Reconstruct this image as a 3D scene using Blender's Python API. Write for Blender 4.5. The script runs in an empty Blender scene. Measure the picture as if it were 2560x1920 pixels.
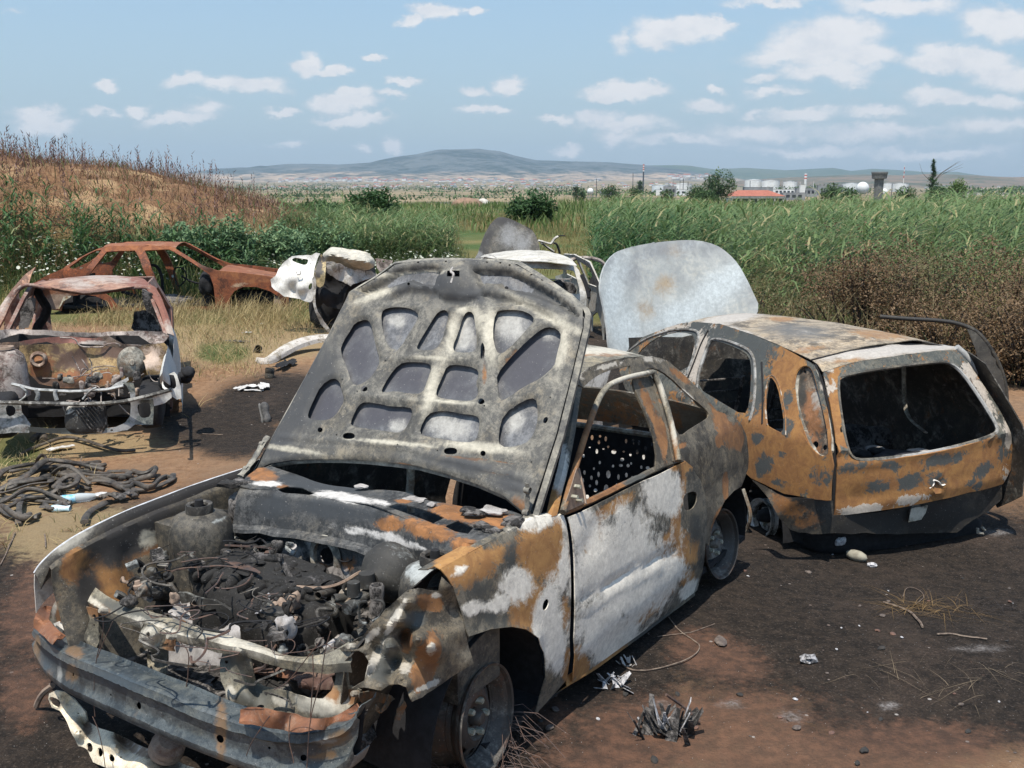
import bpy, bmesh, math, random
import numpy as np
from mathutils import Vector, Matrix, geometry
R_=math.radians
sc=bpy.context.scene; COL=sc.collection
rng=np.random.default_rng(7); random.seed(7)
# ---------------------------------------------------------------- camera
FPX=2550.0; PITCH=math.atan(495/2550.0); CAMH=2.08
cam=bpy.data.cameras.new('camera'); cam.sensor_fit='HORIZONTAL'; cam.sensor_width=36; cam.lens=36*FPX/2560
cam.clip_start=0.05; cam.clip_end=40000
camo=bpy.data.objects.new('camera',cam); COL.objects.link(camo)
camo.location=(0,0,CAMH); camo.rotation_euler=(math.pi/2-PITCH,0,0); sc.camera=camo
# ---------------------------------------------------------------- exposure, sun, sky
SUN_EL=R_(69); SH=np.array([-.36,-.93]); SH=SH/np.linalg.norm(SH)
sc.view_settings.view_transform='Standard'; sc.view_settings.look='None'
sc.view_settings.gamma=1; sc.view_settings.exposure=0.28
sc.cycles.max_bounces=6; sc.cycles.diffuse_bounces=3; sc.cycles.glossy_bounces=2
sc.cycles.transparent_max_bounces=6; sc.cycles.use_denoising=True
sl=bpy.data.lights.new('sun','SUN'); sl.energy=5.0; sl.angle=R_(.5); sl.color=(1,.935,.84)
so=bpy.data.objects.new('sun',sl); COL.objects.link(so)
sdir=Vector((SH[0]*math.cos(SUN_EL),SH[1]*math.cos(SUN_EL),math.sin(SUN_EL)))
so.rotation_euler=sdir.to_track_quat('Z','Y').to_euler(); so.location=sdir*50

class NT:
    def __init__(s,t): s.t=t; t.nodes.clear()
    def n(s,ty,_in=None,**pr):
        nd=s.t.nodes.new(ty)
        for k,v in pr.items(): setattr(nd,k,v)
        for k,v in (_in or {}).items(): s.set(nd.inputs[k],v)
        return nd
    def set(s,sock,v):
        if isinstance(v,bpy.types.NodeSocket): s.t.links.new(v,sock)
        elif isinstance(v,bpy.types.Node): s.t.links.new(v.outputs[0],sock)
        elif v is not None:
            if isinstance(v,(tuple,list)) and sock.type=='RGBA' and len(v)==3: v=(*v,1)
            sock.default_value=v
    def m(s,op,a,b=None,c=None,clamp=False):
        nd=s.t.nodes.new('ShaderNodeMath'); nd.operation=op; nd.use_clamp=clamp
        s.set(nd.inputs[0],a); s.set(nd.inputs[1],b); s.set(nd.inputs[2],c); return nd.outputs[0]
    def v(s,op,a,b=None,sc=None,out=0):
        nd=s.t.nodes.new('ShaderNodeVectorMath'); nd.operation=op
        s.set(nd.inputs[0],a); s.set(nd.inputs[1],b)
        if sc is not None: s.set(nd.inputs['Scale'],sc)
        return nd.outputs[out]
    def mix(s,f,a,b,bt='MIX'):
        nd=s.t.nodes.new('ShaderNodeMix'); nd.data_type='RGBA'; nd.blend_type=bt
        s.set(nd.inputs[0],f); s.set(nd.inputs[6],a); s.set(nd.inputs[7],b); return nd.outputs[2]
    def noise(s,vec,scale,detail=5,rough=.6,out=0,dist=0):
        nd=s.t.nodes.new('ShaderNodeTexNoise'); s.set(nd.inputs['Vector'],vec)
        nd.inputs['Scale'].default_value=scale; nd.inputs['Detail'].default_value=detail
        nd.inputs['Roughness'].default_value=rough; nd.inputs['Distortion'].default_value=dist
        return nd.outputs[out]
    def ss(s,x,a,b,lo=0,hi=1):
        nd=s.t.nodes.new('ShaderNodeMapRange'); nd.interpolation_type='SMOOTHSTEP'
        s.set(nd.inputs[0],x); nd.inputs[1].default_value=a; nd.inputs[2].default_value=b
        nd.inputs[3].default_value=lo; nd.inputs[4].default_value=hi; return nd.outputs[0]
    def sep(s,c):
        nd=s.t.nodes.new('ShaderNodeSeparateXYZ'); s.set(nd.inputs[0],c); return nd.outputs
def px_dir(u,v):
    d=np.array([(u-1280)/FPX,1,-(v-960)/FPX]); c,s=math.cos(PITCH),math.sin(PITCH)
    return np.array([d[0], d[1]*c+d[2]*s, -d[1]*s+d[2]*c])
O0=np.array([0,0,CAMH])
def project(P):
    P=np.asarray(P,float)-O0; c,s=math.cos(PITCH),math.sin(PITCH)
    y=P[...,1]*c-P[...,2]*s; z=P[...,1]*s+P[...,2]*c; y=np.where(np.abs(y)<1e-6,1e-6,y)
    return 1280+FPX*P[...,0]/y, 960-FPX*z/y, y
# world
W=bpy.data.worlds.new('World'); sc.world=W; W.use_nodes=True
t=NT(W.node_tree)
sky=t.n('ShaderNodeTexSky',sky_type='NISHITA',sun_disc=False,sun_elevation=SUN_EL,
        sun_rotation=math.atan2(SH[0],SH[1]),altitude=50,air_density=1.0,dust_density=1.2,ozone_density=1.6)
tc=t.n('ShaderNodeTexCoord'); D=tc.outputs['Generated']
sx=t.sep(D); yy=t.m('MAXIMUM',sx[1],.05)
cb=t.n('ShaderNodeCombineXYZ'); t.set(cb.inputs[0],t.m('DIVIDE',sx[0],yy)); t.set(cb.inputs[1],t.m('DIVIDE',sx[2],yy))
P0=cb.outputs[0]
wn=t.noise(t.v('MULTIPLY',P0,(1,1.9,1)),9,8,.62,out=1)
wv=t.v('MULTIPLY',t.v('SUBTRACT',wn,(.5,.5,.5)),(.07,.042,0))
wn2=t.noise(t.v('MULTIPLY',P0,(1,1.5,1)),46,6,.6,out=1)
wv=t.v('ADD',wv,t.v('MULTIPLY',t.v('SUBTRACT',wn2,(.5,.5,.5)),(.026,.02,0)))
P1=t.v('ADD',P0,wv)
# clouds: (u,v,ru,rv,strength) in photograph pixels, turned to directions
CL=[(265,205,42,14,.8),(480,210,60,18,.7),(590,212,75,22,.8),(650,222,80,22,.65),(765,165,42,30,1),(830,178,60,15,.9),
(935,133,32,12,.7),(1000,202,45,13,.7),(1090,20,65,26,1),(1035,44,30,16,.7),(1185,18,24,14,.7),(90,290,60,26,.7),(120,310,80,20,.5),(250,272,50,12,.45),
(350,268,35,18,.7),(440,298,85,16,.7),(500,278,60,16,.3),(710,283,42,12,.75),(850,262,80,22,.85),(870,238,50,14,.6),(880,302,90,13,.7),(960,240,50,10,.4),
(1185,230,45,14,.6),(1275,213,48,20,.85),(1190,278,42,14,.75),(1240,285,50,12,.5),(910,366,22,14,.5),(990,360,30,16,.55),(720,362,60,9,.25),
(1560,228,110,22,.95),(1500,238,60,14,.8),(1500,300,50,22,.75),(1700,62,110,32,.9),(1640,95,60,24,.6),(1780,55,60,16,.8),(1400,300,60,12,.35),
(1560,100,30,30,.3),(1930,0,110,16,.5),(2050,110,140,60,.95),(2110,90,110,48,1),(1960,140,110,26,.7),(2150,150,120,30,.6),(2060,180,120,26,.45),(1770,262,70,18,.65),(1950,235,80,14,.4),
(1800,212,30,13,.5),(1930,195,50,16,.5),(2100,200,80,16,.4),(2420,150,130,36,.95),(2350,160,100,28,.7),(2520,180,90,40,.8),(2250,10,160,30,.7),(2480,55,110,42,.8),
(2360,250,90,22,.7),(2480,255,120,18,.5),(2200,285,90,18,.45),(2000,290,120,18,.4),(1560,318,120,20,.4),(1900,330,160,20,.35),(2200,335,200,22,.4),(2480,320,130,22,.4),
(1410,373,38,14,.5),(1550,345,60,14,.35),(1700,352,150,14,.3),(2000,372,200,14,.3),(2350,380,200,14,.3),(1880,282,40,10,.4),(40,20,30,8,.1)]
acc=None; core=None
for (u,v_,ru,rv,st) in CL:
    d=px_dir(u,v_); a,e=d[0]/d[1],d[2]/d[1]
    d2=px_dir(u+ru,v_); d3=px_dir(u,v_-rv); sa=1/abs(d2[0]/d2[1]-a)/1.25; se=1/abs(d3[2]/d3[1]-e)/1.35
    q=t.v('LENGTH',t.v('MULTIPLY',t.v('SUBTRACT',P1,(a,e,0)),(sa,se,1)),out=1)
    k=t.m('MULTIPLY',t.m('SUBTRACT',1,q),st**.5)
    acc=k if acc is None else t.m('SMOOTH_MAX',acc,k,.08)
fine=t.noise(t.v('MULTIPLY',P0,(1,1.7,1)),30,8,.65)
cm=t.ss(t.m('ADD',acc,t.m('MULTIPLY',t.m('SUBTRACT',fine,.5),.5)),-.06,.48)
front=t.ss(sx[1],.1,.3)
cm=t.m('MULTIPLY',t.m('MULTIPLY',cm,front),.86)
# broad thin cloud toward the right horizon
veil=t.m('MULTIPLY',t.m('MULTIPLY',t.ss(t.sep(P1)[0],-.1,.5),t.ss(sx[2],.25,.03)),t.ss(fine,.35,.75))
cm=t.m('MAXIMUM',cm,t.m('MULTIPLY',veil,.35))
hz=t.ss(sx[2],.42,-.04,0,1)
skc=t.mix(t.m('MULTIPLY',hz,.86),t.mix(1,sky.outputs[0],(1.35,1.62,1.66,1),'MULTIPLY'),(3.85,4.70,5.55,1))
shade=t.m('MULTIPLY',t.ss(t.m('ADD',acc,t.m('MULTIPLY',fine,.55)),.15,.75),t.ss(fine,.3,.6,.55,1))
cc=t.mix(shade,(5.7,6.1,6.7,1),(8.4,8.2,8.2,1))
bg=t.n('ShaderNodeBackground',{'Color':t.mix(cm,skc,cc),'Strength':0.092})
out=t.n('ShaderNodeOutputWorld',{'Surface':bg})
# ---------------------------------------------------------------- helpers
def poly_in(P,poly):
    x,y=P[:,0],P[:,1]; ins=np.zeros(len(P),bool); n=len(poly); j=n-1
    for i in range(n):
        xi,yi=poly[i]; xj,yj=poly[j]
        c=((yi>y)!=(yj>y))
        with np.errstate(divide='ignore',invalid='ignore'):
            c&=(x<(xj-xi)*(y-yi)/((yj-yi) if yj!=yi else 1e-12)+xi)
        ins^=c; j=i
    return ins
def poly_dist(P,poly,closed=True):
    poly=np.asarray(poly,float); d=np.full(len(P),1e9); n=len(poly)
    for i in range(n if closed else n-1):
        a=poly[i];b=poly[(i+1)%n];ab=b-a;L=(ab@ab)+1e-12
        tt=np.clip(((P-a)@ab)/L,0,1)
        d=np.minimum(d,np.hypot(*(P-a-tt[:,None]*ab).T))
    return d
def sdf(P,poly): # positive inside
    d=poly_dist(P,poly); return np.where(poly_in(P,poly),d,-d)
def sm(x,a,b):
    t_=np.clip((np.asarray(x,float)-a)/(b-a),0,1); return t_*t_*(3-2*t_)
def densify(poly,step,closed=True):
    out=[];n=len(poly)
    for i in range(n if closed else n-1):
        a=np.array(poly[i],float);b=np.array(poly[(i+1)%n],float);k=max(1,int(round(np.linalg.norm(b-a)/step)))
        for j in range(k): out.append(a+(b-a)*j/k)
    if not closed: out.append(np.array(poly[-1],float))
    return np.array(out)
def smooth_poly(poly,k=2,closed=True):
    p=np.array(poly,float)
    for _ in range(k):
        if closed:
            q=np.roll(p,-1,0); p=np.stack([.75*p+.25*q,.25*p+.75*q],1).reshape(-1,p.shape[1])
        else:
            q=p[1:];r=p[:-1]; m=np.stack([.75*r+.25*q,.25*r+.75*q],1).reshape(-1,p.shape[1]); p=np.vstack([p[:1],m,p[-1:]])
    return p
def resample(P,n):
    P=np.array(P,float); s=np.r_[0,np.cumsum(np.linalg.norm(np.diff(P,axis=0),axis=1))]
    tt=np.linspace(0,s[-1],n); return np.stack([np.interp(tt,s,P[:,k]) for k in range(P.shape[1])],1)
def ell(cx,cy,rx,ry,n=14,a=0):
    th=np.linspace(0,2*math.pi,n,endpoint=False); c,s=math.cos(a),math.sin(a)
    return [(cx+rx*math.cos(q)*c-ry*math.sin(q)*s,cy+rx*math.cos(q)*s+ry*math.sin(q)*c) for q in th]
_perm=np.random.default_rng(3).random((64,64,64))
def vn(P,f=1.,seed=0):
    "smooth value noise in -1..1"
    Q=np.asarray(P,float)*f+seed*7.31+100; i=np.floor(Q).astype(int); fr=Q-i; fr=fr*fr*(3-2*fr); i%=64; j=(i+1)%64
    r=0
    for a in (0,1):
        for b in (0,1):
            for c in (0,1):
                w=(fr[...,0] if a else 1-fr[...,0])*(fr[...,1] if b else 1-fr[...,1])*(fr[...,2] if c else 1-fr[...,2])
                r=r+w*_perm[(j if a else i)[...,0],(j if b else i)[...,1],(j if c else i)[...,2]]
    return r*2-1
def fbm(P,f=1.,o=4,seed=0):
    r=0;a=1;s=0
    for k in range(o): r=r+a*vn(P,f*2**k,seed+k*3);s+=a;a*=.5
    return r/s
# objects ----------------------------------------------------------
def mesh_obj(name,V,F,mat,parent=None,smooth=True,solid=0,off=0,split=40,col=None,label=None):
    me=bpy.data.meshes.new(name); V=np.asarray(V,float)
    me.from_pydata([tuple(v) for v in V] if len(V)<200000 else V.tolist(),[],[tuple(map(int,f)) for f in F]); me.update()
    if smooth: me.polygons.foreach_set('use_smooth',[True]*len(me.polygons))
    o=bpy.data.objects.new(name,me); COL.objects.link(o)
    if mat is not None:
        for m_ in (mat if isinstance(mat,list) else [mat]): me.materials.append(m_)
    if parent is not None: o.parent=parent
    if solid:
        md=o.modifiers.new('s','SOLIDIFY'); md.thickness=solid; md.offset=off
    if smooth and split:
        md=o.modifiers.new('e','EDGE_SPLIT'); md.split_angle=R_(split)
    if col is not None: set_col(o,col)
    if label: o['label']=label
    return o
def set_col(o,c,name='pc'):
    me=o.data; at=me.attributes.get(name) or me.attributes.new(name,'FLOAT_COLOR','POINT')
    c=np.asarray(c,float); c=np.hstack([c,np.ones((len(c),1))]) if c.shape[1]==3 else c
    at.data.foreach_set('color',c.astype(np.float32).ravel())
def tag(o,label,cat,group=None,kind=None):
    if label:o['label']=label
    if cat:o['category']=cat
    if group:o['group']=group
    if kind:o['kind']=kind
    return o
def empty(name,loc,rz=0,label=None,cat=None,group=None,rx=0,ry=0):
    o=bpy.data.objects.new(name,None); COL.objects.link(o); o.location=loc; o.rotation_euler=(rx,ry,rz); o.empty_display_size=.2
    return tag(o,label,cat,group)
class MB:
    def __init__(s): s.V=[];s.F=[];s.n=0
    def add(s,V,F):
        V=np.asarray(V,float); s.V.append(V); s.F+= [tuple(int(i)+s.n for i in f) for f in F]; s.n+=len(V); return s
    def box(s,c,h,M=None,bev=0):
        V=np.array([[x,y,z] for x in(-1,1) for y in(-1,1) for z in(-1,1)],float)*h
        if M is not None: V=V@np.array(M).T
        return s.add(V+np.array(c),[(0,1,3,2),(4,6,7,5),(0,4,5,1),(2,3,7,6),(0,2,6,4),(1,5,7,3)])
    def tube(s,P,r,n=8,cap=True,flat=None):
        P=np.array(P,float); m=len(P); r=np.broadcast_to(r,(m,)); T=np.gradient(P,axis=0); T/=np.linalg.norm(T,axis=1)[:,None]+1e-9
        up=np.array([0,0,1.]); 
        if abs(T[0]@up)>.9: up=np.array([1.,0,0])
        V=[];N=np.cross(T[0],up);N/=np.linalg.norm(N)
        for i in range(m):
            N=N-T[i]*(N@T[i]);N/=np.linalg.norm(N)+1e-9;B=np.cross(T[i],N)
            for k in range(n):
                a=2*math.pi*k/n; V.append(P[i]+r[i]*(math.cos(a)*N+math.sin(a)*B*(flat or 1)))
        F=[(i*n+k,i*n+(k+1)%n,(i+1)*n+(k+1)%n,(i+1)*n+k) for i in range(m-1) for k in range(n)]
        if cap: F+=[tuple(range(n-1,-1,-1)),tuple((m-1)*n+k for k in range(n))]
        return s.add(V,F)
    def lathe(s,prof,c=(0,0,0),M=None,n=24):
        prof=np.array(prof,float); m=len(prof); V=[]
        for k in range(n):
            a=2*math.pi*k/n
            for r,z in prof: V.append((r*math.cos(a),r*math.sin(a),z))
        V=np.array(V)
        if M is not None: V=V@np.array(M).T
        F=[(k*m+i,((k+1)%n)*m+i,((k+1)%n)*m+i+1,k*m+i+1) for k in range(n) for i in range(m-1)]
        return s.add(V+np.array(c),F)
    def build(s,name,mat,parent=None,**k):
        return mesh_obj(name,np.vstack(s.V),s.F,mat,parent,**k)
def rotM(ax,a): return np.array(Matrix.Rotation(a,3,ax))
def alignM(d):
    "rotation taking +Z to d"
    return np.array(Vector((0,0,1)).rotation_difference(Vector(d)).to_matrix())
class Frame:
    "a thing's own frame; hits of photo rays with surfaces in that frame"
    def __init__(s,x,y,z,yaw,pt=0,rl=0):
        s.T=np.array([x,y,z]); s.M=rotM('Z',yaw)@rotM('Y',pt)@rotM('X',rl); s.yaw=yaw; s.eul=(rl,pt,yaw)
    def w(s,P): return np.asarray(P,float)@s.M.T+s.T
    def px(s,P): u,v,_=project(s.w(P)); return u,v
    def hit(s,q,F,t0=None):
        d=s.M.T@px_dir(*q); o=s.M.T@(O0-s.T); lo,hi=.3,120.
        ts=np.geomspace(lo,hi,160) if t0 is None else np.linspace(t0[0],t0[1],160)
        vals=np.array([F(o+d*t_) for t_ in ts]); 
        idx=np.where(np.sign(vals[1:])!=np.sign(vals[:-1]))[0]
        if len(idx)==0: return o+d*ts[np.argmin(abs(vals))]
        a,b=ts[idx[0]],ts[idx[0]+1];fa=vals[idx[0]]
        for _ in range(40):
            m_=(a+b)/2;fm=F(o+d*m_)
            if np.sign(fm)==np.sign(fa): a,fa=m_,fm
            else: b=m_
        return o+d*(a+b)/2
    def pl(s,q,ax,val):
        d=s.M.T@px_dir(*q); o=s.M.T@(O0-s.T)
        return o+d*(val-o[ax])/d[ax]
    def line(s,Q,F): return np.array([s.hit(q,F) if callable(F) else s.pl(q,*F) for q in Q])
def crop(x0,y0,s):
    def f(*P):
        if not isinstance(P[0],(tuple,list,np.ndarray)): P=(P,)
        return [(x0+p[0]/s,y0+p[1]/s) for p in P]
    return f
c1=crop(0,1100,1.728);c2=crop(600,600,2.37);c3=crop(1100,1100,2.024);c4=crop(1500,550,1.843);c5=crop(0,550,2.074)
c6=crop(600,500,2.328);c7=crop(1380,820,3.131);n1=crop(0,1400,3.19);n2=crop(500,1400,3.19);n3=crop(560,1130,2.765)
n4=crop(200,1250,4.148);e5=crop(660,600,6.38);f6=crop(1150,520,4.607);g2=crop(0,850,3.95);g8=crop(0,620,2.911)
g4=crop(0,1150,4.424);tr=crop(1700,1250,2.476);k1=crop(380,780,3.95)
vw=crop(0,0,2212/2560)
def paint(frame,V,blobs,cap=.8):
    "patch weights (rust, ash, char and some painted shade) at the vertices from ellipses measured on the photograph"
    u,v,_=project(frame.w(V) if frame is not None else V)
    C=np.full((len(V),3),-1.)
    for b in blobs:
        k,q,ru,rv=b[0],b[1],b[2],b[3]; a=math.radians(b[4]) if len(b)>4 else 0
        dx,dy=u-q[0],v-q[1]; c,s=math.cos(a),math.sin(a)
        X=(dx*c+dy*s)/ru;Y=(-dx*s+dy*c)/rv
        val=np.clip(1.3-1.3*np.hypot(X,Y),-1,cap)
        i='rwk'.index(k); C[:,i]=np.maximum(C[:,i],val)
    return C
def sheet(name,outline,holes,f3d,step,mat,parent,frame=None,blobs=None,solid=.004,off=0,smooth=0,bump=None,split=40,label=None):
    ol=densify(outline,step); hs=[densify(h,step*.8) for h in holes]
    mn=ol.min(0);mx=ol.max(0)
    gx=np.arange(mn[0]+step*.6,mx[0],step);gy=np.arange(mn[1]+step*.6,mx[1],step)
    G=np.stack(np.meshgrid(gx,gy),-1).reshape(-1,2); G=G+rng.uniform(-.15,.15,G.shape)*step
    if len(G):
        k=poly_in(G,ol)&(poly_dist(G,ol)>step*.45)
        for h in hs: k&=(~poly_in(G,h))&(poly_dist(G,h)>step*.45)
        G=G[k]
    pts=[ol]+hs; E=[];n=0
    for p in pts:
        m=len(p); E+=[(n+i,n+(i+1)%m) for i in range(m)]; n+=m
    A=np.vstack(pts+[G]) if len(G) else np.vstack(pts)
    r=geometry.delaunay_2d_cdt([Vector(a) for a in A],E,[],0,1e-7)
    V2=np.array([tuple(v) for v in r[0]]);F=np.array([tuple(f) for f in r[2]])
    cen=V2[F].mean(1); k=poly_in(cen,ol)
    for h in hs: k&=~poly_in(cen,h)
    F=F[k]; V3=f3d(V2)
    # drop unused verts
    us=np.unique(F); mp=np.full(len(V2),-1); mp[us]=np.arange(len(us)); F=mp[F]; V3=V3[us]
    c=paint(frame,V3,blobs) if blobs is not None else None
    return mesh_obj(name,V3,F,mat,parent,solid=solid,off=off,col=c,split=split,label=label)
def loft(rows,n,m=1,closed=False):
    "rows of 3D polylines -> grid V,F; m sub-rows between rows"
    R=[resample(r,n) for r in rows]; out=[]
    for i in range(len(R)-1):
        for k in range(m): out.append(R[i]+(R[i+1]-R[i])*k/m)
    out.append(R[-1]); V=np.vstack(out); k=len(out)
    F=[(i*n+j,i*n+j+1,(i+1)*n+j+1,(i+1)*n+j) for i in range(k-1) for j in range(n-1)]
    return V,F
def dent(V,amp=.006,f=5,seed=0,o=3):
    N=np.stack([fbm(V,f,o,seed),fbm(V,f,o,seed+11),fbm(V,f,o,seed+23)],-1); return V+N*amp
# ---------------------------------------------------------------- materials
_mc={}
def burnt(name,base=(.12,.125,.13),base2=(.22,.215,.2),rust=(.30,.145,.045),rust2=(.15,.068,.026),ash=(.62,.62,.59),char=(.022,.024,.028),
          t_=(0,0,0),sc_=1.,rough=.75,crisp=.14,amp=1.,bump=.35,metal=0.,cg=True,mott=.8,warm=(1.12,1.0,.80)):
    wf_=lambda c:tuple(x*y for x,y in zip(c,warm))
    base,base2,char=wf_(base),wf_(base2),wf_(char); ash=tuple(x*(1+(y-1)*.35) for x,y in zip(ash,warm))
    m=bpy.data.materials.new(name); m.use_nodes=True; n=NT(m.node_tree)
    co=n.n('ShaderNodeTexCoord').outputs['Object']; at=n.n('ShaderNodeAttribute',attribute_name='pc')
    co=n.v('SCALE',co,sc=sc_)
    a=n.sep(at.outputs['Color'])
    nl=n.sep(n.noise(co,4.2,7,.62,out=1,dist=.35)); nf=n.sep(n.noise(co,38,7,.8,out=1)); nm=n.sep(n.noise(n.v('ADD',co,(3.1,8.2,5.5)),10,7,.72,out=1,dist=.9))
    def mask(i,j,th,cr):
        x=n.m('ADD',a[i],n.m('MULTIPLY',n.m('SUBTRACT',nl[i],.5),3.0*amp))
        x=n.m('ADD',x,n.m('MULTIPLY',n.m('SUBTRACT',nm[j],.5),3.0*amp))
        x=n.m('ADD',x,n.m('MULTIPLY',n.m('SUBTRACT',nf[i],.5),1.5))
        return n.ss(n.m('ADD',x,th),-cr,cr)
    # streak stretched noise for base tone
    bt=n.ss(n.m('ADD',n.m('MULTIPLY',nm[2],.5),n.m('MULTIPLY',nf[2],.5)),.43,.58)
    wm=tuple(x*f for x,f in zip(base2,(1.12,1.04,.92)))
    col=n.mix(bt,base,n.mix(n.ss(nl[1],.45,.6),base2,wm))
    col=n.mix(n.ss(n.m('ADD',nl[2],n.m('MULTIPLY',n.m('SUBTRACT',nf[1],.5),.5)),.52,.60,0,mott),col,tuple(x*.35 for x in base))
    lt=n.ss(n.m('ADD',nm[0],n.m('MULTIPLY',n.m('SUBTRACT',nf[0],.5),.6)),.60,.70,0,mott*.8); col=n.mix(lt,col,tuple(min(.8,x*1.7) for x in wm))
    fsp=n.ss(n.noise(co,210,2,.6),.56,.66,0,mott*.75); col=n.mix(fsp,col,tuple(x*.3 for x in base))
    ck=mask(2,0,t_[2],crisp*2.2); rk=mask(0,1,t_[0],crisp); wk=mask(1,2,t_[1],crisp*1.5)
    rc=n.mix(n.ss(nm[0],.35,.68),rust2,rust); rc=n.mix(n.ss(nf[0],.55,.8,0,.35),rc,tuple(x*1.5 for x in rust))
    # dark spots inside rust
    sp=n.ss(n.noise(co,70,3,.5),.66,.72,0,.6); rc=n.mix(sp,rc,(.05,.04,.035))
    col=n.mix(rk,col,rc)
    col=n.mix(ck,col,n.mix(nf[1],char,tuple(min(1,x*2.2) for x in char)))
    wc=n.mix(n.ss(nf[2],.3,.75),tuple(x*.62 for x in ash),ash)
    col=n.mix(wk,col,wc)
    # pin specks
    sp2=n.ss(n.noise(co,120,2,.5),.68,.74,0,.5); col=n.mix(sp2,col,(.3,.29,.27))
    h=n.m('ADD',n.m('MULTIPLY',nf[0],.5),n.m('ADD',n.m('MULTIPLY',wk,.5),n.m('MULTIPLY',rk,-.4)))
    b=n.n('ShaderNodeBump',{'Strength':bump,'Distance':.006,'Height':h})
    rg=n.m('ADD',rough-.12,n.m('MULTIPLY',n.m('ADD',nf[1],rk),.15))
    bs=n.n('ShaderNodeBsdfPrincipled',{'Base Color':col,'Roughness':rg,'Metallic':metal,'Normal':b})
    n.n('ShaderNodeOutputMaterial',{'Surface':bs}); return m
def simple(name,c,c2=None,scale=20,rough=.8,bump=0,metal=0,detail=5,sc_z=1,lo=.35,hi=.65,spec=.5,c3=None,scale3=2,dist=.01):
    if name in _mc: return _mc[name]
    m=bpy.data.materials.new(name); m.use_nodes=True; n=NT(m.node_tree)
    co=n.n('ShaderNodeTexCoord').outputs['Object']; co=n.v('MULTIPLY',co,(1,1,sc_z))
    no=n.noise(co,scale,detail,.65); c2=c2 or tuple(x*.7 for x in c)
    col=n.mix(n.ss(no,lo,hi),c2,c)
    if c3: col=n.mix(n.ss(n.noise(co,scale3,5,.6),.45,.6),col,c3)
    d={'Base Color':col,'Roughness':rough,'Metallic':metal,'Specular IOR Level':spec}
    if bump: d['Normal']=n.n('ShaderNodeBump',{'Strength':bump,'Distance':dist,'Height':no})
    bs=n.n('ShaderNodeBsdfPrincipled',d); n.n('ShaderNodeOutputMaterial',{'Surface':bs}); _mc[name]=m; return m
def leafmat(name,c,c2,c3=None,trans=.25,rough=.6,attr=True,scale=3.):
    m=bpy.data.materials.new(name); m.use_nodes=True; n=NT(m.node_tree)
    co=n.n('ShaderNodeTexCoord').outputs['Object']; at=n.n('ShaderNodeAttribute',attribute_name='rv').outputs['Fac']
    no=n.noise(co,scale,4,.6)
    col=n.mix(n.m('MULTIPLY',n.m('ADD',at,n.ss(no,.3,.7)),.5),c,c2)
    if c3: col=n.mix(n.ss(at,.82,.9),col,c3)
    bs=n.n('ShaderNodeBsdfPrincipled',{'Base Color':col,'Roughness':rough,'Specular IOR Level':.3})
    tl=n.n('ShaderNodeBsdfTranslucent',{'Color':col}); mx=n.n('ShaderNodeMixShader',{0:trans,1:bs,2:tl})
    n.n('ShaderNodeOutputMaterial',{'Surface':mx}); return m
def idw(Q,ctrl,p=2.5):
    Q=np.asarray(Q,float); K=np.array([c[0] for c in ctrl],float); Vv=np.array([c[1] for c in ctrl],float)
    d=np.linalg.norm(Q[:,None]-K[None],axis=2)+1e-3; w=1/d**p; return (w@Vv)/w.sum(1)
def drape(fr,name,outline,ctrl,ax,step,mat,parent,holes=[],blobs=None,dn=(.004,9,1),rounded=0,**k):
    "crumpled sheet: outline seen on the photograph, with its real depth along axis ax given at control points"
    if rounded: outline=smooth_poly(outline,rounded)
    def f(Q):
        val=idw(Q,ctrl); P=np.array([fr.pl(q,ax,v_) for q,v_ in zip(Q,val)]); return dent(P,*dn)
    return sheet(name,outline,holes,f,step,mat,parent,frame=fr,blobs=blobs,**k)
def groove(fr,V,line,amp,w,ax=1):
    u,v_,_=fr.px(V)+(0,) if False else (*project(fr.w(V))[:2],0)
    d=poly_dist(np.stack([u,v_],1),np.array(line),closed=False); V[:,ax]+=amp*np.exp(-(d/w)**2); return V
def strip(fr,name,Q,F,r,mat,parent,n=6,k=40,blobs=None,shift=(0,0,0),dn=None,flat=None):
    P=resample(smooth_poly(fr.line(Q,F),2,False),k)+np.array(shift); 
    if dn: P=dent(P,*dn)
    m=MB().tube(P,r,n,flat=flat); o=m.build(name,mat,parent,split=50)
    if blobs: set_col(o,paint(fr,np.vstack(m.V),blobs))
    return o
def sc3(b,s): # scale blob radii from crop units
    return [(x[0],x[1],x[2]/s,x[3]/s,*(x[4:])) for x in b]
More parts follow.
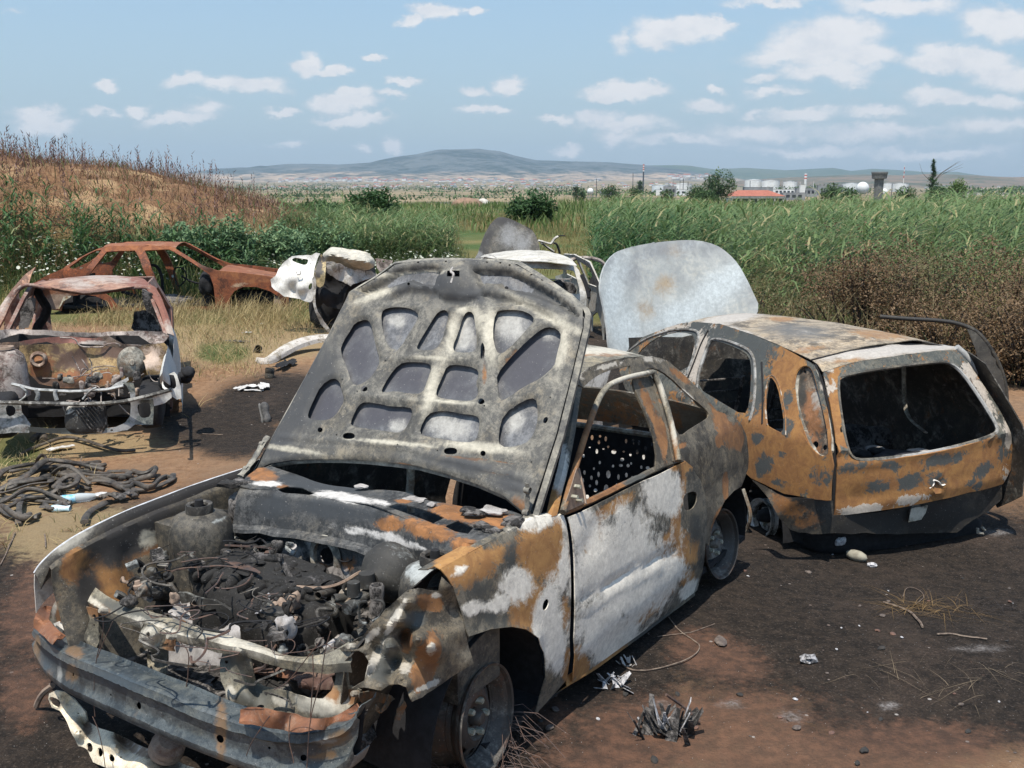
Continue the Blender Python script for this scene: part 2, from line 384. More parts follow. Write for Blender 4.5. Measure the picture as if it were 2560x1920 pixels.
def wheel(parent,name,c,R,w,axis,mat,matn,tilt=0,nuts=5,yawt=0):
    "bare steel rim with pressed disc; axis=+1 outer face toward +Y"
    o=empty(name,(0,0,0)); 
    rootm=MB(); M=rotM('X',-math.pi/2*axis); M=rotM('Z',yawt)@rotM('X',tilt)@M
    prof=[(R*.80,-w),(R*.98,-w),(R,-w*.95),(R*.98,-w*.9),(R*.93,-w*.86),(R*.90,-w*.7),(R*.80,-w*.5),(R*.78,-w*.35),(R*.88,-w*.14),(R*.92,-w*.08),(R*.97,-.01),(R*1.01,0),(R*1.0,.008),(R*.96,.004),(R*.93,-.02),(R*.89,-.035),(R*.80,-.055),(R*.76,-w*.4)]
    rim=rootm.lathe(prof,c,M,48)
    # disc with windows
    D=MB(); nr=9; na=80; rr=np.linspace(.17,.80,nr)*R
    def zf(r,a): 
        q=r/R; return -.06+.022*math.exp(-((q-.42)/.13)**2)-.02*sm(q,.6,.8)+.0*a
    V=[];F=[]
    for i,r in enumerate(rr):
        for k in range(na): a=2*math.pi*k/na; V.append((r*math.cos(a),r*math.sin(a),zf(r,a)))
    for i in range(nr-1):
        for k in range(na):
            if i in(5,6) and (k%8) in (0,1,2,3): continue
            F.append((i*na+k,i*na+(k+1)%na,(i+1)*na+(k+1)%na,(i+1)*na+k))
    D.add(np.array(V)@M.T+np.array(c),F)
    bpy.data.objects.remove(o)
    rimo=rim.build(name,mat,parent,split=35); d=D.build('wheel_disc',mat,rimo,solid=.004,split=35)
    for k in range(nuts):
        a=2*math.pi*k/nuts+.5; p=np.array([.30*R*math.cos(a),.30*R*math.sin(a),-.05])@M.T+np.array(c)
        b=MB().lathe([(0.0,0.025),(.0105,.025),(.0125,.02),(.0125,-.01)],p,M,6); b.build('wheel_nut',matn,rimo)
    MB().lathe([(0,.028),(.02,.028),(.028,.018),(.03,-.02)],np.array([0,0,-.045])@M.T+np.array(c),M,20).build('hub',mat,rimo)
    MB().lathe([(0,-.09),(R*.62,-.09),(R*.62,-.12),(0,-.12)],c,M,24).build('brake_drum',mat,rimo)
    return rimo
# ================================================================ ground
def gz(x,y):
    x=np.asarray(x,float);y=np.asarray(y,float)
    z=np.zeros(np.broadcast(x,y).shape)
    z=z-.20*np.exp(-(((x-2.6)/1.9)**2+((y-6.6)/1.7)**2)**1.5)        # hollow under the rear hatchback
    z=z-.13*np.exp(-(((x+3.6)/2.2)**2+((y-8.8)/2.4)**2)**1.5)
    r=np.hypot(x,y)
    # mound on the left
    mx=sm(-x,4.0,11.5)*.55+sm(-x,4.2,6.6)*.45
    mz=(2.25*mx+.5*sm(-x,7,15))*sm(y,17.6,25)*(1-sm(y,30,44))
    z=z+mz
    P=np.stack([x,y,x*0],-1)
    nz=fbm(P,.33,4,5)*.05+fbm(P,2.1,3,9)*.018
    near=np.exp(-r/60)
    z=z+nz*near+fbm(P,9.,3,15)*.011*np.exp(-r/9)
    z=z+fbm(P,.8,5,2)*.55*sm(mz,.3,1.5)
    z=z-6*sm(r,90,420)+0
    far=sm(y,2600,6500)*46*(.8+.3*fbm(P,.0011,3,4)); z=z+far*(y>0)
    return z
def axis(dense0,dense1,st,g,lim):
    c=list(np.arange(dense0,dense1,st)); s=st; x=c[-1]
    while x<lim: s*=g; x+=s; c.append(x)
    s=st; x=c[0]; l=[]
    while x>-lim: s*=g; x-=s; l.append(x)
    return np.array(l[::-1]+c)
gx=axis(-4.6,4.6,.036,1.065,12000); gy=axis(1.4,9.5,.036,1.055,12500); gy=gy[gy>-60]
X,Y=np.meshgrid(gx,gy); Z=gz(X,Y)
V=np.stack([X,Y,Z],-1).reshape(-1,3); nx,ny=len(gx),len(gy)
i=np.arange(nx*ny).reshape(ny,nx)
F=np.stack([i[:-1,:-1],i[:-1,1:],i[1:,1:],i[1:,:-1]],-1).reshape(-1,4)
me=bpy.data.meshes.new('ground'); me.vertices.add(len(V)); me.vertices.foreach_set('co',V.ravel())
me.loops.add(F.size); me.loops.foreach_set('vertex_index',F.ravel().astype(np.int32))
me.polygons.add(len(F)); me.polygons.foreach_set('loop_start',(np.arange(len(F))*4).astype(np.int32)); me.polygons.foreach_set('loop_total',np.full(len(F),4,np.int32))
me.update(calc_edges=True); me.polygons.foreach_set('use_smooth',[True]*len(F))
GO=bpy.data.objects.new('ground',me); COL.objects.link(GO); tag(GO,None,None,kind='structure')
# zones: r = reddish/brown baked soil, w = pale ash, k = charred black; g attr: grass
u,v,dep=project(V); ok=(V[:,1]>1.2)
bl=[('k',(1900,1560),520,170,8),('k',(2300,1500),420,190,5),('k',(1500,1620),260,190,-30),('k',(2350,1750),330,110,0),('k',(1250,1880),330,130,0),('k',(2050,1400),600,110,-3),
('k',(60,1800),320,230,60),('k',(500,1640),400,300,0),('k',(0,1600),160,190,0),('k',(1500,900),200,90,0),('k',(1700,1250),200,200,0),('k',(660,1010),120,55,-15),('k',(560,1075),125,52,8),

('r',(1750,1830),360,100,-4),('r',(2050,1890),430,75,0),('r',(1800,1640),130,60,20),('r',(1500,1900),160,50,0),('r',(1380,1780),60,40,0),('r',(2250,1860),260,60,0),('r',(120,1480),200,90,-60),('r',(60,1740),60,90,0),
('w',(1975,1790),75,34,10),('w',(1820,1760),60,26,0),('w',(2220,1765),40,16,0),('w',(1650,1760),60,28,0),('w',(2500,1330),60,14,0),('w',(2050,1350),60,16,0),('w',(1400,1690),90,24,-20),('w',(2450,1620),120,20,0)]
import time as _t; _t0=_t.time(); C=paint(None,V,bl,1.); C[~ok]=-1; set_col(GO,C)
# grass amount
dry=np.full(len(V),-1.); gr=np.full(len(V),-1.)
for (q,ru,rv,a,kd) in [((560,830),230,95,0,'d'),((470,790),220,70,0,'d'),((60,1210),170,110,0,'d'),((200,1340),230,90,0,'d'),((180,1110),260,40,0,'d'),((700,850),160,60,0,'d'),((1500,760),200,60,0,'d'),
                       ((30,1130),110,60,0,'g'),((560,880),90,40,0,'g')]:
    val=np.clip(1.3-1.3*np.hypot((u-q[0])/ru,(v-q[1])/rv),-1,1)*ok
    if kd=='d': dry=np.maximum(dry,val)
    else: gr=np.maximum(gr,val)
r=np.hypot(V[:,0],V[:,1])
gr=np.maximum(gr,sm(V[:,1],13.0,17.5)*2.2-1.); 
mound=sm(V[:,2],.6,1.5)*(V[:,0]<0)*(V[:,1]<60)
set_col(GO,np.stack([dry,gr,mound],-1),'gz')
m=bpy.data.materials.new('ground_soil'); m.use_nodes=True; n=NT(m.node_tree)
co=n.n('ShaderNodeTexCoord').outputs['Object']; a=n.sep(n.n('ShaderNodeAttribute',attribute_name='pc').outputs['Color']); g=n.sep(n.n('ShaderNodeAttribute',attribute_name='gz').outputs['Color'])
n1_=n.sep(n.noise(co,1.3,8,.68,out=1)); n2_=n.sep(n.noise(co,16,8,.75,out=1)); n3_=n.sep(n.noise(co,75,4,.7,out=1))
vo=n.n('ShaderNodeTexVoronoi',{'Vector':co,'Scale':52.0}); vo2=n.n('ShaderNodeTexVoronoi',{'Vector':co,'Scale':16.0})
soil=n.mix(n.ss(n2_[0],.3,.7),(.155,.082,.042),(.34,.205,.115)); soil=n.mix(n.ss(n1_[0],.4,.7,0,.7),soil,(.21,.145,.095))
peb=n.ss(n.m('ADD',vo.outputs['Distance'],n.m('MULTIPLY',n2_[1],.4)),.28,.2); soil=n.mix(n.m('MULTIPLY',peb,.5),soil,(.33,.24,.16))
def mk(i,j,th,cr,am=2.4):
    x=n.m('ADD',a[i],n.m('MULTIPLY',n.m('SUBTRACT',n1_[i],.5),am)); x=n.m('ADD',x,n.m('MULTIPLY',n.m('SUBTRACT',n2_[j],.5),1.8))
    return n.ss(n.m('ADD',x,n.m('ADD',n.m('MULTIPLY',n.m('SUBTRACT',n3_[j],.5),.7),th)),-cr,cr)
kk=mk(2,0,.4,.45,1.5); rr=mk(0,1,-.1,.5,1.5); ww=mk(1,2,-1.0,.6,2.6)
chc=n.mix(n.ss(n2_[2],.35,.7),(.010,.0078,.0062),(.040,.029,.021)); chc=n.mix(n.ss(n3_[0],.52,.75,0,.75),chc,(.13,.10,.08))
chc=n.mix(n.ss(n1_[1],.50,.70,0,.55),chc,n.mix(n.ss(n3_[2],.4,.6),(.04,.029,.022),(.095,.066,.05)))
col=n.mix(kk,soil,chc)
col=n.mix(n.m('MULTIPLY',rr,.85),col,n.mix(n.ss(n2_[1],.35,.7),(.075,.045,.032),(.17,.088,.055)))
col=n.mix(n.m('MULTIPLY',ww,.7),col,n.mix(n.ss(n3_[1],.4,.65),(.16,.14,.13),(.42,.40,.39)))
# ash flecks and grit on the char
fl=n.ss(vo.outputs['Distance'],.11,.06); fc=n.sep(vo.outputs['Color']); fl=n.m('MULTIPLY',fl,n.ss(fc[0],.70,.76)); col=n.mix(fl,col,n.mix(fc[1],(.30,.27,.25),(.6,.58,.55)))
fl=n.ss(vo2.outputs['Distance'],.15,.10); fc=n.sep(vo2.outputs['Color']); fl=n.m('MULTIPLY',fl,n.ss(fc[0],.90,.92)); col=n.mix(fl,col,n.mix(fc[1],(.12,.07,.05),(.40,.37,.34)))
dm=n.ss(n.m('ADD',g[0],n.m('MULTIPLY',n.m('SUBTRACT',n2_[1],.5),2.2)),-.1,.5); col=n.mix(n.m('MULTIPLY',dm,.75),col,n.mix(n3_[1],(.16,.11,.06),(.42,.33,.18)))
gm=n.ss(n.m('ADD',g[1],n.m('MULTIPLY',n.m('SUBTRACT',n1_[2],.5),1.)),.1,.6)
pos=n.sep(n.n('ShaderNodeNewGeometry').outputs['Position'])
ln=n.noise(co,.12,6,.6); fn=n.noise(co,.011,7,.7)
gc=n.mix(n.ss(ln,.35,.65),(.05,.085,.02),(.17,.14,.055)); 
fcol=n.mix(n.ss(fn,.35,.5),(.05,.06,.035),(.26,.20,.12)); fcol=n.mix(n.ss(n.noise(co,.004,6,.7),.5,.62),fcol,(.055,.07,.04))
gc=n.mix(n.ss(pos[1],150,600),gc,fcol)
col=n.mix(gm,col,gc)
mc=n.mix(n.ss(n2_[0],.35,.65),(.11,.055,.03),(.26,.15,.075)); mc=n.mix(n.ss(n.noise(co,.9,6,.65),.5,.62),mc,(.36,.24,.13)); col=n.mix(g[2],col,mc)
hh=n.m('ADD',n.m('ADD',n.m('MULTIPLY',n2_[0],1.),n.m('MULTIPLY',n3_[2],.35)),n.m('MULTIPLY',peb,.35))
bp=n.n('ShaderNodeBump',{'Strength':.9,'Distance':.03,'Height':hh})
bs=n.n('ShaderNodeBsdfPrincipled',{'Base Color':col,'Roughness':.93,'Specular IOR Level':.25,'Normal':bp}); n.n('ShaderNodeOutputMaterial',{'Surface':bs})
me.materials.append(m)
# ================================================================ hills
def hill(name,pts,D,front,mat,nu=260,nd=26,amp=10,seed=1,back=None):
    pts=np.array(pts,float); us=np.linspace(pts[0,0],pts[-1,0],nu); vs=np.interp(us,pts[:,0],pts[:,1])
    rows=[]
    for k in range(nd+6):
        f_=k/nd
        yd=D-front*(1-f_) if k<=nd else D+front*.5*(k-nd)/6
        for uu,vv in zip(us,vs):
            d=px_dir(uu,vv); x=d[0]/d[1]*(D*.25+.75*yd); zr=CAMH+d[2]/d[1]*D
            base=gz(0*x+x,min(yd,12000))*1-6
            w=sm(f_,0,1)**.9 if k<=nd else 1-sm((k-nd)/6,0,1)
            rows.append((x,yd,base+(zr-base)*w))
    V=np.array(rows); N=fbm(V*np.array([1,1,0]),.0016,5,seed)+.4*np.abs(fbm(V*np.array([1,1,0]),.004,4,seed+5)); 
    kk=np.repeat(np.arange(nd+6)/nd,nu); V[:,2]+=N*amp*np.sin(np.clip(kk,0,1)*math.pi)*2.2
    F=[(k*nu+j,k*nu+j+1,(k+1)*nu+j+1,(k+1)*nu+j) for k in range(nd+5) for j in range(nu-1)]
    o=mesh_obj(name,V,F,mat,split=0); tag(o,None,None,kind='structure'); return o
def hillmat(name,scrub,rock,tan,f=.002,tl=-1):
    m=bpy.data.materials.new(name); m.use_nodes=True; n=NT(m.node_tree); co=n.n('ShaderNodeTexCoord').outputs['Object']
    a=n.noise(co,f,9,.72); b=n.noise(co,f*7,7,.75); z=n.sep(co)[2]
    col=n.mix(n.ss(n.m('ADD',n.m('MULTIPLY',a,.5),n.m('MULTIPLY',b,.5)),.46,.56),rock,scrub)
    if tl>0:
        w=n.ss(n.m('ADD',n.m('DIVIDE',z,tl),n.m('MULTIPLY',n.m('SUBTRACT',a,.5),3.)),1.1,.5); col=n.mix(w,col,n.mix(n.ss(b,.45,.6),tan,scrub))
    bs=n.n('ShaderNodeBsdfPrincipled',{'Base Color':col,'Roughness':.95}); n.n('ShaderNodeOutputMaterial',{'Surface':bs}); return m
mtM=hillmat('mountain_scrub',(.018,.036,.034),(.085,.10,.10),(.36,.27,.19),.0016,95)
mtB=hillmat('ridge_forest',(.035,.065,.035),(.075,.095,.05),(.2,.2,.1),.0016)
mtC=hillmat('near_hill',(.05,.06,.03),(.17,.12,.08),(.2,.2,.1),.004)
hill('mountain',[(420,448),(560,424),(640,420),(700,414),(760,411),(850,413),(930,408),(980,398),(1040,390),(1100,379),(1160,376),(1200,375),(1250,381),(1290,393),(1340,403),(1420,406),(1520,409),(1600,414),(1660,420),(1750,440),(1850,456)],9000,3600,mtM,nu=420,nd=40,amp=20,seed=3)
hill('far_ridge',[(1350,420),(1450,413),(1560,415),(1680,414),(1720,415),(1780,424),(1860,420),(1960,426),(2080,420),(2120,428),(2180,422),(2260,426),(2330,432),(2380,430),(2440,440),(2560,447),(2800,450)],10400,3000,mtB,amp=10,seed=9)
hill('low_hill',[(1700,466),(1850,452),(1980,444),(2150,438),(2230,440),(2300,436),(2400,440),(2450,443),(2500,444),(2560,443),(2700,438),(2900,440)],5200,2300,mtC,amp=5,seed=12)
# ================================================================ foreground hatchback
A=Frame(-.79,3.70,-.045,-2.138)
def YA(x,z):
    y=.835-.05*max(0,x)**1.5-.11*max(0,x-.35)**1.2-.07*max(0,-x-2.3)**1.5
    y-=.46*max(0,z-.84)*min(1,max(0,z-.84)/.06)
    y-=.012*min(4,((z-.6)/.25)**2) if z<.84 else .011
    y-=.12*min(.3,max(0,.3-z)); y-=.06*(z-.5)
    return y
FA=lambda p:p[1]-YA(p[0],p[2])
CA=empty('burnt_hatchback',(A.T[0],A.T[1],A.T[2]),A.yaw,'nearest burnt out car, raised bonnet with pressed holes, white and rust door','car')
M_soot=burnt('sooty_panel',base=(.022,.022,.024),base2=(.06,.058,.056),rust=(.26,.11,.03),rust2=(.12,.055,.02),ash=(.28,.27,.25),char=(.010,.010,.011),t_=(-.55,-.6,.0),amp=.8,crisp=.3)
M_side=burnt('scorched_panel',base=(.055,.06,.064),base2=(.15,.148,.14),rust=(.38,.205,.07),rust2=(.24,.115,.04),ash=(.80,.78,.73),char=(.025,.03,.035),t_=(.08,.12,-.5),amp=.66,crisp=.24,bump=.5,mott=.5)
M_quart=burnt('scorched_quarter',base=(.06,.058,.055),base2=(.13,.125,.115),rust=(.27,.13,.05),rust2=(.15,.07,.03),ash=(.5,.48,.44),char=(.04,.045,.05),t_=(-.1,-.35,-.1),amp=.6)
M_hin=burnt('bonnet_inner',warm=(1.05,1.01,.90),mott=.5,base=(.075,.076,.078),base2=(.195,.19,.178),rust=(.33,.15,.05),ash=(.53,.50,.42),char=(.028,.03,.035),t_=(-.6,-.2,.12),amp=.66,crisp=.5)
M_hsk=burnt('bonnet_skin',warm=(1,1,1),base=(.085,.088,.096),base2=(.175,.18,.19),rust=(.2,.1,.05),ash=(.44,.43,.40),char=(.035,.035,.042),t_=(-.9,-.3,.0),amp=.6,crisp=.4,mott=.4)
M_bay=burnt('engine_bay_metal',base=(.045,.045,.045),base2=(.12,.115,.105),rust=(.34,.17,.055),ash=(.40,.38,.32),char=(.016,.016,.018),t_=(.2,-.35,.55),amp=.9,crisp=.3)
M_sup=burnt('support_metal',warm=(1.06,1.01,.90),base=(.11,.105,.092),base2=(.25,.24,.205),rust=(.30,.16,.07),ash=(.55,.52,.45),char=(.05,.052,.05),t_=(.15,-.12,.35),amp=.8,crisp=.35)
M_beam=burnt('blued_beam',warm=(1,1,1),base=(.04,.05,.056),base2=(.095,.108,.11),rust=(.20,.115,.055),rust2=(.12,.08,.045),ash=(.3,.31,.3),char=(.03,.04,.048),t_=(.15,-.2,.3),amp=.8,crisp=.5,rough=.5)
M_rust=burnt('bare_rust',base=(.12,.055,.032),base2=(.22,.095,.05),rust=(.28,.12,.055),rust2=(.17,.068,.035),ash=(.33,.25,.2),char=(.05,.03,.028),t_=(.6,.4,.5),amp=.9,crisp=.35,bump=.7)
M_white=burnt('white_ash_beam',base=(.55,.53,.50),base2=(.72,.71,.68),rust=(.28,.20,.14),rust2=(.2,.15,.11),ash=(.8,.79,.77),char=(.3,.28,.26),t_=(-.0,.5,.1),amp=.8,crisp=.3)
M_char=burnt('charred_lump',base=(.012,.012,.013),base2=(.035,.033,.033),rust=(.10,.045,.025),ash=(.2,.19,.19),char=(.008,.008,.009),t_=(.1,.0,.8),amp=.7,bump=1.,rough=.85,sc_=1.6)
M_ash=simple('ashy_alloy',(.58,.57,.58),(.2,.2,.21),60,.8,.5)
M_alu=burnt('grey_alloy',base=(.085,.085,.087),base2=(.19,.188,.19),rust=(.2,.12,.06),ash=(.45,.44,.45),char=(.05,.05,.055),t_=(-.3,.4,.2),amp=.8,crisp=.4)
M_wire=simple('burnt_wire',(.12,.07,.05),(.05,.04,.04),40,.8)
M_nut=simple('pale_nut',(.42,.40,.32),(.2,.2,.15),60,.6,.4)
M_blk=simple('soot_shade_black',(.013,.013,.015),(.006,.006,.007),30,.95,.3)  # soot on burnt parts, also painted shade in holes
# ---- bonnet: inner frame with pressed holes, outer skin behind it
HA=math.atan2(.84,.545); hn=np.array([.84,0,.545]); hu=np.array([-.545,0,.84]); H0=np.array([-.44,0,.915])
FH=lambda p:(p-H0)@hn
def h2(Q): # photo px -> bonnet plane coords (y, s)
    P=A.line(Q,FH); return [(p[1],(p-H0)@hu) for p in P]
def hm(Q,h): return H0+np.outer(Q[:,1],hu)+np.outer(Q[:,0],[0,1,0])+np.outer(h,hn)
hole_px=[[(835,430),(870,405),(940,398),(1000,405),(1050,430),(1055,465),(1000,560),(940,650),(905,650),(870,625),(840,520)],
[(1190,420),(1215,415),(1237,440),(1220,520),(1200,600),(1160,650),(1100,655),(1050,650),(1045,630),(1100,540),(1160,440)],
[(1340,425),(1380,430),(1392,500),(1405,600),(1395,660),(1340,670),(1270,665),(1260,630),(1290,560),(1315,470)],
[(1510,430),(1560,415),(1660,418),(1720,440),(1745,475),(1700,530),(1620,620),(1550,680),(1515,660),(1495,560)],
[(680,490),(750,470),(775,500),(800,620),(830,720),(800,780),(760,830),(700,865),(660,850),(640,780),(590,660),(610,600),(650,540)],
[(1820,515),(1880,530),(1905,570),(1870,700),(1860,750),(1780,820),(1680,870),(1580,940),(1535,955),(1525,860),(1520,800),(1600,700),(1700,600),(1770,540)],
[(940,735),(1000,722),(1110,728),(1135,755),(1110,830),(1080,910),(1000,912),(920,895),(845,905),(835,890),(880,810)],
[(1225,745),(1290,740),(1400,760),(1415,800),(1395,850),(1415,900),(1390,950),(1320,955),(1200,940),(1160,925),(1165,880),(1195,820)],
[(480,860),(550,815),(590,840),(600,890),(620,950),(580,1020),(540,1060),(480,1070),(405,1060),(400,1030),(430,960)],
[(700,980),(740,958),(850,975),(870,985),(1000,990),(1020,1010),(1010,1060),(980,1120),(940,1145),(850,1130),(720,1115),(655,1100),(660,1060)],
[(1110,1030),(1180,1012),(1260,1018),(1300,1030),(1400,1040),(1420,1070),(1410,1160),(1380,1200),(1280,1195),(1150,1170),(1075,1160),(1065,1120)],
[(1560,1030),(1680,950),(1750,935),(1765,1000),(1760,1100),(1720,1190),(1640,1225),(1540,1228),(1530,1150)]]
holes=[smooth_poly(h2(c2(*h)),1) for h in hole_px]
def sl(cx,cy,rx,ry,a=0): return smooth_poly(h2(c2(*ell(cx,cy,rx,ry,12,a))),0)
small=[sl(948,635,52,8,-.87),sl(1446,668,12,48),sl(745,887,19,17),sl(1438,966,19,18),sl(482,1130,15,15),sl(1447,1270,16,16),
 h2(c2(*smooth_poly([(618,1148),(688,1148),(688,1186),(618,1186)],2))),h2(c2(*smooth_poly([(1216,1236),(1293,1236),(1293,1276),(1216,1276)],2))),h2(c2((1243,200),(1318,202),(1318,238),(1243,236))),
 sl(1817,1075,13,20,.4),sl(1004,268,8,8),sl(1569,279,8,8)]
tiny=[sl(x,y,4.5,4.5) for x,y in ((1217,578),(870,724),(614,834),(703,904),(1096,900),(1614,940),(1458,992),(580,1160),(1176,1252),(1844,940),(1735,1322),(415,797),(945,1220))]
tiny+=[sl(x,y,6,6) for x,y in ((660,305),(720,275),(800,240),(880,190),(1060,140),(1225,135),(1335,133),(1470,140),(1548,145),(1603,158),(1730,212),(1790,240),(1888,283),(1940,310),(1985,338))]
outer=h2(c2((60,1375),(100,1300),(250,1030),(400,760),(520,540),(640,300),(700,262),(790,210),(850,165),(905,125),(1000,112),(1130,103),(1275,103),(1450,108),(1560,113),(1650,126),(1750,185),(1850,250),(1950,320),(2050,400),(2062,430),(2052,520),(1980,830),(1900,1150),(1820,1400),(1745,1640),(1700,1640),(1640,1590),(1560,1525),(1400,1455),(1200,1390),(1050,1350),(900,1330),(750,1315),(600,1308),(450,1308),(300,1315),(180,1335)))
inner=h2(c2((100,1358),(130,1290),(270,1030),(415,765),(535,545),(645,310),(720,278),(800,230),(870,185),(915,150),(1000,130),(1130,122),(1275,120),(1450,124),(1550,130),(1630,148),(1730,200),(1830,262),(1930,330),(2030,412),(2030,520),(1955,830),(1875,1150),(1795,1400),(1720,1610),(1690,1622),(1640,1580),(1560,1515),(1400,1445),(1200,1380),(1050,1340),(900,1320),(750,1305),(600,1300),(450,1300),(300,1306),(180,1325)))
rec=h2(c2((690,300),(800,270),(905,200),(960,180),(1130,165),(1200,185),(1160,230),(1150,280),(1060,262),(1010,240),(940,262),(850,300),(760,330)))
rec2=h2(c2((1370,180),(1600,190),(1700,235),(1850,320),(1980,420),(2010,470),(1900,400),(1760,340),(1600,300),(1540,280),(1530,260),(1440,262),(1425,300),(1410,250)))
rec3=h2(c2((900,330),(1000,292),(1150,300),(1200,345),(1300,350),(1400,345),(1440,320),(1560,340),(1700,380),(1830,440),(1880,500),(1780,470),(1660,395),(1540,395),(1430,345),(1370,380),(1330,400),(1200,405),(1160,350),(1060,380),(960,385),(870,380)))
ribs=[h2(c2((1160,370),(1020,540),(930,690),(760,880))),h2(c2((1440,400),(1445,800),(1440,960))),h2(c2((1300,400),(1190,600),(1110,900),(1040,1180))),h2(c2((650,920),(1060,950),(1460,990))),h2(c2((870,710),(1060,690),(1440,700)))]
def hood_h(Q):
    dm=np.full(len(Q),9.)
    for h in holes: dm=np.minimum(dm,poly_dist(Q,h))
    H=.011*sm(dm,.002,.016)-.011
    so_=poly_dist(Q,inner); H+=-.0+.010*sm(so_,.0,.012)
    for rc,dp in ((rec,.036),(rec2,.036),(rec3,.022)):
        H-=dp*sm(sdf(Q,rc),-.012,.016)
    lat=np.array(h2(c2((1280,240)))[0]); H+=.018*np.exp(-(np.hypot(*(Q-lat).T)/.075)**4)
    for yy in (.035,.075,.115): # pressed beads along the hinge edge
        sb=np.interp(Q[:,0],[-.65,0,.7],[.0,.055,.01])+yy; H+=.007*np.exp(-((Q[:,1]-sb)/.011)**2)*sm(so_,.03,.06)
    for r in ribs: H+=.005*np.exp(-(poly_dist(Q,np.array(r),False)/.012)**2)
    H+=.003*fbm(np.stack([Q[:,0],Q[:,1],Q[:,0]*0],1),7,3,4)
    return H
bonnet_b=sc3([('w',c2(1480,560)[0],48,204,0),('w',c2(1820,450)[0],240,37,28),('w',c2(1130,900)[0],40,186,12),('w',c2(1250,600)[0],36,148,10),('w',c2(1000,200)[0],264,18,-4),('w',c2(1900,640)[0],40,186,8),('w',c2(720,690)[0],24,142,-10),
 ('w',c2(300,1240)[0],176,18,8),('w',c2(900,1200)[0],336,13,5),('w',c2(1150,700)[0],208,15,2),('w',c2(1250,960)[0],208,14,4),('w',c2(800,330)[0],128,24,-20),('w',c2(700,600)[0],48,74,60),('w',c2(1400,470)[0],56,86,0),('w',c2(1700,640)[0],120,18,-48),('w',c2(1450,1230)[0],240,31,6),('w',c2(1350,420)[0],72,24,0),
 ('k',c2(400,900)[0],120,330,30),('k',c2(220,1200)[0],120,160,30),('k',c2(1100,250)[0],260,70,0),('k',c2(1350,330)[0],200,60,0),('k',c2(1700,300)[0],300,50,28),('k',c2(1300,1330)[0],260,40,8),('k',c2(1620,1450)[0],110,60,20),  # dark ellipses along the lip paint shade into its recess
 ('r',c2(1600,690)[0],90,20,-48),('r',c2(1450,810)[0],20,100,0),('r',c2(1400,1300)[0],330,10,6),('r',c2(1560,1385)[0],120,10,6),('r',c2(900,1325)[0],300,8,4),('r',c2(1650,1560)[0],60,60,0)],2.37)
HB=sheet('bonnet',outer,[],lambda Q:hm(Q,-.022-.014*((Q[:,0]/.7)**2)+.002*fbm(np.stack([Q[:,0],Q[:,1],Q[:,0]*0],1),4,2,9)-.0),.03,M_hsk,CA,frame=A,
 blobs=sc3([('w',c2(1230,1110)[0],170,80,5),('w',c2(930,1100)[0],60,40,0),('w',c2(1330,560)[0],60,120,0),('w',c2(940,480)[0],60,50,0),('w',c2(1840,560)[0],60,40,0),('w',c2(1640,1080)[0],60,90,30),('k',c2(1700,720)[0],150,200,30),('k',c2(700,680)[0],100,200,0),('k',c2(500,960)[0],120,130,0),('k',c2(850,1040)[0],200,60,0),('k',c2(1000,820)[0],140,90,0),('k',c2(1300,850)[0],120,110,0),('w',c2(1620,520)[0],110,110,0)],2.37),solid=.0)
IF=sheet('bonnet_frame',inner,holes+small+tiny,lambda Q:hm(Q,hood_h(Q)),.0125,M_hin,HB,frame=A,blobs=bonnet_b,solid=0,split=75)
# folded flange joining skin and frame
ro=np.array(densify(outer,.03)); d_=lambda h:hm(ro,np.full(len(ro),h))
fl=MB(); nn=len(ro); back=hm(ro,-.022-.014*((ro[:,0]/.7)**2)); cen=ro.mean(0); ri=ro+(cen-ro)/np.linalg.norm(cen-ro,axis=1)[:,None]*.016
front_=hm(ri,np.full(nn,-.006)); mid_=hm(ro+(ro-cen)/np.linalg.norm(ro-cen,axis=1)[:,None]*.004,np.full(nn,-.018))
fl.add(np.vstack([back,mid_,front_]),[(k*nn+i,k*nn+(i+1)%nn,(k+1)*nn+(i+1)%nn,(k+1)*nn+i) for k in (0,1) for i in range(nn)])
fl.build('bonnet_flange',M_hin,HB,solid=.002)
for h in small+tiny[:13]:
    h=np.array(h); c_=h.mean(0); h2_=c_+(h-c_)*1.5; mesh_obj('hole_shade_disc',hm(h2_,np.full(len(h2_),-.014)),[tuple(range(len(h2_)))],M_blk,IF)  # black discs put shade behind the small holes
# latch loop and hinges
P=A.line(c2((1280,180),(1262,205),(1285,215),(1275,250),(1268,272)),FH)+hn*.025; MB().tube(resample(smooth_poly(P,2,False),20),.006,8).build('latch_hook',M_alu,HB)
def hinge(Q,y,w=.016):
    P=resample(smooth_poly(A.line(Q,(1,y)),2,False),16); m=MB().tube(P,[w*(1-.3*abs(math.sin(i*1.1))) for i in range(16)],8,flat=.5)
    for i in (3,12): m.lathe([(0,.012),(.012,.012),(.013,-.012)],P[i]+np.array([.0,0,0]),rotM('X',math.pi/2),10)
    m.build('bonnet_hinge',M_hin,CA)
hinge(c2((0,1400),(60,1330),(100,1270),(130,1210),(165,1165)),-.70,.02); hinge(c2((1680,1660),(1700,1600),(1705,1520),(1700,1440)),.735,.012)
MB().tube(A.line(k1((870,1650),(940,1560),(1050,1400),(1140,1230)),(1,-.72)),.009,6).build('hinge_arm',M_hin,CA)
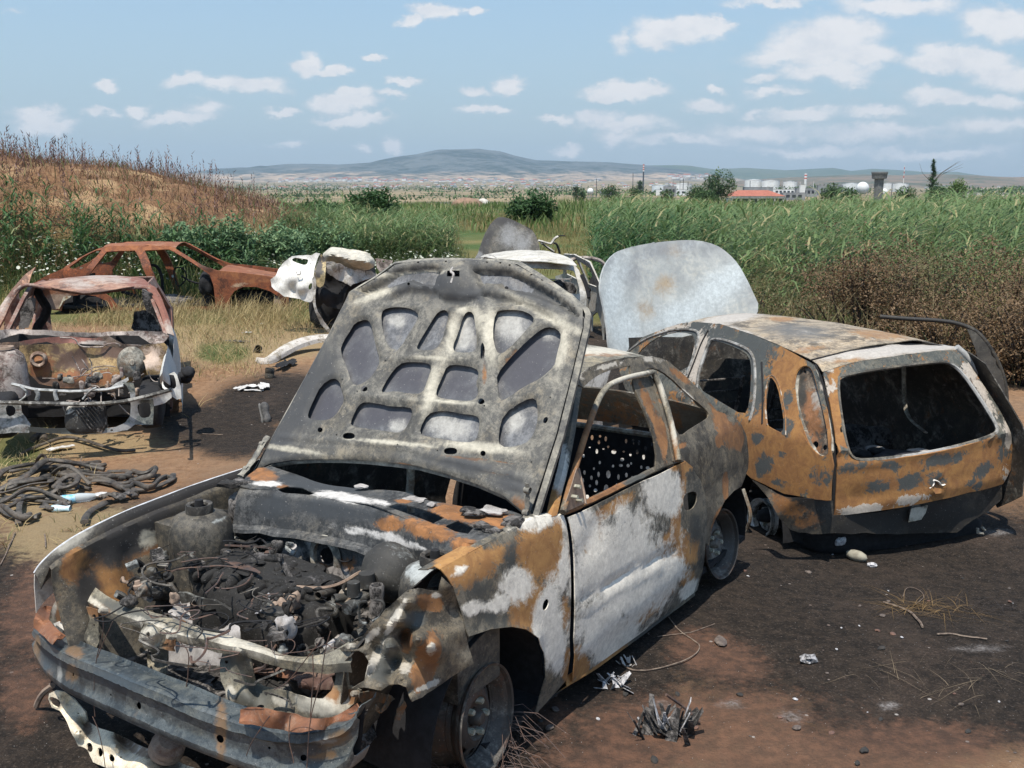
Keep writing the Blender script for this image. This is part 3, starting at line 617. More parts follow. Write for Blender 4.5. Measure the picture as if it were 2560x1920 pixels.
# ---- left side panels
def fsurf(off=0,fn=YA,grooves=(),sd=0,amp=.004):
    def f(Q):
        V=np.array([(q[0],fn(q[0],q[1])+off,q[1]) for q in Q]); 
        for (ln,a,w) in grooves: V=groove(A,V,ln,a,w)
        return dent(V,amp,4,sd)
    return f
def xz(Q,F=None): return [(p[0],p[2]) for p in A.line(Q,F or FA)]
side_b=sc3([('w',c3(500,415)[0],130,36,-14),('w',c3(390,730)[0],70,70,-30),('w',c3(545,900)[0],62,190,8),('w',c3(600,1060)[0],30,110,0),('w',c3(620,660)[0],22,120,5),('w',c3(170,850)[0],70,34,-10),('w',c3(80,660)[0],60,20,-25),('w',c3(300,830)[0],60,30,-30),
 ('r',c3(150,650)[0],200,80,-28),('r',c3(500,590)[0],125,140,0),('r',c3(440,800)[0],90,130,0),('r',c3(630,880)[0],26,100,0),('r',c3(60,600)[0],120,60,-28),('r',c3(600,430)[0],20,90,0),
 ('k',c3(190,745)[0],100,70,-10),('k',c3(260,860)[0],120,80,0),('k',c3(350,580)[0],50,90,10),('k',c3(340,900)[0],60,60,0),
 ('w',c3(900,660)[0],270,250,-38),('w',c3(720,430)[0],90,70,0),('w',c3(840,980)[0],150,190,-40),('w',c3(1130,260)[0],90,110,-20),('w',c3(1000,760)[0],220,120,-38),('w',c3(1180,650)[0],60,60,0),('w',c3(1250,760)[0],60,30,-40),
 ('r',c3(775,500)[0],52,78,0),('r',c3(870,340)[0],130,30,-33),('r',c3(1190,560)[0],90,90,-30),('r',c3(1190,400)[0],24,110,-5),('r',c3(1060,850)[0],170,34,-38),('r',c3(1210,260)[0],26,100,8),('r',c3(1250,700)[0],40,40,0),('r',c3(690,1120)[0],60,90,-40),('r',c3(650,1180)[0],40,60,0),('r',c3(1210,130)[0],60,30,0),
 ('k',c3(690,700)[0],38,230,0),('k',c3(1290,430)[0],50,150,0),('k',c3(900,1040)[0],160,36,-40),('k',c3(920,400)[0],110,60,-38)],2.024)
fend=sheet('front_fender',smooth_poly(xz(c3((625,383),(642,450),(655,560),(660,800),(652,1000),(641,1210),(480,1390),(505,1290),(531,1200),(524,1080),(482,1000),(420,957),(350,943),(240,955),(130,990),(105,860),(60,740),(0,655),(100,598),(200,543),(300,490),(400,432),(480,392),(560,384)),),0),
 [xz(c3(*ell(530,835,14,30,12,.3)))],fsurf(0,grooves=[(c3((490,1000),(420,965),(350,952),(240,965),(130,1000)),.012,14)],sd=1),.03,M_side,CA,frame=A,blobs=side_b,solid=.004)
door=sheet('door',xz(c3((632,385),(700,360),(760,333),(900,262),(1050,190),(1190,122),(1228,106),(1262,135),(1300,195),(1325,270),(1335,400),(1325,560),(1308,680),(1290,757),(1150,860),(1000,975),(800,1115),(652,1225),(660,1000),(668,800),(664,560),(650,450))),
 [smooth_poly(xz(c3((1215,285),(1235,262),(1275,256),(1285,275),(1280,315),(1255,350),(1225,354),(1214,325))),1)],
 fsurf(.014,grooves=[(c3((720,815),(850,740),(1000,655),(1100,600),(1180,560)),-.013,7),(c3((720,850),(850,775),(1000,690),(1100,640)),.006,12),(c3((740,560),(780,490),(790,440)),-.010,22),(c3((900,900),(1100,760),(1250,640)),.010,40)],sd=5,amp=.006),.028,M_side,CA,frame=A,blobs=side_b,solid=.005)
# door thickness, belt rail, window frame
pe=A.line(c3((1228,106),(1262,135),(1300,195),(1325,270),(1335,400),(1325,560),(1308,680),(1290,757)),FA); V,F=loft([pe+[0,.013,0],pe+[-.004,-.03,0],pe+[.02,-.07,0]],40,2); mesh_obj('door_edge',dent(V,.002),F,M_side,door,solid=.003,col=paint(A,V,side_b))
strip(A,'window_sill_rail',c3((625,378),(760,325),(900,255),(1050,182),(1195,112)),FA,.016,M_quart,door,n=6,shift=(0,-.012,.006),dn=(.004,14,2),flat=.8,blobs=sc3([('r',c3(800,300)[0],250,30,-28),('k',c3(1000,200)[0],80,40,0)],2.024))
wf_b=sc3([('w',c7(600,380)[0],200,40,-15),('w',c7(860,480)[0],40,160,0),('r',c7(230,950)[0],60,260,15),('r',c7(180,1200)[0],60,200,15),('w',c7(960,800)[0],30,120,0),('r',c7(950,880)[0],40,160,0)],3.131)
FW_=lambda p:p[1]-YA(p[0],p[2])-.03
strip(A,'window_frame',c7((85,1440),(140,1240),(215,980),(300,720),(375,530),(430,460),(500,418),(620,378),(720,358),(795,345)),FW_,.014,M_sup,door,n=8,k=60,blobs=wf_b,flat=.9)
strip(A,'window_frame_post',c7((790,340),(840,440),(900,620),(945,800),(990,1040)),FW_,.017,M_sup,door,n=8,k=40,blobs=wf_b,flat=.9)
strip(A,'window_channel',c7((775,400),(820,520),(870,700),(920,900),(940,1050)),lambda p:p[1]-YA(p[0],p[2])+.0,.012,M_quart,door,n=6)
strip(A,'quarterlight_post',c7((195,1100),(215,1180),(240,1290),(250,1380)),FA,.013,M_rust,door,n=6,flat=.7)
drape(A,'mirror_mount',c7((85,1440),(190,1100),(215,1180),(250,1370),(170,1410)),[(c7(150,1300)[0],.80)],1,5,M_rust,door,solid=.004)
for q in c7((172,1238),(150,1318),(188,1345)): MB().lathe([(0,.03),(.008,.03),(.008,0)],A.pl(q,1,.80),rotM('X',-1.5),8).build('stud',M_nut,door)
# quarter panel with pillar, rear side window and roof rail
q_b=sc3([('r',c7(1320,740)[0],60,190,-25),('r',c7(1440,850)[0],60,110,-10),('r',c7(1350,1240)[0],24,110,0),('r',c7(1290,1500)[0],34,110,20),('r',c7(1300,880)[0],40,60,0),('r',c7(1010,920)[0],50,30,-30),
 ('w',c7(420,300)[0],240,30,-12),('w',c7(760,250)[0],140,30,5),('w',c7(230,380)[0],50,50,0),('r',c7(500,300)[0],150,14,-12),('r',c7(1000,380)[0],110,30,40),('r',c7(730,560)[0],40,200,-18),('r',c7(850,850)[0],50,250,-10),('k',c7(730,500)[0],50,24,-20),('k',c7(950,950)[0],30,140,0),('w',c7(1060,520)[0],80,16,45)],3.131)  # small dark ellipse on the pillar paints a cast shadow across it
# roof rail runs as its own folded section so that it stands proud
quart=sheet('quarter_panel',xz(c7((190,440),(215,375),(260,330),(330,295),(400,270),(500,250),(620,236),(700,228),(760,226),(840,236),(900,262),(980,325),(1060,400),(1140,480),(1200,550),(1280,650),(1400,690),(1480,760),(1520,850),(1535,1000),(1530,1100),(1480,1240),(1440,1262),(1400,1275),(1330,1350),(1280,1450),(1240,1580),(1222,1700),(1170,1659),(1186,1400),(1160,1290),(1130,1200),(1040,1040),(940,1062),(800,1112),(812,1000),(790,850),(720,650),(640,480),(610,340),(604,300),(540,310),(460,330),(380,362),(330,390),(280,430),(240,470))),
 [smooth_poly(xz(c7((715,325),(800,315),(900,370),(1050,520),(1200,640),(1225,690),(1200,720),(1100,775),(995,850),(955,790),(885,620),(790,400))),1)],
 fsurf(0,sd=9,grooves=[(c7((1190,1300),(1300,1200),(1480,1120)),-.006,9),(c7((1400,1285),(1330,1360),(1280,1460)),.012,10)]),.028,M_quart,CA,frame=A,blobs=q_b,solid=.01)
# inner lip of the rear wheel arch / arch liners
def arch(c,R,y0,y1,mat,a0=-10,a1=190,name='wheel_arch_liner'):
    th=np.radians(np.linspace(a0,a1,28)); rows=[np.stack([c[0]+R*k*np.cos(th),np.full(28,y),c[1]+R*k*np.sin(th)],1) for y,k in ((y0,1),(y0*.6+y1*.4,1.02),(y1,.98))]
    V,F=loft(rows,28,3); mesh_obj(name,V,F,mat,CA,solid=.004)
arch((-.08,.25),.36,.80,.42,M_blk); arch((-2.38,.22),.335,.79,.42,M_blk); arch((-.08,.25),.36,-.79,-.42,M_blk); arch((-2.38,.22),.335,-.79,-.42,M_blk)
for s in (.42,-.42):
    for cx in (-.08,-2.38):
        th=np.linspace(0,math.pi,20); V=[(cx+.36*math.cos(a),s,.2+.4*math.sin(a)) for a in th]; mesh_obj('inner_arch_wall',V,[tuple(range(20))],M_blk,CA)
# sill and underbody
pl_=A.line(c3((641,1212),(800,1115),(1000,975),(1150,862),(1290,757)),FA); V,F=loft([pl_+[0,-.006,.01],pl_+[0,.0,-.03],pl_+[0,-.05,-.075],pl_*[1,0,1]+[0,.45,-.07]],50,3); mesh_obj('sill',dent(V,.003),F,M_side,CA,solid=.004,col=paint(A,V,sc3([('r',c3(750,1150)[0],200,60,-38),('k',c3(1050,950)[0],200,60,-38)],2.024)))
m=MB().box((-1.45,0,.12),(1.35,.76,.015)); m.box((-1.5,0,.2),(1.2,.10,.06)); m.box((-1.6,.0,.22),(.25,.5,.1)); m.build('floor_pan',M_blk,CA)
# right side of the body
def YR(x,z): return -YA(x,z)
FR=lambda p:p[1]-YR(p[0],p[2])
sideR=[(p[0],p[1]) for p in [(-.55,.90),(-.95,1.16),(-1.15,1.27),(-1.5,1.32),(-1.85,1.27),(-2.1,1.1),(-2.35,.93),(-2.6,.88),(-2.85,.78),(-2.9,.5),(-2.75,.35),(-2.65,.5),(-2.4,.58),(-2.15,.5),(-2.03,.3),(-2.0,.12),(-.5,.12),(-.42,.35),(-.4,.5),(-.42,.85)]]
winR=[(-.72,.90),(-1.02,1.15),(-1.2,1.25),(-1.5,1.28),(-1.82,1.23),(-2.05,1.05),(-2.2,.93),(-1.8,.88),(-1.2,.88)]
winR=smooth_poly(winR,1)
spots=[(313,858,10,18),(375,848,9,9),(367,895,9,14),(420,868,9,18),(500,870,16,26),(580,885,9,16),(637,877,9,9),(682,897,9,18),(692,832,9,20),(741,882,9,9),(297,933,7,5),(403,946,8,6),(352,965,9,17),(484,968,18,16),(562,967,9,7),(668,970,10,16),(733,940,10,16),(718,1008,10,20),(615,990,9,12),(655,795,10,6),(597,815,10,16),(550,1030,14,12),(540,1075,14,10),(596,1077,11,12),(750,1095,14,12),(375,1052,8,12),(443,1145,16,28),(522,1165,9,20),(583,1150,9,16),(628,1180,10,20),(690,1158,10,14),(365,1145,9,20),(310,1172,9,16),(257,1130,9,16),(243,1195,9,20),(350,1210,10,20),(570,1212,9,12),(508,1232,9,16),(425,1262,18,34),(297,1235,8,10),(340,1270,14,12),(275,1320,14,14),(785,910,8,14)]
hR=[[(p[0],p[2]) for p in A.line(c7(*ell(x,y,a*1.05,b*1.05,8)),FR)] for x,y,a,b in spots]
hR=[h for h in hR if max(q[0] for q in h)<-.55 and min(q[0] for q in h)>-1.95 and min(q[1] for q in h)>.2 and max(q[1] for q in h)<.86]
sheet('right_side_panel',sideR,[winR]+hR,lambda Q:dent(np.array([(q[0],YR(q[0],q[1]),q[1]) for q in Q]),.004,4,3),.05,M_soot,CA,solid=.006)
strip(A,'far_belt_rail',c7((240,495),(400,515),(600,535),(830,555),(1110,600)),(1,-.77),.014,M_sup,CA,n=6,dn=(.004,10,3),blobs=[('w',c7(500,520)[0],200,30)])
# roof
xr=np.linspace(-1.0,-2.15,26); rows=[]
zr=lambda x:float(np.interp(-x,[.98,1.12,1.35,1.59,1.8,1.94,2.18],[1.24,1.297,1.325,1.335,1.31,1.275,1.02]))
for x in xr:
    z=zr(x); y=YA(x,z)-.0; yy=np.linspace(-y,y,22); rows.append(np.stack([np.full(22,x),yy,z-.004+.045*(1-(yy/y)**2)-.018*np.exp(-((yy-.15)/.25)**2-((x+1.5)/.25)**2)],1))
V,F=loft(rows[:20],22,1); mesh_obj('roof',dent(V,.006,5,8),F,M_sup,CA,solid=.005,col=paint(A,V,sc3([('w',c7(400,180)[0],300,40,0),('r',c7(350,200)[0],200,20,0)],3.131)))
# tailgate of the hatchback (sloping, glass gone)
eg=resample(smooth_poly(A.line(c7((960,300),(1060,395),(1150,490),(1250,610),(1290,650),(1400,695),(1480,760),(1518,850),(1525,960)),FA),2,False),40)+[0,-.02,0]
def tg(Q):
    b=np.clip(Q[:,1],0,1)*39; k=np.clip(b.astype(int),0,38); f_=(b-k)[:,None]; E_0=eg[k]*(1-f_)+eg[k+1]*f_; a=Q[:,0]
    return dent(np.stack([E_0[:,0]-.10*(1-a*a)*sm(Q[:,1],0,.4),E_0[:,1]*a,E_0[:,2]+.03*(1-a*a)],1),.005,5)
def tgs(Q): 
    Q=np.array(Q); return tg(np.stack([Q[:,0],Q[:,1]],1))
sheet('tailgate',[(-1,0),(-1,1),(1,1),(1,0)],[[(-.88,.06),(-.88,.5),(.88,.5),(.88,.06)]],tgs,.05,M_quart,CA,solid=.008)
# pillars at the windscreen
pA=A.line(c7((35,1468),(75,1300),(130,1080),(180,820),(215,560),(235,450)),FA); 
V,F=loft([pA+[.03,-.03,.0],pA+[.035,-.004,0],pA,pA+[-.012,-.03,0]],40,2); mesh_obj('windscreen_pillar',dent(V,.003),F,M_side,CA,solid=.004,col=paint(A,V,sc3([('w',c7(60,1100)[0],60,160,0),('r',c7(40,1350)[0],70,200,0),('k',c7(170,700)[0],40,250,0)],3.131)))
pB=pA*[1,-1,1]; V,F=loft([pB+[.03,.03,.0],pB+[.035,.004,0],pB,pB+[-.012,.03,0]],40,2); mesh_obj('windscreen_pillar',dent(V,.003),F,M_side,CA,solid=.004)
# ================================================================ engine bay of the foreground hatchback
M_soot=burnt('sooty_metal',base=(.022,.022,.024),base2=(.06,.058,.056),rust=(.26,.11,.03),rust2=(.12,.055,.02),ash=(.28,.27,.25),char=(.010,.010,.011),t_=(-.45,-.35,.0),amp=.8,crisp=.3)
XS=lambda p:p[0]-(.58-.20*p[1]**2)          # radiator support surface
XB=lambda p:p[0]-(.74-.24*p[1]**2+.0)        # bumper surface
# far (right hand) wing seen from inside
yf=-.80
o_edge=A.line(c1((148,577),(165,548),(195,515),(240,474),(300,432),(370,392),(450,352),(530,316),(600,286),(700,248),(800,210),(920,168),(1045,128)),(1,yf))
g_edge=A.line(c1((212,545),(240,520),(300,478),(400,425),(500,378),(600,335),(700,294),(800,255),(920,210),(1060,160)),(1,-.70))
o_edge=smooth_poly(o_edge,2,False)
gut=lambda e,dy,dz:e+[0,dy,dz]
V,F=loft([o_edge+[0,-.012,-.16],o_edge+[0,-.008,-.05],o_edge+[0,0,-.006]],70,3); mesh_obj('right_wing',V,F,M_white,CA,solid=.003)
M_gut=burnt('gutter_metal',base=(.03,.031,.034),base2=(.085,.085,.085),rust=(.2,.1,.05),ash=(.36,.35,.32),char=(.012,.012,.014),t_=(-.9,-.3,.1),amp=.7,crisp=.4)
V,F=loft([o_edge,o_edge+[0,.006,.003],o_edge+[0,.02,-.012],o_edge+[0,.034,-.055],resample(g_edge,len(o_edge))+[0,-.02,-.035],resample(g_edge,len(o_edge))+[0,0,-.004]],70,3)
mesh_obj('wing_gutter',dent(V,.003,9),F,M_gut,CA,solid=.003,col=paint(A,V,sc3([('w',c1(300,440)[0],120,60,-30),('k',c1(900,190)[0],300,60,-20),('k',c1(620,300)[0],160,40,-20)],1.728)))
MB().tube(o_edge+[0,0,.002],.004,6).build('wing_edge',simple('bright_edge',(.7,.71,.73),(.45,.46,.48),30,.5),CA)
wing_b=sc3([('r',c1(460,600)[0],100,110,-20),('r',c1(620,470)[0],120,30,-20),('r',c1(330,530)[0],60,60,0),('r',c1(700,480)[0],50,30,0),('k',c1(560,440)[0],130,60,-25),('k',c1(380,640)[0],40,60,0),('w',c1(640,420)[0],36,40,0),('k',c1(720,360)[0],90,60,-20)],1.728)
w1=g_edge; 
rows=[g_edge,g_edge+[0,.012,-.012],g_edge+[0,.02,-.10],g_edge+[0,.05,-.2],g_edge+[0,.10,-.33],g_edge+[0,.17,-.5]]
V,F=loft(rows,60,4); V[:,1]+=.010*np.sin(V[:,0]*38)*sm(-V[:,2],-.76,-.68); mesh_obj('inner_wing',dent(V,.006,7),F,M_bay,CA,solid=.004,col=paint(A,V,wing_b))
# near inner wing
gl=np.array([(.50,.66,.70),(.3,.67,.80),(.1,.68,.85),(-.2,.68,.87),(-.45,.68,.88)]); V,F=loft([gl,gl+[0,-.02,-.02],gl+[0,-.04,-.15],gl+[0,-.10,-.45]],40,5); mesh_obj('inner_wing',dent(V,.006,7,4),F,M_bay,CA,solid=.004,col=paint(A,V,sc3([('k',c1(1600,700)[0],300,200)],1.728)))
fe=A.line(c3((60,740),(0,655),(100,598),(200,543),(300,490),(400,432),(480,392),(560,384),(625,383))[1:],FA); V,F=loft([fe,fe+[0,-.025,.006],fe+[-.0,-.05,-.012],fe+[0,-.09,-.02]],50,2); mesh_obj('fender_lip',V,F,M_side,CA,solid=.003,col=paint(A,V,side_b))
# strut towers
M_tow=burnt('tower_metal',base=(.035,.037,.04),base2=(.09,.09,.09),rust=(.2,.1,.04),ash=(.40,.44,.46),char=(.015,.016,.018),t_=(-.6,-.4,.1),amp=.8,crisp=.3)
def tower(c,sgn):
    P=[(.05,.0),(.08,-.008),(.105,-.02),(.122,-.05),(.13,-.10),(.14,-.42)]
    m=MB().lathe(P,c,None,32); m.box(c+np.array([-.02,sgn*.10,-.24]),(.13,.07,.20)); t_=m.build('strut_tower',M_tow,CA,split=50,col=None); set_col(t_,paint(A,np.vstack(m.V),sc3([('w',n4(1450,200)[0],90,40,-10),('w',n3(1350,830)[0],160,110,0)],3.2)))
    MB().lathe([(.034,.02),(.036,.030),(.052,.034),(.055,.02),(.055,.0)],c,None,28).build('strut_mount',M_soot,t_)
    MB().lathe([(0,.05),(.016,.05),(.018,.03),(.020,0)],c,None,16).build('strut_rod',M_blk,t_)
tower(np.array(A.pl(n4(1240,120)[0],2,.83)),-1); tower(np.array(A.pl(n3(1460,770)[0],2,.83)),1)
# cowl with three openings
ctop=n3((110,250),(160,190),(240,125),(330,118),(460,160),(700,210),(950,250),(1250,300),(1420,350),(1700,370),(1990,395),(2060,440),(1960,545),(1860,620),(1780,640),(1700,640),(1500,560),(1200,445),(1000,375),(800,335),(600,300),(430,285),(330,262),(200,262))
cow=[(p[0],p[1]) for p in A.line(ctop,(2,.90))]
ch=[[(p[0],p[1]) for p in A.line(n3(*h),(2,.90))] for h in ([(368,258),(440,235),(540,238),(625,268),(545,293),(430,285)],[(1133,398),(1200,378),(1320,390),(1470,420),(1522,440),(1445,480),(1300,440)],[(1530,498),(1620,460),(1730,510),(1690,560),(1600,535)])]
cow_b=sc3([('w',n3(850,320)[0],260,34,10),('w',n3(1080,350)[0],90,24,10),('w',n3(300,220)[0],120,20,0),('r',n3(260,160)[0],120,50,20),('r',n3(1600,430)[0],170,60,10),('r',n3(1850,470)[0],140,70,10),('k',n3(700,240)[0],300,40,8),('r',n3(400,240)[0],50,20,0),('r',n3(1250,340)[0],70,20,0),
 ('r',n3(1450,560)[0],200,70,16),('r',n3(1650,640)[0],110,60,16),('r',n3(1130,500)[0],90,50,10),('k',n3(750,400)[0],260,60,8),('w',n3(1000,560)[0],260,34,12),('w',n3(1250,640)[0],200,26,14),('w',n3(900,540)[0],90,40,0),('k',n3(350,380)[0],120,70,0)],2.765)
M_cowl=burnt('cowl_metal',warm=(1.06,1,.9),base=(.028,.032,.038),base2=(.095,.10,.108),rust=(.33,.145,.05),ash=(.62,.61,.60),char=(.022,.026,.032),t_=(-.05,-.25,.15),amp=.7,crisp=.25)
sheet('cowl',cow,ch,lambda Q:dent(np.stack([Q[:,0],Q[:,1],.90+0*Q[:,0]+.012*np.sin(Q[:,1]*9)],1),.005,8,3),.02,M_cowl,CA,frame=A,blobs=cow_b,solid=.004)
fr_=A.line(n3((110,250),(200,262),(330,262),(430,285),(600,300),(800,335),(1000,375),(1200,445),(1500,560),(1700,640),(1780,640)),(2,.90))
V,F=loft([fr_,fr_+[.012,0,-.012],fr_+[.03,0,-.07],fr_+[.045,0,-.14],fr_+[.075,0,-.15],fr_+[.08,0,-.162]],70,4); mesh_obj('cowl_face',dent(V,.005,8),F,M_cowl,CA,solid=.003,col=paint(A,V,cow_b))
fw=fr_+[.0,0,-.15]
fwb=sc3([('r',n3(640,830)[0],110,60,0),('r',n3(850,780)[0],60,60,0),('w',n3(600,640)[0],30,120,0),('w',n3(480,700)[0],60,80,0),('w',n3(350,720)[0],60,60,0),('k',n3(420,620)[0],140,60,0),('w',n3(820,850)[0],60,90,0)],2.765)
fwx=-.17
def fwh(cx,cy,rx,ry): return [(p[1],p[2]) for p in A.line(n3(*ell(cx,cy,rx,ry,18)),(0,fwx))]
sheet('firewall',[(-.66,.76),(-.66,.15),(.7,.15),(.7,.76)],[fwh(325,745,36,46),fwh(700,730,48,60)],lambda Q:dent(np.stack([fwx+.03*fbm(np.stack([Q[:,0],Q[:,1],0*Q[:,0]],1),6,2,4)-.1*sm(-Q[:,1],-.45,-.2),Q[:,0],Q[:,1]],1),.008,14,5),.03,M_cowl,CA,frame=A,blobs=fwb,solid=.003)
for cx,cy,r in ((325,745,.05),(700,730,.065)):
    c=A.pl(n3(cx,cy)[0],0,fwx); MB().lathe([(r*.85,-.02),(r*.85,.012),(r,.018),(r*1.15,.012),(r*1.3,.0)],c,rotM('Y',math.pi/2)@np.diag([1.25,1,1]),24).build('firewall_grommet',M_sup,CA)
# brake booster and master cylinder
c=A.pl(n3(1150,830)[0],0,-.02); MB().lathe([(0,.10),(.03,.10),(.045,.085),(.085,.065),(.105,.035),(.112,.0),(.106,-.03),(.09,-.05),(0,-.06)],c,rotM('Y',math.pi/2),32).build('brake_booster',M_tow,CA,split=30)
c2_=c+[.13,.0,-.03]; MB().tube([c2_+[-.05,0,0],c2_+[.12,.01,-.02]],.022,10).lathe([(0,.05),(.028,.05),(.03,.0)],c2_+[.0,0,.02],None,14).lathe([(0,.05),(.022,.05),(.024,.0)],c2_+[.07,0,.01],None,14).build('master_cylinder',M_tow,CA)
def sm1(P,w=7):
    Q=P.copy()
    for i in range(len(P)): k=min(w,i,len(P)-1-i); Q[i]=P[i-k:i+k+1].mean(0)
    return Q
# radiator support: upper bar
tp=n1((388,42),(440,110),(520,190),(650,290),(790,380),(960,425),(1150,480),(1400,570),(1550,625))+n2((50,630),(200,660),(340,670),(500,720),(640,790),(760,835),(880,858),(960,830),(1020,800),(1210,806))
tr_=n1((470,8),(560,60),(680,120),(740,200),(830,285),(1000,350),(1200,400),(1400,470),(1550,530))+n2((0,560),(200,590),(340,620),(520,680),(680,770),(800,815),(890,825),(1000,780),(1080,715),(1200,650))
F1=smooth_poly(A.line(tp,XS),1,False); F2=smooth_poly(A.line(tr_,lambda p:XS(p)+.045),1,False)
F2=sm1(resample(F2,60),4);F1=sm1(resample(F1,60),4)
sup_b=sc3([('w',n1(1300,560)[0],300,40,20),('w',n1(700,300)[0],200,30,35),('k',n1(600,130)[0],120,60,45),('w',n2(300,680)[0],300,60,15),('k',n1(1000,400)[0],200,40,20),('r',n1(500,60)[0],70,40,0),('r',n1(780,400)[0],90,60,0),
 ('w',n2(1000,1180)[0],250,80,10),('w',n2(640,1130)[0],70,40,30),('w',n2(240,1080)[0],40,80,0),('r',n2(1040,1100)[0],60,90,0),('r',n2(1200,1100)[0],50,60,0),('k',n2(420,1100)[0],150,80,0),('k',n2(1140,880)[0],50,80,0),('k',n2(300,790)[0],90,50,0),('w',n2(1150,1120)[0],50,80,0)],3.19)
F1n=F1+np.stack([F1[:,0]*0,F1[:,0]*0,.006*fbm(F1,14,3,2)],1); low=F1+[-.003,0,-.034]+np.stack([F1[:,0]*0,F1[:,0]*0,-.014*np.abs(fbm(F1,16,3,8))],1)
V,F=loft([F2+[0,0,-.03],F2+[.004,0,0],F1n*.45+F2*.55+[0,0,.002],F1n+[-.004,0,.003],F1n+[.004,0,-.004],low],110,4); mesh_obj('radiator_support_bar',dent(V,.0035,16,2),F,M_sup,CA,solid=.0025,col=paint(A,V,sup_b),split=22)
D=lambda nm,ol,ct,**k: drape(A,nm,ol,ct,0,k.pop('step',7),k.pop('mat',M_sup),CA,blobs=k.pop('blobs',sup_b),solid=.003,dn=k.pop('dn',(.004,14,3)),**k)
D('support_panel',n2((180,730),(300,690),(400,750),(428,880),(445,960),(500,1008),(700,1050),(880,1100),(980,1105),(1045,1045),(1082,940),(1090,800),(1200,790),(1190,900),(1190,1000),(1285,1040),(1250,1140),(1120,1240),(950,1265),(700,1235),(500,1200),(330,1190),(215,1180),(205,1050),(165,930),(160,820)),
 [(n2(200,750)[0],.50),(n2(420,760)[0],.55),(n2(300,730)[0],.60),(n2(220,1100)[0],.57),(n2(350,1120)[0],.56),(n2(480,1020)[0],.50),(n2(800,1100)[0],.52),(n2(1000,1200)[0],.53),(n2(1070,850)[0],.47),(n2(1190,850)[0],.49),(n2(1250,1080)[0],.46)],
 holes=[n2(*ell(215,815,16,12)),n2(*ell(375,978,18,11)),n2(*ell(1248,1075,14,14)),n2(*ell(370,1162,16,10)),n2(*ell(485,1165,30,14)),n2(*ell(1140,870,12,12))],dn=(.006,18,3))
D('latch_pillar',n1((1118,478),(1220,500),(1340,590),(1336,780),(1330,972),(1260,950),(1188,935),(1172,780),(1180,700),(1140,640)),[(n1(1120,480)[0],.585),(n1(1340,600)[0],.585),(n1(1190,920)[0],.54),(n1(1330,960)[0],.54),(n1(1250,800)[0],.50)],holes=[n1(*ell(1208,890,12,45)),n1(*ell(1195,740,18,18))])
D('latch_bracket',n1((1150,500),(1230,520),(1260,570),(1310,590),(1390,600),(1405,680),(1390,735),(1340,715),(1290,700),(1240,690),(1200,700),(1150,690),(1110,620)),[(n1(1200,600)[0],.64),(n1(1390,650)[0],.66),(n1(1150,520)[0],.60),(n1(1290,640)[0],.60)],holes=[n1(*ell(1320,670,26,9,14,-.4)),n1(*ell(1190,600,12,20))],dn=(.012,22,6),blobs=sc3([('r',n1(1360,690)[0],60,60),('w',n1(1200,600)[0],90,70)],3.19))
D('lamp_pillar',n1((438,165),(500,168),(516,300),(560,440),(520,470),(430,530),(398,470),(410,400),(445,320)),[(n1(450,200)[0],.43),(n1(500,200)[0],.46),(n1(420,500)[0],.42),(n1(550,440)[0],.45)],blobs=sc3([('r',n1(500,400)[0],50,120,-15),('w',n1(430,420)[0],20,120,10)],3.19))
D('lamp_shell',n1((430,505),(520,470),(620,450),(700,500),(770,530),(795,600),(750,640),(660,700),(600,640),(540,615),(470,570)),[(n1(440,510)[0],.43),(n1(620,455)[0],.36),(n1(600,640)[0],.50),(n1(780,590)[0],.50)],mat=M_white,blobs=sc3([('w',n1(560,530)[0],160,80),('k',n1(700,660)[0],90,40)],3.19))
D('support_upright',n1((690,370),(780,395),(786,545),(795,650),(745,748),(690,712),(655,640),(700,540),(720,470)),[(n1(700,400)[0],.55),(n1(780,600)[0],.54),(n1(700,700)[0],.56)],holes=[n1(*ell(752,445,14,14)),n1(*ell(752,518,8,8)),n1(*ell(672,672,20,34,14,-.2))])
for q,x in ((n1(610,262)[0],.52),(n1(575,375)[0],.47),(n1(830,405)[0],.585),(n1(1375,610)[0],.66),(n2(1215,690)[0],.47),(n2(1245,1065)[0],.47)):
    MB().lathe([(0,.02),(.008,.02),(.011,.012),(.012,-.01)],A.pl(q,0,x),rotM('Y',1.2),8).build('bolt',M_sup,CA)
# lower rear wall of the front panel, fan shroud plates
D('fan_cowling',c1((728,870),(860,860),(960,880),(965,975),(860,972),(760,965),(722,960)),[(c1(730,880)[0],.40),(c1(960,900)[0],.42),(c1(860,960)[0],.44)],mat=M_alu,blobs=[('w',c1(820,900)[0],90,50)],dn=(.012,12,3))
D('heat_shield',c1((722,745),(760,710),(790,688),(830,700),(860,722),(900,722),(930,750),(970,752),(990,790),(1030,800),(1035,860),(940,850),(860,835),(780,790),(730,765)),[(c1(790,690)[0],.20),(c1(960,745)[0],.20),(c1(730,770)[0],.34),(c1(1030,850)[0],.36)],mat=M_alu,blobs=[('w',c1(850,780)[0],100,50),('w',c1(960,820)[0],60,40)],dn=(.014,9,8))
D('baffle_plate',c1((425,790),(560,760),(600,830),(440,900),(425,850)),[(c1(430,800)[0],.30),(c1(600,800)[0],.22)],mat=M_alu,blobs=None)
D('battery_tray',n2((565,905),(640,860),(780,805),(900,850),(1070,800),(1068,960),(1070,1030),(960,1050),(880,1045),(790,1020),(780,970),(600,935)),[(n2(580,910)[0],.36),(n2(800,990)[0],.42),(n2(1060,1020)[0],.40),(n2(1060,820)[0],.22),(n2(780,810)[0],.22)],mat=M_rust,blobs=[('r',n2(700,900)[0],60,25),('k',n2(950,960)[0],60,40)],dn=(.014,16,5))
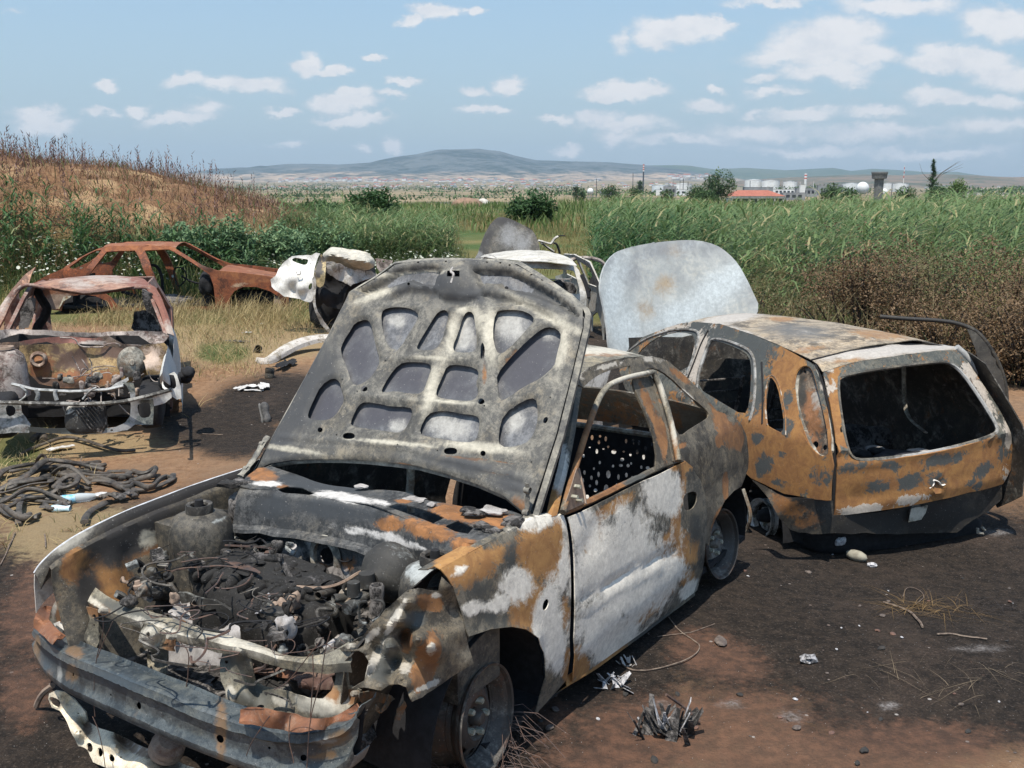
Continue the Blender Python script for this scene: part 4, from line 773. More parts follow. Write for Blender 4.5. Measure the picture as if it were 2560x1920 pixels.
# bumper beam
bt=n1((268,560),(300,600),(380,670),(470,735),(600,790),(800,868),(1000,955),(1200,1040),(1450,1140),(1600,1190))+n2((100,1260),(220,1300),(320,1345),(500,1375),(700,1400),(900,1420),(1100,1385),(1200,1330),(1268,1180))
bb=n1((275,690),(300,830),(400,950),(480,1030),(640,1110),(800,1180),(1000,1280),(1200,1370),(1450,1470),(1650,1550))+n2((100,1560),(220,1600),(320,1660),(500,1730),(700,1800),(900,1830),(1100,1770),(1180,1700),(1230,1560))
T_=sm1(resample(smooth_poly(A.line(bt,XB),2,False),90)); B_=sm1(resample(smooth_poly(A.line(bb,XB),2,False),90))
inn=np.array([-1,0,0.])
beam_b=sc3([('r',n1(600,740)[0],60,40,20),('r',n1(580,900)[0],40,60,0),('r',n1(330,860)[0],60,120,-20),('r',n1(300,700)[0],30,90,0),('w',n1(480,900)[0],20,80,0),('k',n1(390,800)[0],60,80,0),('r',n2(170,1380)[0],40,200,0),('r',n2(1080,1430)[0],120,60,-20),('r',n2(1000,1560)[0],120,30,-5),('w',n2(1000,1440)[0],120,16,-8),('k',n1(900,950)[0],200,40,20),('w',n2(400,1600)[0],100,12,20)],3.19)
def face(Q):
    b=np.clip(Q[:,0]/1.7,0,1)*89; k=np.clip(b.astype(int),0,88); f_=(b-k)[:,None]; T=T_[k]*(1-f_)+T_[k+1]*f_; B=B_[k]*(1-f_)+B_[k+1]*f_; v=np.clip(Q[:,1]/.13,0,1)
    P=T*(1-v)[:,None]+B*v[:,None]; P[:,0]+=.009*sm(v,0,.16)-.017*sm(v,.16,.26)+.017*sm(v,.66,.76)-.009*sm(v,.86,1.)
    return dent(P,.003,6)
def st_of(q):
    u,v,_=project(A.w(face(SG))); k=np.argmin(np.hypot(u-q[0],v-q[1])); return SG[k]
SG=np.stack(np.meshgrid(np.linspace(0,1.7,340),np.linspace(0,.13,40)),-1).reshape(-1,2)
hb=n1((590,915),(1108,1165),(885,1078))+n2((165,1425),(830,1580),(560,1500)); hr=[(.006,.008),(.010,.012),(.004,.004),(.012,.013),(.010,.009),(.004,.004)]
BE=sheet('bumper_beam',[(0,0),(1.7,0),(1.7,.13),(0,.13)],[ell(*st_of(q),*r) for q,r in zip(hb,hr)],face,.012,M_beam,CA,frame=A,blobs=beam_b,solid=.003,split=30)
V,F=loft([T_+inn*.08+[0,0,.014],T_+inn*.074+[0,0,.002],T_+inn*.012+[0,0,.005],T_],140,3); mesh_obj('beam_top_flange',dent(V,.003,9),F,M_beam,BE,solid=.003,col=paint(A,V,beam_b),split=30)
for q in n1((640,787),(970,928),(1335,1075))+n2((130,1232)): MB().lathe([(0,.002),(.008,.002),(.008,-.001)],A.hit(q,lambda p:p[0]-(.71-.24*p[1]**2))+[0,0,.002],None,12).build('flange_shade_disc',M_blk,BE)  # black discs laid on the flange paint the dark of holes
V,F=loft([B_,B_+inn*.012-[0,0,.004],B_+inn*.07],90,2); mesh_obj('beam_lower_flange',V,F,M_beam,BE,solid=.003)
V,F=loft([T_+inn*.03-[0,0,.004],B_+inn*.03+[0,0,.004]],60,2); mesh_obj('beam_back_plate',V,F,M_blk,BE)
def rustp(ol,c,nm='rusty_bumper_strip'):
    drape(A,nm,ol,c,0,6,M_rust,BE,solid=.004,dn=(.005,20,7),blobs=[('r',ol[0],200,100)])
rustp(n2((322,1190),(400,1172),(560,1195),(720,1222),(860,1262),(960,1268),(1100,1238),(1200,1180),(1255,1140),(1278,1185),(1180,1290),(1050,1345),(900,1362),(780,1372),(620,1345),(450,1322),(318,1300)),[(n2(330,1200)[0],.70),(n2(330,1300)[0],.745),(n2(800,1240)[0],.64),(n2(800,1370)[0],.70),(n2(1200,1180)[0],.52),(n2(1180,1290)[0],.585),(n2(560,1260)[0],.73)])
rustp(n1((268,480),(300,400),(350,368),(420,375),(385,470),(430,530),(530,600),(500,625),(450,640),(420,678),(330,590),(270,540)),[(n1(280,500)[0],.52),(n1(400,380)[0],.34),(n1(430,660)[0],.66),(n1(520,600)[0],.60)])
# white lower beam
wb=n1((392,1100),(400,1060),(450,1035),(520,1050),(600,1110),(690,1215),(705,1290),(800,1340),(1000,1420),(1200,1520),(1400,1600),(1560,1659),(1700,1720),(1800,1800),(1600,1900),(1300,1850),(1000,1760),(860,1659),(700,1600),(640,1500),(600,1420),(560,1350),(520,1260),(480,1200),(420,1170))
drape(A,'lower_crossmember',wb,[(n1(400,1100)[0],.52),(n1(620,1120)[0],.46),(n1(600,1380)[0],.60),(n1(700,1290)[0],.48),(n1(900,1500)[0],.62),(n1(860,1650)[0],.66),(n1(1000,1420)[0],.50),(n1(1400,1600)[0],.52),(n1(1400,1800)[0],.68),(n1(1100,1700)[0],.67)],0,7,M_white,CA,
 holes=[smooth_poly(n1((402,1085),(440,1090),(485,1120),(480,1180),(430,1160),(405,1130)),1),n1(*ell(717,1495,24,40,14,-.2)),n1(*ell(800,1533,24,38,14,-.2)),n1(*ell(895,1578,21,34,14,-.2)),n1(*ell(626,1225,10,7)),n1(*ell(968,1577,9,9))],solid=.006,dn=(.004,9,2),blobs=sc3([('r',n1(1100,1500)[0],200,50,25),('r',n1(700,1340)[0],40,60,0),('r',n1(1300,1600)[0],160,40,20)],3.19))
MB().lathe([(0,.03),(.04,.03),(.06,.01),(.062,-.03),(.05,-.04),(0,-.04)],A.pl(n1(1340,1480)[0],0,.58),rotM('X',-.5),24).build('horn',M_rust,CA)
for q in (n1(380,1060),n1(330,1130)): pass
strip(A,'tow_hook',n1((420,1000),(350,1050),(310,1110),(290,1165)),(0,.5),.012,M_rust,CA)
# crumpled front corner of the near wing
cr=n2((1650,240),(1740,222),(1800,232),(1905,250))+c3((5,690),(66,740),(100,850),(130,990),(150,1060),(172,1130))+n2((1840,1040),(1760,1095),(1690,1130),(1655,1075),(1640,1010),(1580,990),(1500,990),(1430,1030),(1300,1010),(1200,1012),(1300,955),(1330,800),(1300,745),(1260,715),(1060,720),(1220,640),(1300,590),(1480,400),(1560,330))
cb=sc3([('r',n2(1820,340)[0],120,70,20),('r',n2(1800,800)[0],120,300,20),('r',n2(1650,650)[0],60,120,0),('w',n2(1640,870)[0],60,60,0),('w',n2(1800,1010)[0],140,30,-25),('w',n2(1400,780)[0],60,180,25),('w',n2(1560,460)[0],40,200,30),('w',n2(1840,700)[0],60,60,0),('w',n2(1880,280)[0],60,40,0),('k',n2(1480,800)[0],110,220,15),('k',n2(1700,480)[0],90,70,0),('w',n2(1350,620)[0],120,40,-40)],3.19)
drape(A,'crumpled_wing_corner',cr,[(n2(1650,240)[0],.74),(n2(1800,235)[0],.77),(c3(66,740)[0],.815),(c3(130,990)[0],.835),(c3(172,1130)[0],.85),(n2(1860,700)[0],.86),(n2(1690,1125)[0],.90),(n2(1640,1000)[0],.88),(n2(1450,1010)[0],.82),(n2(1200,1010)[0],.76),(n2(1330,850)[0],.76),(n2(1300,760)[0],.70),(n2(1060,720)[0],.56),(n2(1240,640)[0],.60),(n2(1480,400)[0],.67),(n2(1560,560)[0],.755),(n2(1500,700)[0],.78),(n2(1450,620)[0],.735),(n2(1620,600)[0],.72),(n2(1540,800)[0],.73),(n2(1740,640)[0],.86),(n2(1600,480)[0],.80),(n2(1730,400)[0],.76),(n2(1680,330)[0],.81),(n2(1500,900)[0],.76),(n2(1600,960)[0],.85),(n2(1400,700)[0],.69)],1,6,M_quart,CA,blobs=cb,solid=.003,dn=(.009,8,4),split=25)
for k,(ol,y) in enumerate([(n2((1500,1060),(1530,1100),(1520,1130),(1450,1235),(1440,1220),(1490,1130)),.78),(n2((1620,1120),(1645,1160),(1590,1280),(1555,1270),(1580,1180)),.80),(n2((1400,1160),(1430,1190),(1425,1230),(1395,1190)),.76),(n2((1280,1060),(1340,1050),(1370,1120),(1310,1150),(1270,1110)),.70),(n2((1340,1040),(1470,1060),(1560,1100),(1500,1140),(1360,1120)),.66)]):
    drape(A,'torn_bracket',ol,[(ol[0],y),(ol[2],y-.03)],1,6,M_quart,CA,solid=.004,dn=(.008,25,k))
M_eng=burnt('charred_plastic',base=(.008,.008,.009),base2=(.022,.02,.02),rust=(.06,.035,.025),ash=(.12,.115,.12),char=(.006,.006,.0065),t_=(-.5,-.35,.6),amp=.7,bump=1.,rough=.85,sc_=1.6)
# engine: charred inlet and block
def lump(name,c,s,mat,seed=0,amp=.25,f=7,n=3,sq=.75):
    bm=bmesh.new(); bmesh.ops.create_icosphere(bm,subdivisions=n,radius=1); V=np.array([v.co[:] for v in bm.verts]); F=[[v.index for v in f_.verts] for f_ in bm.faces]; bm.free()
    V=np.sign(V)*np.abs(V)**sq; P=V*s; V=P*(1+amp*fbm(P+seed,f,4,seed)+.10*amp*fbm(P+seed,f*6,3,seed+4))[:,None]+np.array(c); return mesh_obj(name,V,F,mat,CA,split=60)
lump('charred_engine',(.08,-.13,.50),(.19,.33,.17),M_eng,1,.22,9,5,.55)
lump('charred_inlet',(.06,-.12,.63),(.13,.28,.07),M_eng,2,.38,17,5,.6)
lump('melted_airbox',(.12,.16,.48),(.13,.10,.16),M_eng,4,.3,12,4,.6)
lump('gearbox',(.10,.32,.38),(.2,.16,.13),M_soot,5,.4,14,4,.55)
lump('charred_debris',(.3,.28,.32),(.18,.25,.05),M_char,8,.5,14,4,.8); lump('charred_debris',(.36,-.3,.30),(.16,.35,.05),M_char,9,.5,14,4,.8); lump('charred_debris',(-.1,.2,.42),(.1,.2,.1),M_char,11,.5,14,4,.8)
lump('melted_reservoir',A.pl(n4(1700,100)[0],2,.80),(.05,.06,.09),M_char,12,.5,16,4,.9)
lump('ecu_box',A.pl(n3(350,400)[0],2,.80),(.03,.07,.06),M_char,13,.1,9,3,.4)
gask=c1((735,655),(760,665),(800,672),(830,690),(860,690),(890,700),(930,705),(960,718),(1000,712),(1040,718),(1080,722),(1120,712),(1160,708),(1175,690),(1165,662))
strip(A,'burnt_manifold_edge',gask,(0,.235),.005,M_ash,CA,dn=(.016,34,2),k=110)
strip(A,'burnt_manifold_edge',c1((1000,770),(1040,765),(1090,752),(1130,735),(1170,712),(1230,712)),(0,.26),.004,M_ash,CA,dn=(.01,30,5),k=60)
drape(A,'exhaust_flange',n4(*[(940,960),(1040,1000),(1070,1070),(1150,1060),(1200,1040),(1260,1120),(1340,1150),(1420,1130),(1450,1200),(1540,1230),(1620,1200),(1560,1120),(1400,1040),(1200,1000),(1100,960)]),[(n4(1000,1000)[0],.25),(n4(1500,1200)[0],.27)],0,5,M_tow,CA,solid=.012,dn=(.006,20,1))
for q,r,x,mt,ax in ((n4(765,960)[0],.033,.27,M_tow,(.9,.1,.25)),(n4(1190,235)[0],.012,-.0,M_alu,(.9,-.2,.2)),(n2(1180,225)[0],.02,.12,M_tow,(.6,0,.8)),(n2(1090,305)[0],.016,.16,M_tow,(.9,-.3,.2)),(n2(955,280)[0],.016,.14,M_soot,(.9,.2,.2)),(n2(1410,225)[0],.026,.12,M_char,(0,0,1)),(n2(905,730)[0],.022,.30,M_tow,(.2,.1,1)),(n2(820,720)[0],.022,.28,M_char,(.4,.1,1)),(n4(1130,530)[0],.02,.05,M_char,(.9,0,.2)),(n4(1300,540)[0],.014,.05,M_rust,(.8,.2,.3)),(n4(1580,560)[0],.018,.0,M_sup,(.1,.2,1)),(n4(1700,580)[0],.014,.0,M_sup,(.1,.2,1)),(n4(720,820)[0],.02,.22,M_rust,(.8,.2,.3))):
    c=A.pl(q,0,x); MB().lathe([(r*.7,-.0),(r*.7,.01),(r*.85,.014),(r,.006),(r,-.02),(r*.9,-.05),(r*1.1,-.06),(r*1.1,-.09)],c,alignM(ax),20).build('pipe_stub',mt,CA)
c=A.pl(n2(1200,270)[0],0,.10); MB().lathe([(0,.03),(.012,.03),(.016,.015),(.045,.005),(.05,-.008),(.045,-.02),(.03,-.03),(.03,-.08)],c,alignM((.4,0,.9)),24).build('regulator',M_sup,CA)
lump('melted_lamp_core',A.pl(n2(655,430)[0],0,.27),(.010,.022,.014),simple('scorched_yellow',(.62,.33,.04),(.2,.07,.02),40,.7,.5),3,.5,40,3)
def wire(Q,pl_=None,r=.003,mt=M_wire,k=30,nm='wire',sag=0,dn=(.004,9,1)): strip(A,nm,Q,pl_,r,mt,CA,n=5,k=k,dn=dn)
wire(n4((1130,550),(1200,555),(1270,500),(1340,460),(1450,425),(1600,410),(1720,440),(1830,510),(1880,580),(1885,630)),(2,.70),.006,M_tow,nm='coolant_pipe')
wire(n2((690,180),(720,200),(800,215),(950,225),(1060,210),(1180,160),(1250,110),(1310,85)),(2,.68),.007,M_rust,nm='heater_pipe')
wire(n2((815,205),(900,235),(1010,250),(1120,270),(1280,270)),(2,.63),.005,M_sup); wire(n2((870,440),(940,390),(1060,350)),(2,.5),.007,M_rust,nm='hose_stub')
wire(n2((1330,330),(1275,340),(1270,420),(1275,500),(1330,510)),(0,.25),.0045,M_tow,nm='brake_pipe'); wire(n2((1410,320),(1460,325),(1475,380),(1440,460),(1380,490)),(0,.25),.0045,M_tow,nm='brake_pipe')
wire(n4((950,740),(1040,700),(1300,690),(1500,680),(1640,700)),(2,.73)); wire(n4((1400,905),(1500,920),(1650,900),(1740,850),(1780,770)),(2,.71)); wire(n4((1050,640),(1250,610),(1400,600),(1540,620)),(2,.72)); wire(n4((1300,970),(1400,890),(1440,820),(1490,750)),(2,.74))
for k in range(5): wire(n4((1500+k*20,640+k*8),(1650,650+k*14),(1780,690+k*10),(1868,750+k*3)),(2,.71),.0025)
wire(n4((330,1005),(400,970),(450,900),(480,830),(500,770),(530,730),(640,670),(760,610),(880,565),(1040,580)),(0,.12),.007,M_alu,nm='burnt_hose',k=60,dn=(.008,14,3)); wire(n4((500,900),(520,960),(480,1010),(400,1030)),(0,.2),.009,M_char)
wire(n4((860,410),(900,450),(1000,540),(1060,580)),(0,.02),.004,M_sup)
rr_=np.random.default_rng(5)
for k in range(190): # fittings, brackets and burnt leftovers between engine and bulkhead
    q=c1(*[(rr_.uniform(1150,1700),rr_.uniform(560,900)),(rr_.uniform(820,1300),rr_.uniform(440,540)),(rr_.uniform(500,760),rr_.uniform(480,700))][k%3 if k<110 else 0])[0]
    if q[0]>700+ (1650-q[1])*1.0+150: continue
    c0=A.pl(q,2,rr_.uniform(.42,.62) if q[0]>750 else rr_.uniform(.62,.72)); mt=[M_soot,M_char,M_tow,M_eng,M_rust,M_eng,M_soot,M_tow,M_char,M_eng,M_alu][k%11]; tp=k%4
    if tp==0: MB().lathe([(0,.012),(.010,.012),(.012,.0),(.018,-.004),(.018,-.02),(.01,-.03)],c0,alignM(rr_.normal(0,.5,3)+[.2,0,1]),12).build('fitting',mt,CA)
    elif tp==1: MB().box(c0,rr_.uniform(.008,.035,3)*[1,1,.4],rotM('Z',rr_.uniform(0,3))@rotM('X',rr_.uniform(-.8,.8))).build('bracket',mt,CA,solid=0)
    elif tp==2: P=c0+np.cumsum(rr_.normal(0,.022,(5,3)),0); MB().tube(resample(smooth_poly(P,2,False),14),rr_.uniform(.004,.012),7).build('hose_piece',mt,CA)
    else: lump('burnt_piece',c0,rr_.uniform(.010,.035,3),mt,k,.8,30,3,.6)
for k in range(26):
    c0=np.array([rr_.uniform(-.05,.45),rr_.uniform(.05,.6),rr_.uniform(.32,.52)]); P=c0+np.cumsum(rr_.normal(0,.05,(5,3))*[1,1,.5],0); P[:,2]=np.clip(P[:,2],.25,.6)
    MB().tube(resample(smooth_poly(P,2,False),18),rr_.choice([.003,.004,.007]),5).build('wire',[M_wire,M_blk,M_char,M_soot][k%4],CA)
# bare wiring left tangled over the engine
for k in range(60):
    q=c1(rr_.uniform(650,1650),rr_.uniform(470,900))[0]
    if q[0]>640+(1650-q[1])+150: continue
    c0=A.pl(q,2,.70 if q[0]<720 else rr_.uniform(.5,.66)); d=rr_.normal(0,.06,(6,3))*[1,1,.22]; P=c0+np.cumsum(d,0); MB().tube(resample(smooth_poly(P,2,False),22),rr_.choice([.0014,.002,.003,.0045]),4).build('loose_wire',[M_wire,M_blk,M_soot,M_wire,M_blk][k%5],CA)
# leads and ribs on the charred inlet
for k in range(9):
    a=-.36+k*.06; lump('inlet_runner',(.14+rr_.normal(0,.01),a,.655+rr_.normal(0,.006)),(.10,.018,.030),M_eng,k+60,.5,16,3,.7)
for k in range(34): lump('char_crust',(rr_.uniform(-.06,.22),rr_.uniform(-.42,.16),rr_.uniform(.67,.71)),rr_.uniform(.008,.03,3)*[1,1,.5],M_eng,k+80,.9,28,2,.6)
for k in range(16):
    c0=(rr_.uniform(-.1,.45),rr_.uniform(.0,.6),rr_.uniform(.28,.42)); s_=rr_.uniform(.02,.06,3); lump('engine_debris',c0,s_,[M_tow,M_char,M_rust,M_soot][k%4],k,.35,18,3,.6)
# fine wires hanging over the front
for Q in (n2((1040,570),(1000,700),(960,1000),(880,1250),(860,1500),(850,1659)),n2((900,760),(905,1000),(880,1260)),n2((560,1250),(420,1420),(370,1560)),n2((980,620),(700,980),(590,1030)),n2((720,1240),(700,1400),(740,1620))):
    wire(Q,(0,.76),.0016)
for Q in (n1((820,410),(830,600),(760,800),(745,1100),(760,1250)),n1((900,490),(830,650),(780,780)),n1((740,1250),(800,1380),(840,1659))): wire(Q,(0,.70),.0016)
for Q in (n1((1430,650),(1510,720),(1500,900),(1480,1060)),): wire(Q,(0,.66),.002)
# debris lying on the cowl
for k,(q,s_,mt) in enumerate([(n3(1330,325)[0],(.03,.05,.006),M_alu),(n3(1435,360)[0],(.02,.02,.01),M_alu),(n3(1870,405)[0],(.035,.06,.012),M_alu),(n3(1990,480)[0],(.04,.04,.03),M_char),(n3(1740,420)[0],(.03,.04,.015),M_char),(n3(1800,510)[0],(.03,.04,.015),M_char),(n3(1860,540)[0],(.02,.04,.015),M_char),(n3(960,240)[0],(.02,.03,.01),M_alu),(n3(40,220)[0],(.04,.05,.02),M_char),(n3(110,215)[0],(.04,.04,.015),M_char),(n3(1690,400)[0],(.03,.03,.012),M_char)]):
    lump('cowl_debris',A.pl(q,2,.912),np.array(s_)*[.85,.85,.5],mt,k+20,.9,30,3,.45)
# dashboard remains and seat frames inside the cabin
lump('dashboard_remains',(-.75,.0,.62),(.12,.62,.10),M_soot,31,.3,8,4,.6)
D2=A.pl(n3(1290,200)[0],0,-.62); MB().tube(resample(smooth_poly([D2+[0,0,.08],D2+[.01,.01,.0],D2+[0,-.01,-.06],D2+[0,.0,-.14]],2,False),14),.022,7,flat=.4).build('melted_bracket',M_sup,CA)
XSB=lambda p:p[0]+1.93+.12*(p[2]-.5)
sbh=[]
for x,y,a,b in spots+[(440,930,8,10),(820,985,8,10),(250,1000,8,12),(230,905,7,12),(620,1060,7,9),(700,1090,8,12),(480,1080,8,10),(640,900,6,10),(330,1100,7,10),(600,1195,8,12)]:
    P=A.line(c7(*ell(x,y,a*1.15,b*1.15,8)),XSB); sbh.append([(q[1],q[2]) for q in P])
sbh=[h for h in sbh if min(q[0] for q in h)>-.62 and max(q[0] for q in h)<.62 and min(q[1] for q in h)>.16 and max(q[1] for q in h)<.84]
sheet('perforated_seat_back',[(-.66,.12),(-.66,.86),(.66,.86),(.66,.12)],sbh,lambda Q:np.stack([-1.93-.12*(Q[:,1]-.5)+.006*fbm(np.stack([Q[:,0],Q[:,1],Q[:,0]*0],1),5,2,2),Q[:,0],Q[:,1]],1),.05,M_blk,CA,solid=.002)
MB().tube([(-1.98,-.66,.87),(-1.98,.66,.87)],.016,7).build('seat_back_rail',M_sup,CA)
V,F=loft([np.array([(-1.97,-.62,.24),(-1.97,.62,.24)]),np.array([(-2.75,-.6,.27),(-2.75,.6,.27)]),np.array([(-2.85,-.6,.5),(-2.85,.6,.5)])],14,6); mesh_obj('boot_floor',dent(V,.015,6),F,simple('ash_covered_floor',(.62,.60,.56),(.3,.28,.26),25,.9,.4),CA,solid=.006)
# wheels
M_rim=burnt('burnt_rim',base=(.03,.03,.034),base2=(.09,.085,.085),rust=(.26,.10,.06),ash=(.34,.33,.31),char=(.02,.02,.022),t_=(-.25,-.5,.3),amp=.8,crisp=.35,rough=.6)
wheel(CA,'wheel_rim',(-.05,.80,.275),.195,.17,1,M_rim,M_nut,tilt=.07,yawt=.10)
wheel(CA,'wheel_rim',(-2.37,.78,.215),.19,.17,1,M_rim,M_nut,tilt=.12,yawt=-.1)
wheel(CA,'wheel_rim',(-.05,-.80,.24),.19,.17,-1,M_rim,M_nut); wheel(CA,'wheel_rim',(-2.37,-.78,.24),.19,.17,-1,M_rim,M_nut)
# steel cords left from the burnt tyre
m=MB(); rr_=np.random.default_rng(8)
for k in range(260):
    a=rr_.uniform(-2.9,-.4); R=.2; c0=np.array([-.05+R*math.cos(a),.66+rr_.uniform(-.05,.18),max(.06,.275+R*math.sin(a))]); d=np.array([rr_.normal(0,.05),rr_.normal(.03,.05),-.03])
    c0[2]=max(c0[2]-.02,.05); m.tube([c0,c0+d+[0,0,.03],c0+d*1.8+[0,0,-.02]],.0012,3,cap=False)
m.build('tyre_cords',M_wire,CA)
# ================================================================ the other wrecks
def shell_tub(fr,par,x0,x1,hw,z0,mat,zt=.75,fw=True):
    m=MB().box(((x0+x1)/2,0,z0),((x1-x0)/2,hw*.92,.012)); m.build('floor_pan',mat,par)
    if fw:
        V,F=loft([np.array([(x1,-hw*.9,z0),(x1,hw*.9,z0)]),np.array([(x1+.02,-hw*.9,zt),(x1+.02,hw*.9,zt)])],14,6); mesh_obj('firewall',dent(V,.02,6),F,mat,par,solid=.004)
def seats(par,x,mat,zb=.35,back=True):
    for sy in (.36,-.36):
        m=MB()
        for dy in (-.2,.2): m.tube(resample(smooth_poly([(x+.4,sy+dy,zb),(x,sy+dy,zb+.03),(x-.14,sy+dy,zb+.4),(x-.2,sy+dy,zb+.62)],2,False),14),.015,6)
        for k in range(6): m.tube([(x-.03-k*.03,sy-.2,zb+.1+k*.1),(x-.03-k*.03,sy+.2,zb+.1+k*.1)],.008,5)
        m.build('seat_frame',mat,par)
def lumpP(par,name,c,s,mat,seed=0,amp=.25,f=7,n=3,sq=.75,sub=None):
    bm=bmesh.new(); bmesh.ops.create_icosphere(bm,subdivisions=n,radius=1); V=np.array([v.co[:] for v in bm.verts]); F=[[v.index for v in f_.verts] for f_ in bm.faces]; bm.free()
    V=np.sign(V)*np.abs(V)**sq; P=V*s; V=P*(1+amp*fbm(P+seed,f,4,seed))[:,None]+np.array(c); return mesh_obj(name,V,F,mat,par,split=60)
M_soot=burnt('sooty_sheet',base=(.022,.022,.024),base2=(.06,.058,.056),rust=(.26,.11,.03),rust2=(.12,.055,.02),ash=(.28,.27,.25),char=(.010,.010,.011),t_=(-.55,-.45,.0),amp=.8,crisp=.3)
# ---------------------------------------------------------------- B : rust coloured hatchback at the right
B=Frame(2.336,6.735,-.331,1.922)
CB=empty('burnt_five_door_hatchback',tuple(B.T),B.yaw,'rust orange burnt out hatchback at the right seen from its empty rear window','car')
def YB(x,z):
    y=.845-.22*max(0,-x-.22)**1.3-.09*max(0,x-2.0)**1.4
    y-=.46*max(0,z-.9); y-=.015*min(3,((z-.62)/.28)**2) if z<.9 else .015
    return y
FBs=lambda p:p[1]-YB(p[0],p[2])
def XT(y,z): return -.70+.10*(y/.7)**2+(.36*max(0,z-.84)/.53)+.03*((z-.62)/.3)**2*(z<.84)
FBt=lambda p:p[0]-XT(p[1],p[2])
def ZB(x,y): return 1.415-.05*((x-.75)/1.1)**2-.055*(y/.6)**2
FBr=lambda p:p[2]-ZB(p[0],p[1])
MBs=burnt('rusted_body',base=(.055,.068,.078),base2=(.115,.125,.13),rust=(.33,.165,.052),rust2=(.21,.095,.034),ash=(.50,.46,.42),char=(.035,.042,.05),t_=(.62,-.4,-.30),amp=1.15,crisp=.10,sc_=1.35,bump=.5)
MBr=burnt('burnt_roof_panel',base=(.16,.145,.13),base2=(.34,.315,.285),rust=(.30,.17,.07),rust2=(.22,.13,.07),ash=(.46,.44,.42),char=(.06,.065,.075),t_=(-.5,.25,-.25),amp=.8,crisp=.4)
MBg=burnt('grey_door_frame',base=(.065,.067,.07),base2=(.15,.152,.155),rust=(.22,.11,.05),ash=(.42,.43,.44),char=(.03,.03,.033),t_=(-.5,-.0,-.2),amp=.7,crisp=.3)
bb=sc3([('r',c4(1450,1200)[0],460,130,-8),('r',c4(850,1080)[0],200,170,0),('r',c4(860,730)[0],60,110,0),('r',c4(1010,1220)[0],60,80,0),('r',c4(1080,950)[0],24,260,0),
 ('w',c4(1200,1335)[0],160,26,-8),('w',c4(1420,1290)[0],100,26,-8),('w',c4(1060,760)[0],40,60,0),('w',c4(1760,800)[0],26,180,-30),('w',c4(1700,700)[0],40,60,-30),('w',c4(1400,600)[0],260,14,-6),('w',c4(1880,1000)[0],30,120,0),('w',c4(1040,690)[0],50,20,0),('w',c4(1870,1170)[0],20,50,0),
 ('k',c4(730,1010)[0],36,36,0),('k',c4(760,1120)[0],46,60,0),('k',c4(840,1080)[0],30,26,0),('k',c4(1020,1190)[0],50,60,0),('k',c4(1180,1140)[0],120,34,-6),('k',c4(1280,1220)[0],70,40,-8),('k',c4(1440,1215)[0],70,44,0),('k',c4(1330,1130)[0],70,30,0),('k',c4(1590,1100)[0],130,30,-10),('k',c4(1760,1150)[0],70,30,-40),('k',c4(1720,1220)[0],40,24,0),('k',c4(870,830)[0],34,60,0),('k',c4(860,960)[0],40,60,0),('k',c4(1560,1200)[0],50,40,0),('k',c4(1850,1060)[0],30,50,0),('k',c4(830,1210)[0],60,20,10),
 ('k',c4(700,560)[0],140,50,25)],1.843)
# roof
ro_=A and c4((345,500),(440,466),(560,440),(700,408),(820,392),(960,386),(1080,390),(1200,420),(1400,478),(1550,535),(1640,585),(1625,580),(1560,570),(1350,570),(1150,598),(975,645),(850,590),(700,528),(560,482),(440,474))
rp=B.line(ro_,FBr); rb_=sc3([('k',c4(900,515)[0],170,38,4),('w',c4(600,455)[0],120,20,-10),('w',c4(1000,400)[0],120,16,0),('r',c4(830,458)[0],90,16,0),('r',c4(1300,530)[0],180,30,5),('r',c4(950,600)[0],120,20,-10),('w',c4(1100,440)[0],180,24,10),('w',c4(700,540)[0],120,12,25)],1.843)
def rs(Q):
    V=np.array([(q[0],q[1],ZB(q[0],q[1])) for q in Q]); V[:,2]+=-.02*np.exp(-((V[:,0]-.9)/.3)**2-((V[:,1]-.1)/.3)**2)+.012*np.exp(-((V[:,0]-.2)/.15)**2-((V[:,1]+.25)/.3)**2); return dent(V,.007,3.5,6)
sheet('roof',[(p[0],p[1]) for p in rp],[],rs,.04,MBr,CB,frame=B,blobs=rb_,solid=.006)
sheet('headliner',[(p[0]*.97+.02,p[1]*.97) for p in rp],[],lambda Q:rs(Q)-[0,0,.03],.08,M_soot,CB,solid=.006)
# left side
so_=c4((128,604),(200,540),(300,500),(370,480),(440,470),(560,480),(700,526),(850,590),(960,650),(985,668),(1020,760),(1052,900),(1068,1010),(1078,1130),(1068,1200),(1064,1290),(1000,1286),(850,1262),(760,1215),(700,1190),(620,1120),(560,1050),(400,950),(250,860),(120,780),(90,640))
fwin=c4((175,612),(250,548),(330,518),(415,520),(446,548),(430,620),(400,695),(300,690),(180,640)); rwin=c4((505,560),(545,556),(640,592),(690,625),(702,700),(692,850),(668,905),(560,840),(445,770),(462,690),(490,615)); qwin=c4((788,718),(822,762),(850,900),(848,985),(800,965),(768,945),(764,850),(774,760)); lamp=c4((897,760),(905,700),(935,672),(965,672),(985,700),(1005,780),(1040,920),(1055,1010),(1060,1070),(1040,1095),(1000,1080),(960,1030),(925,930),(905,850))
def sB(Q): return dent(np.array([(q[0],YB(q[0],q[1]),q[1]) for q in Q]),.005,4,2)
fx=lambda Q:[(p[0],p[2]) for p in B.line(Q,FBs)]
LS=sheet('side_panel',fx(so_),[smooth_poly(fx(fwin),1),smooth_poly(fx(rwin),1),smooth_poly(fx(qwin),1),smooth_poly(fx(lamp),1)],sB,.03,MBs,CB,frame=B,blobs=bb+sc3([('w',c4(470,640)[0],60,200,20),('w',c4(330,500)[0],160,30,-20),('k',c4(480,560)[0],160,160,0),('k',c4(720,700)[0],40,200,0)],1.843),solid=.01)
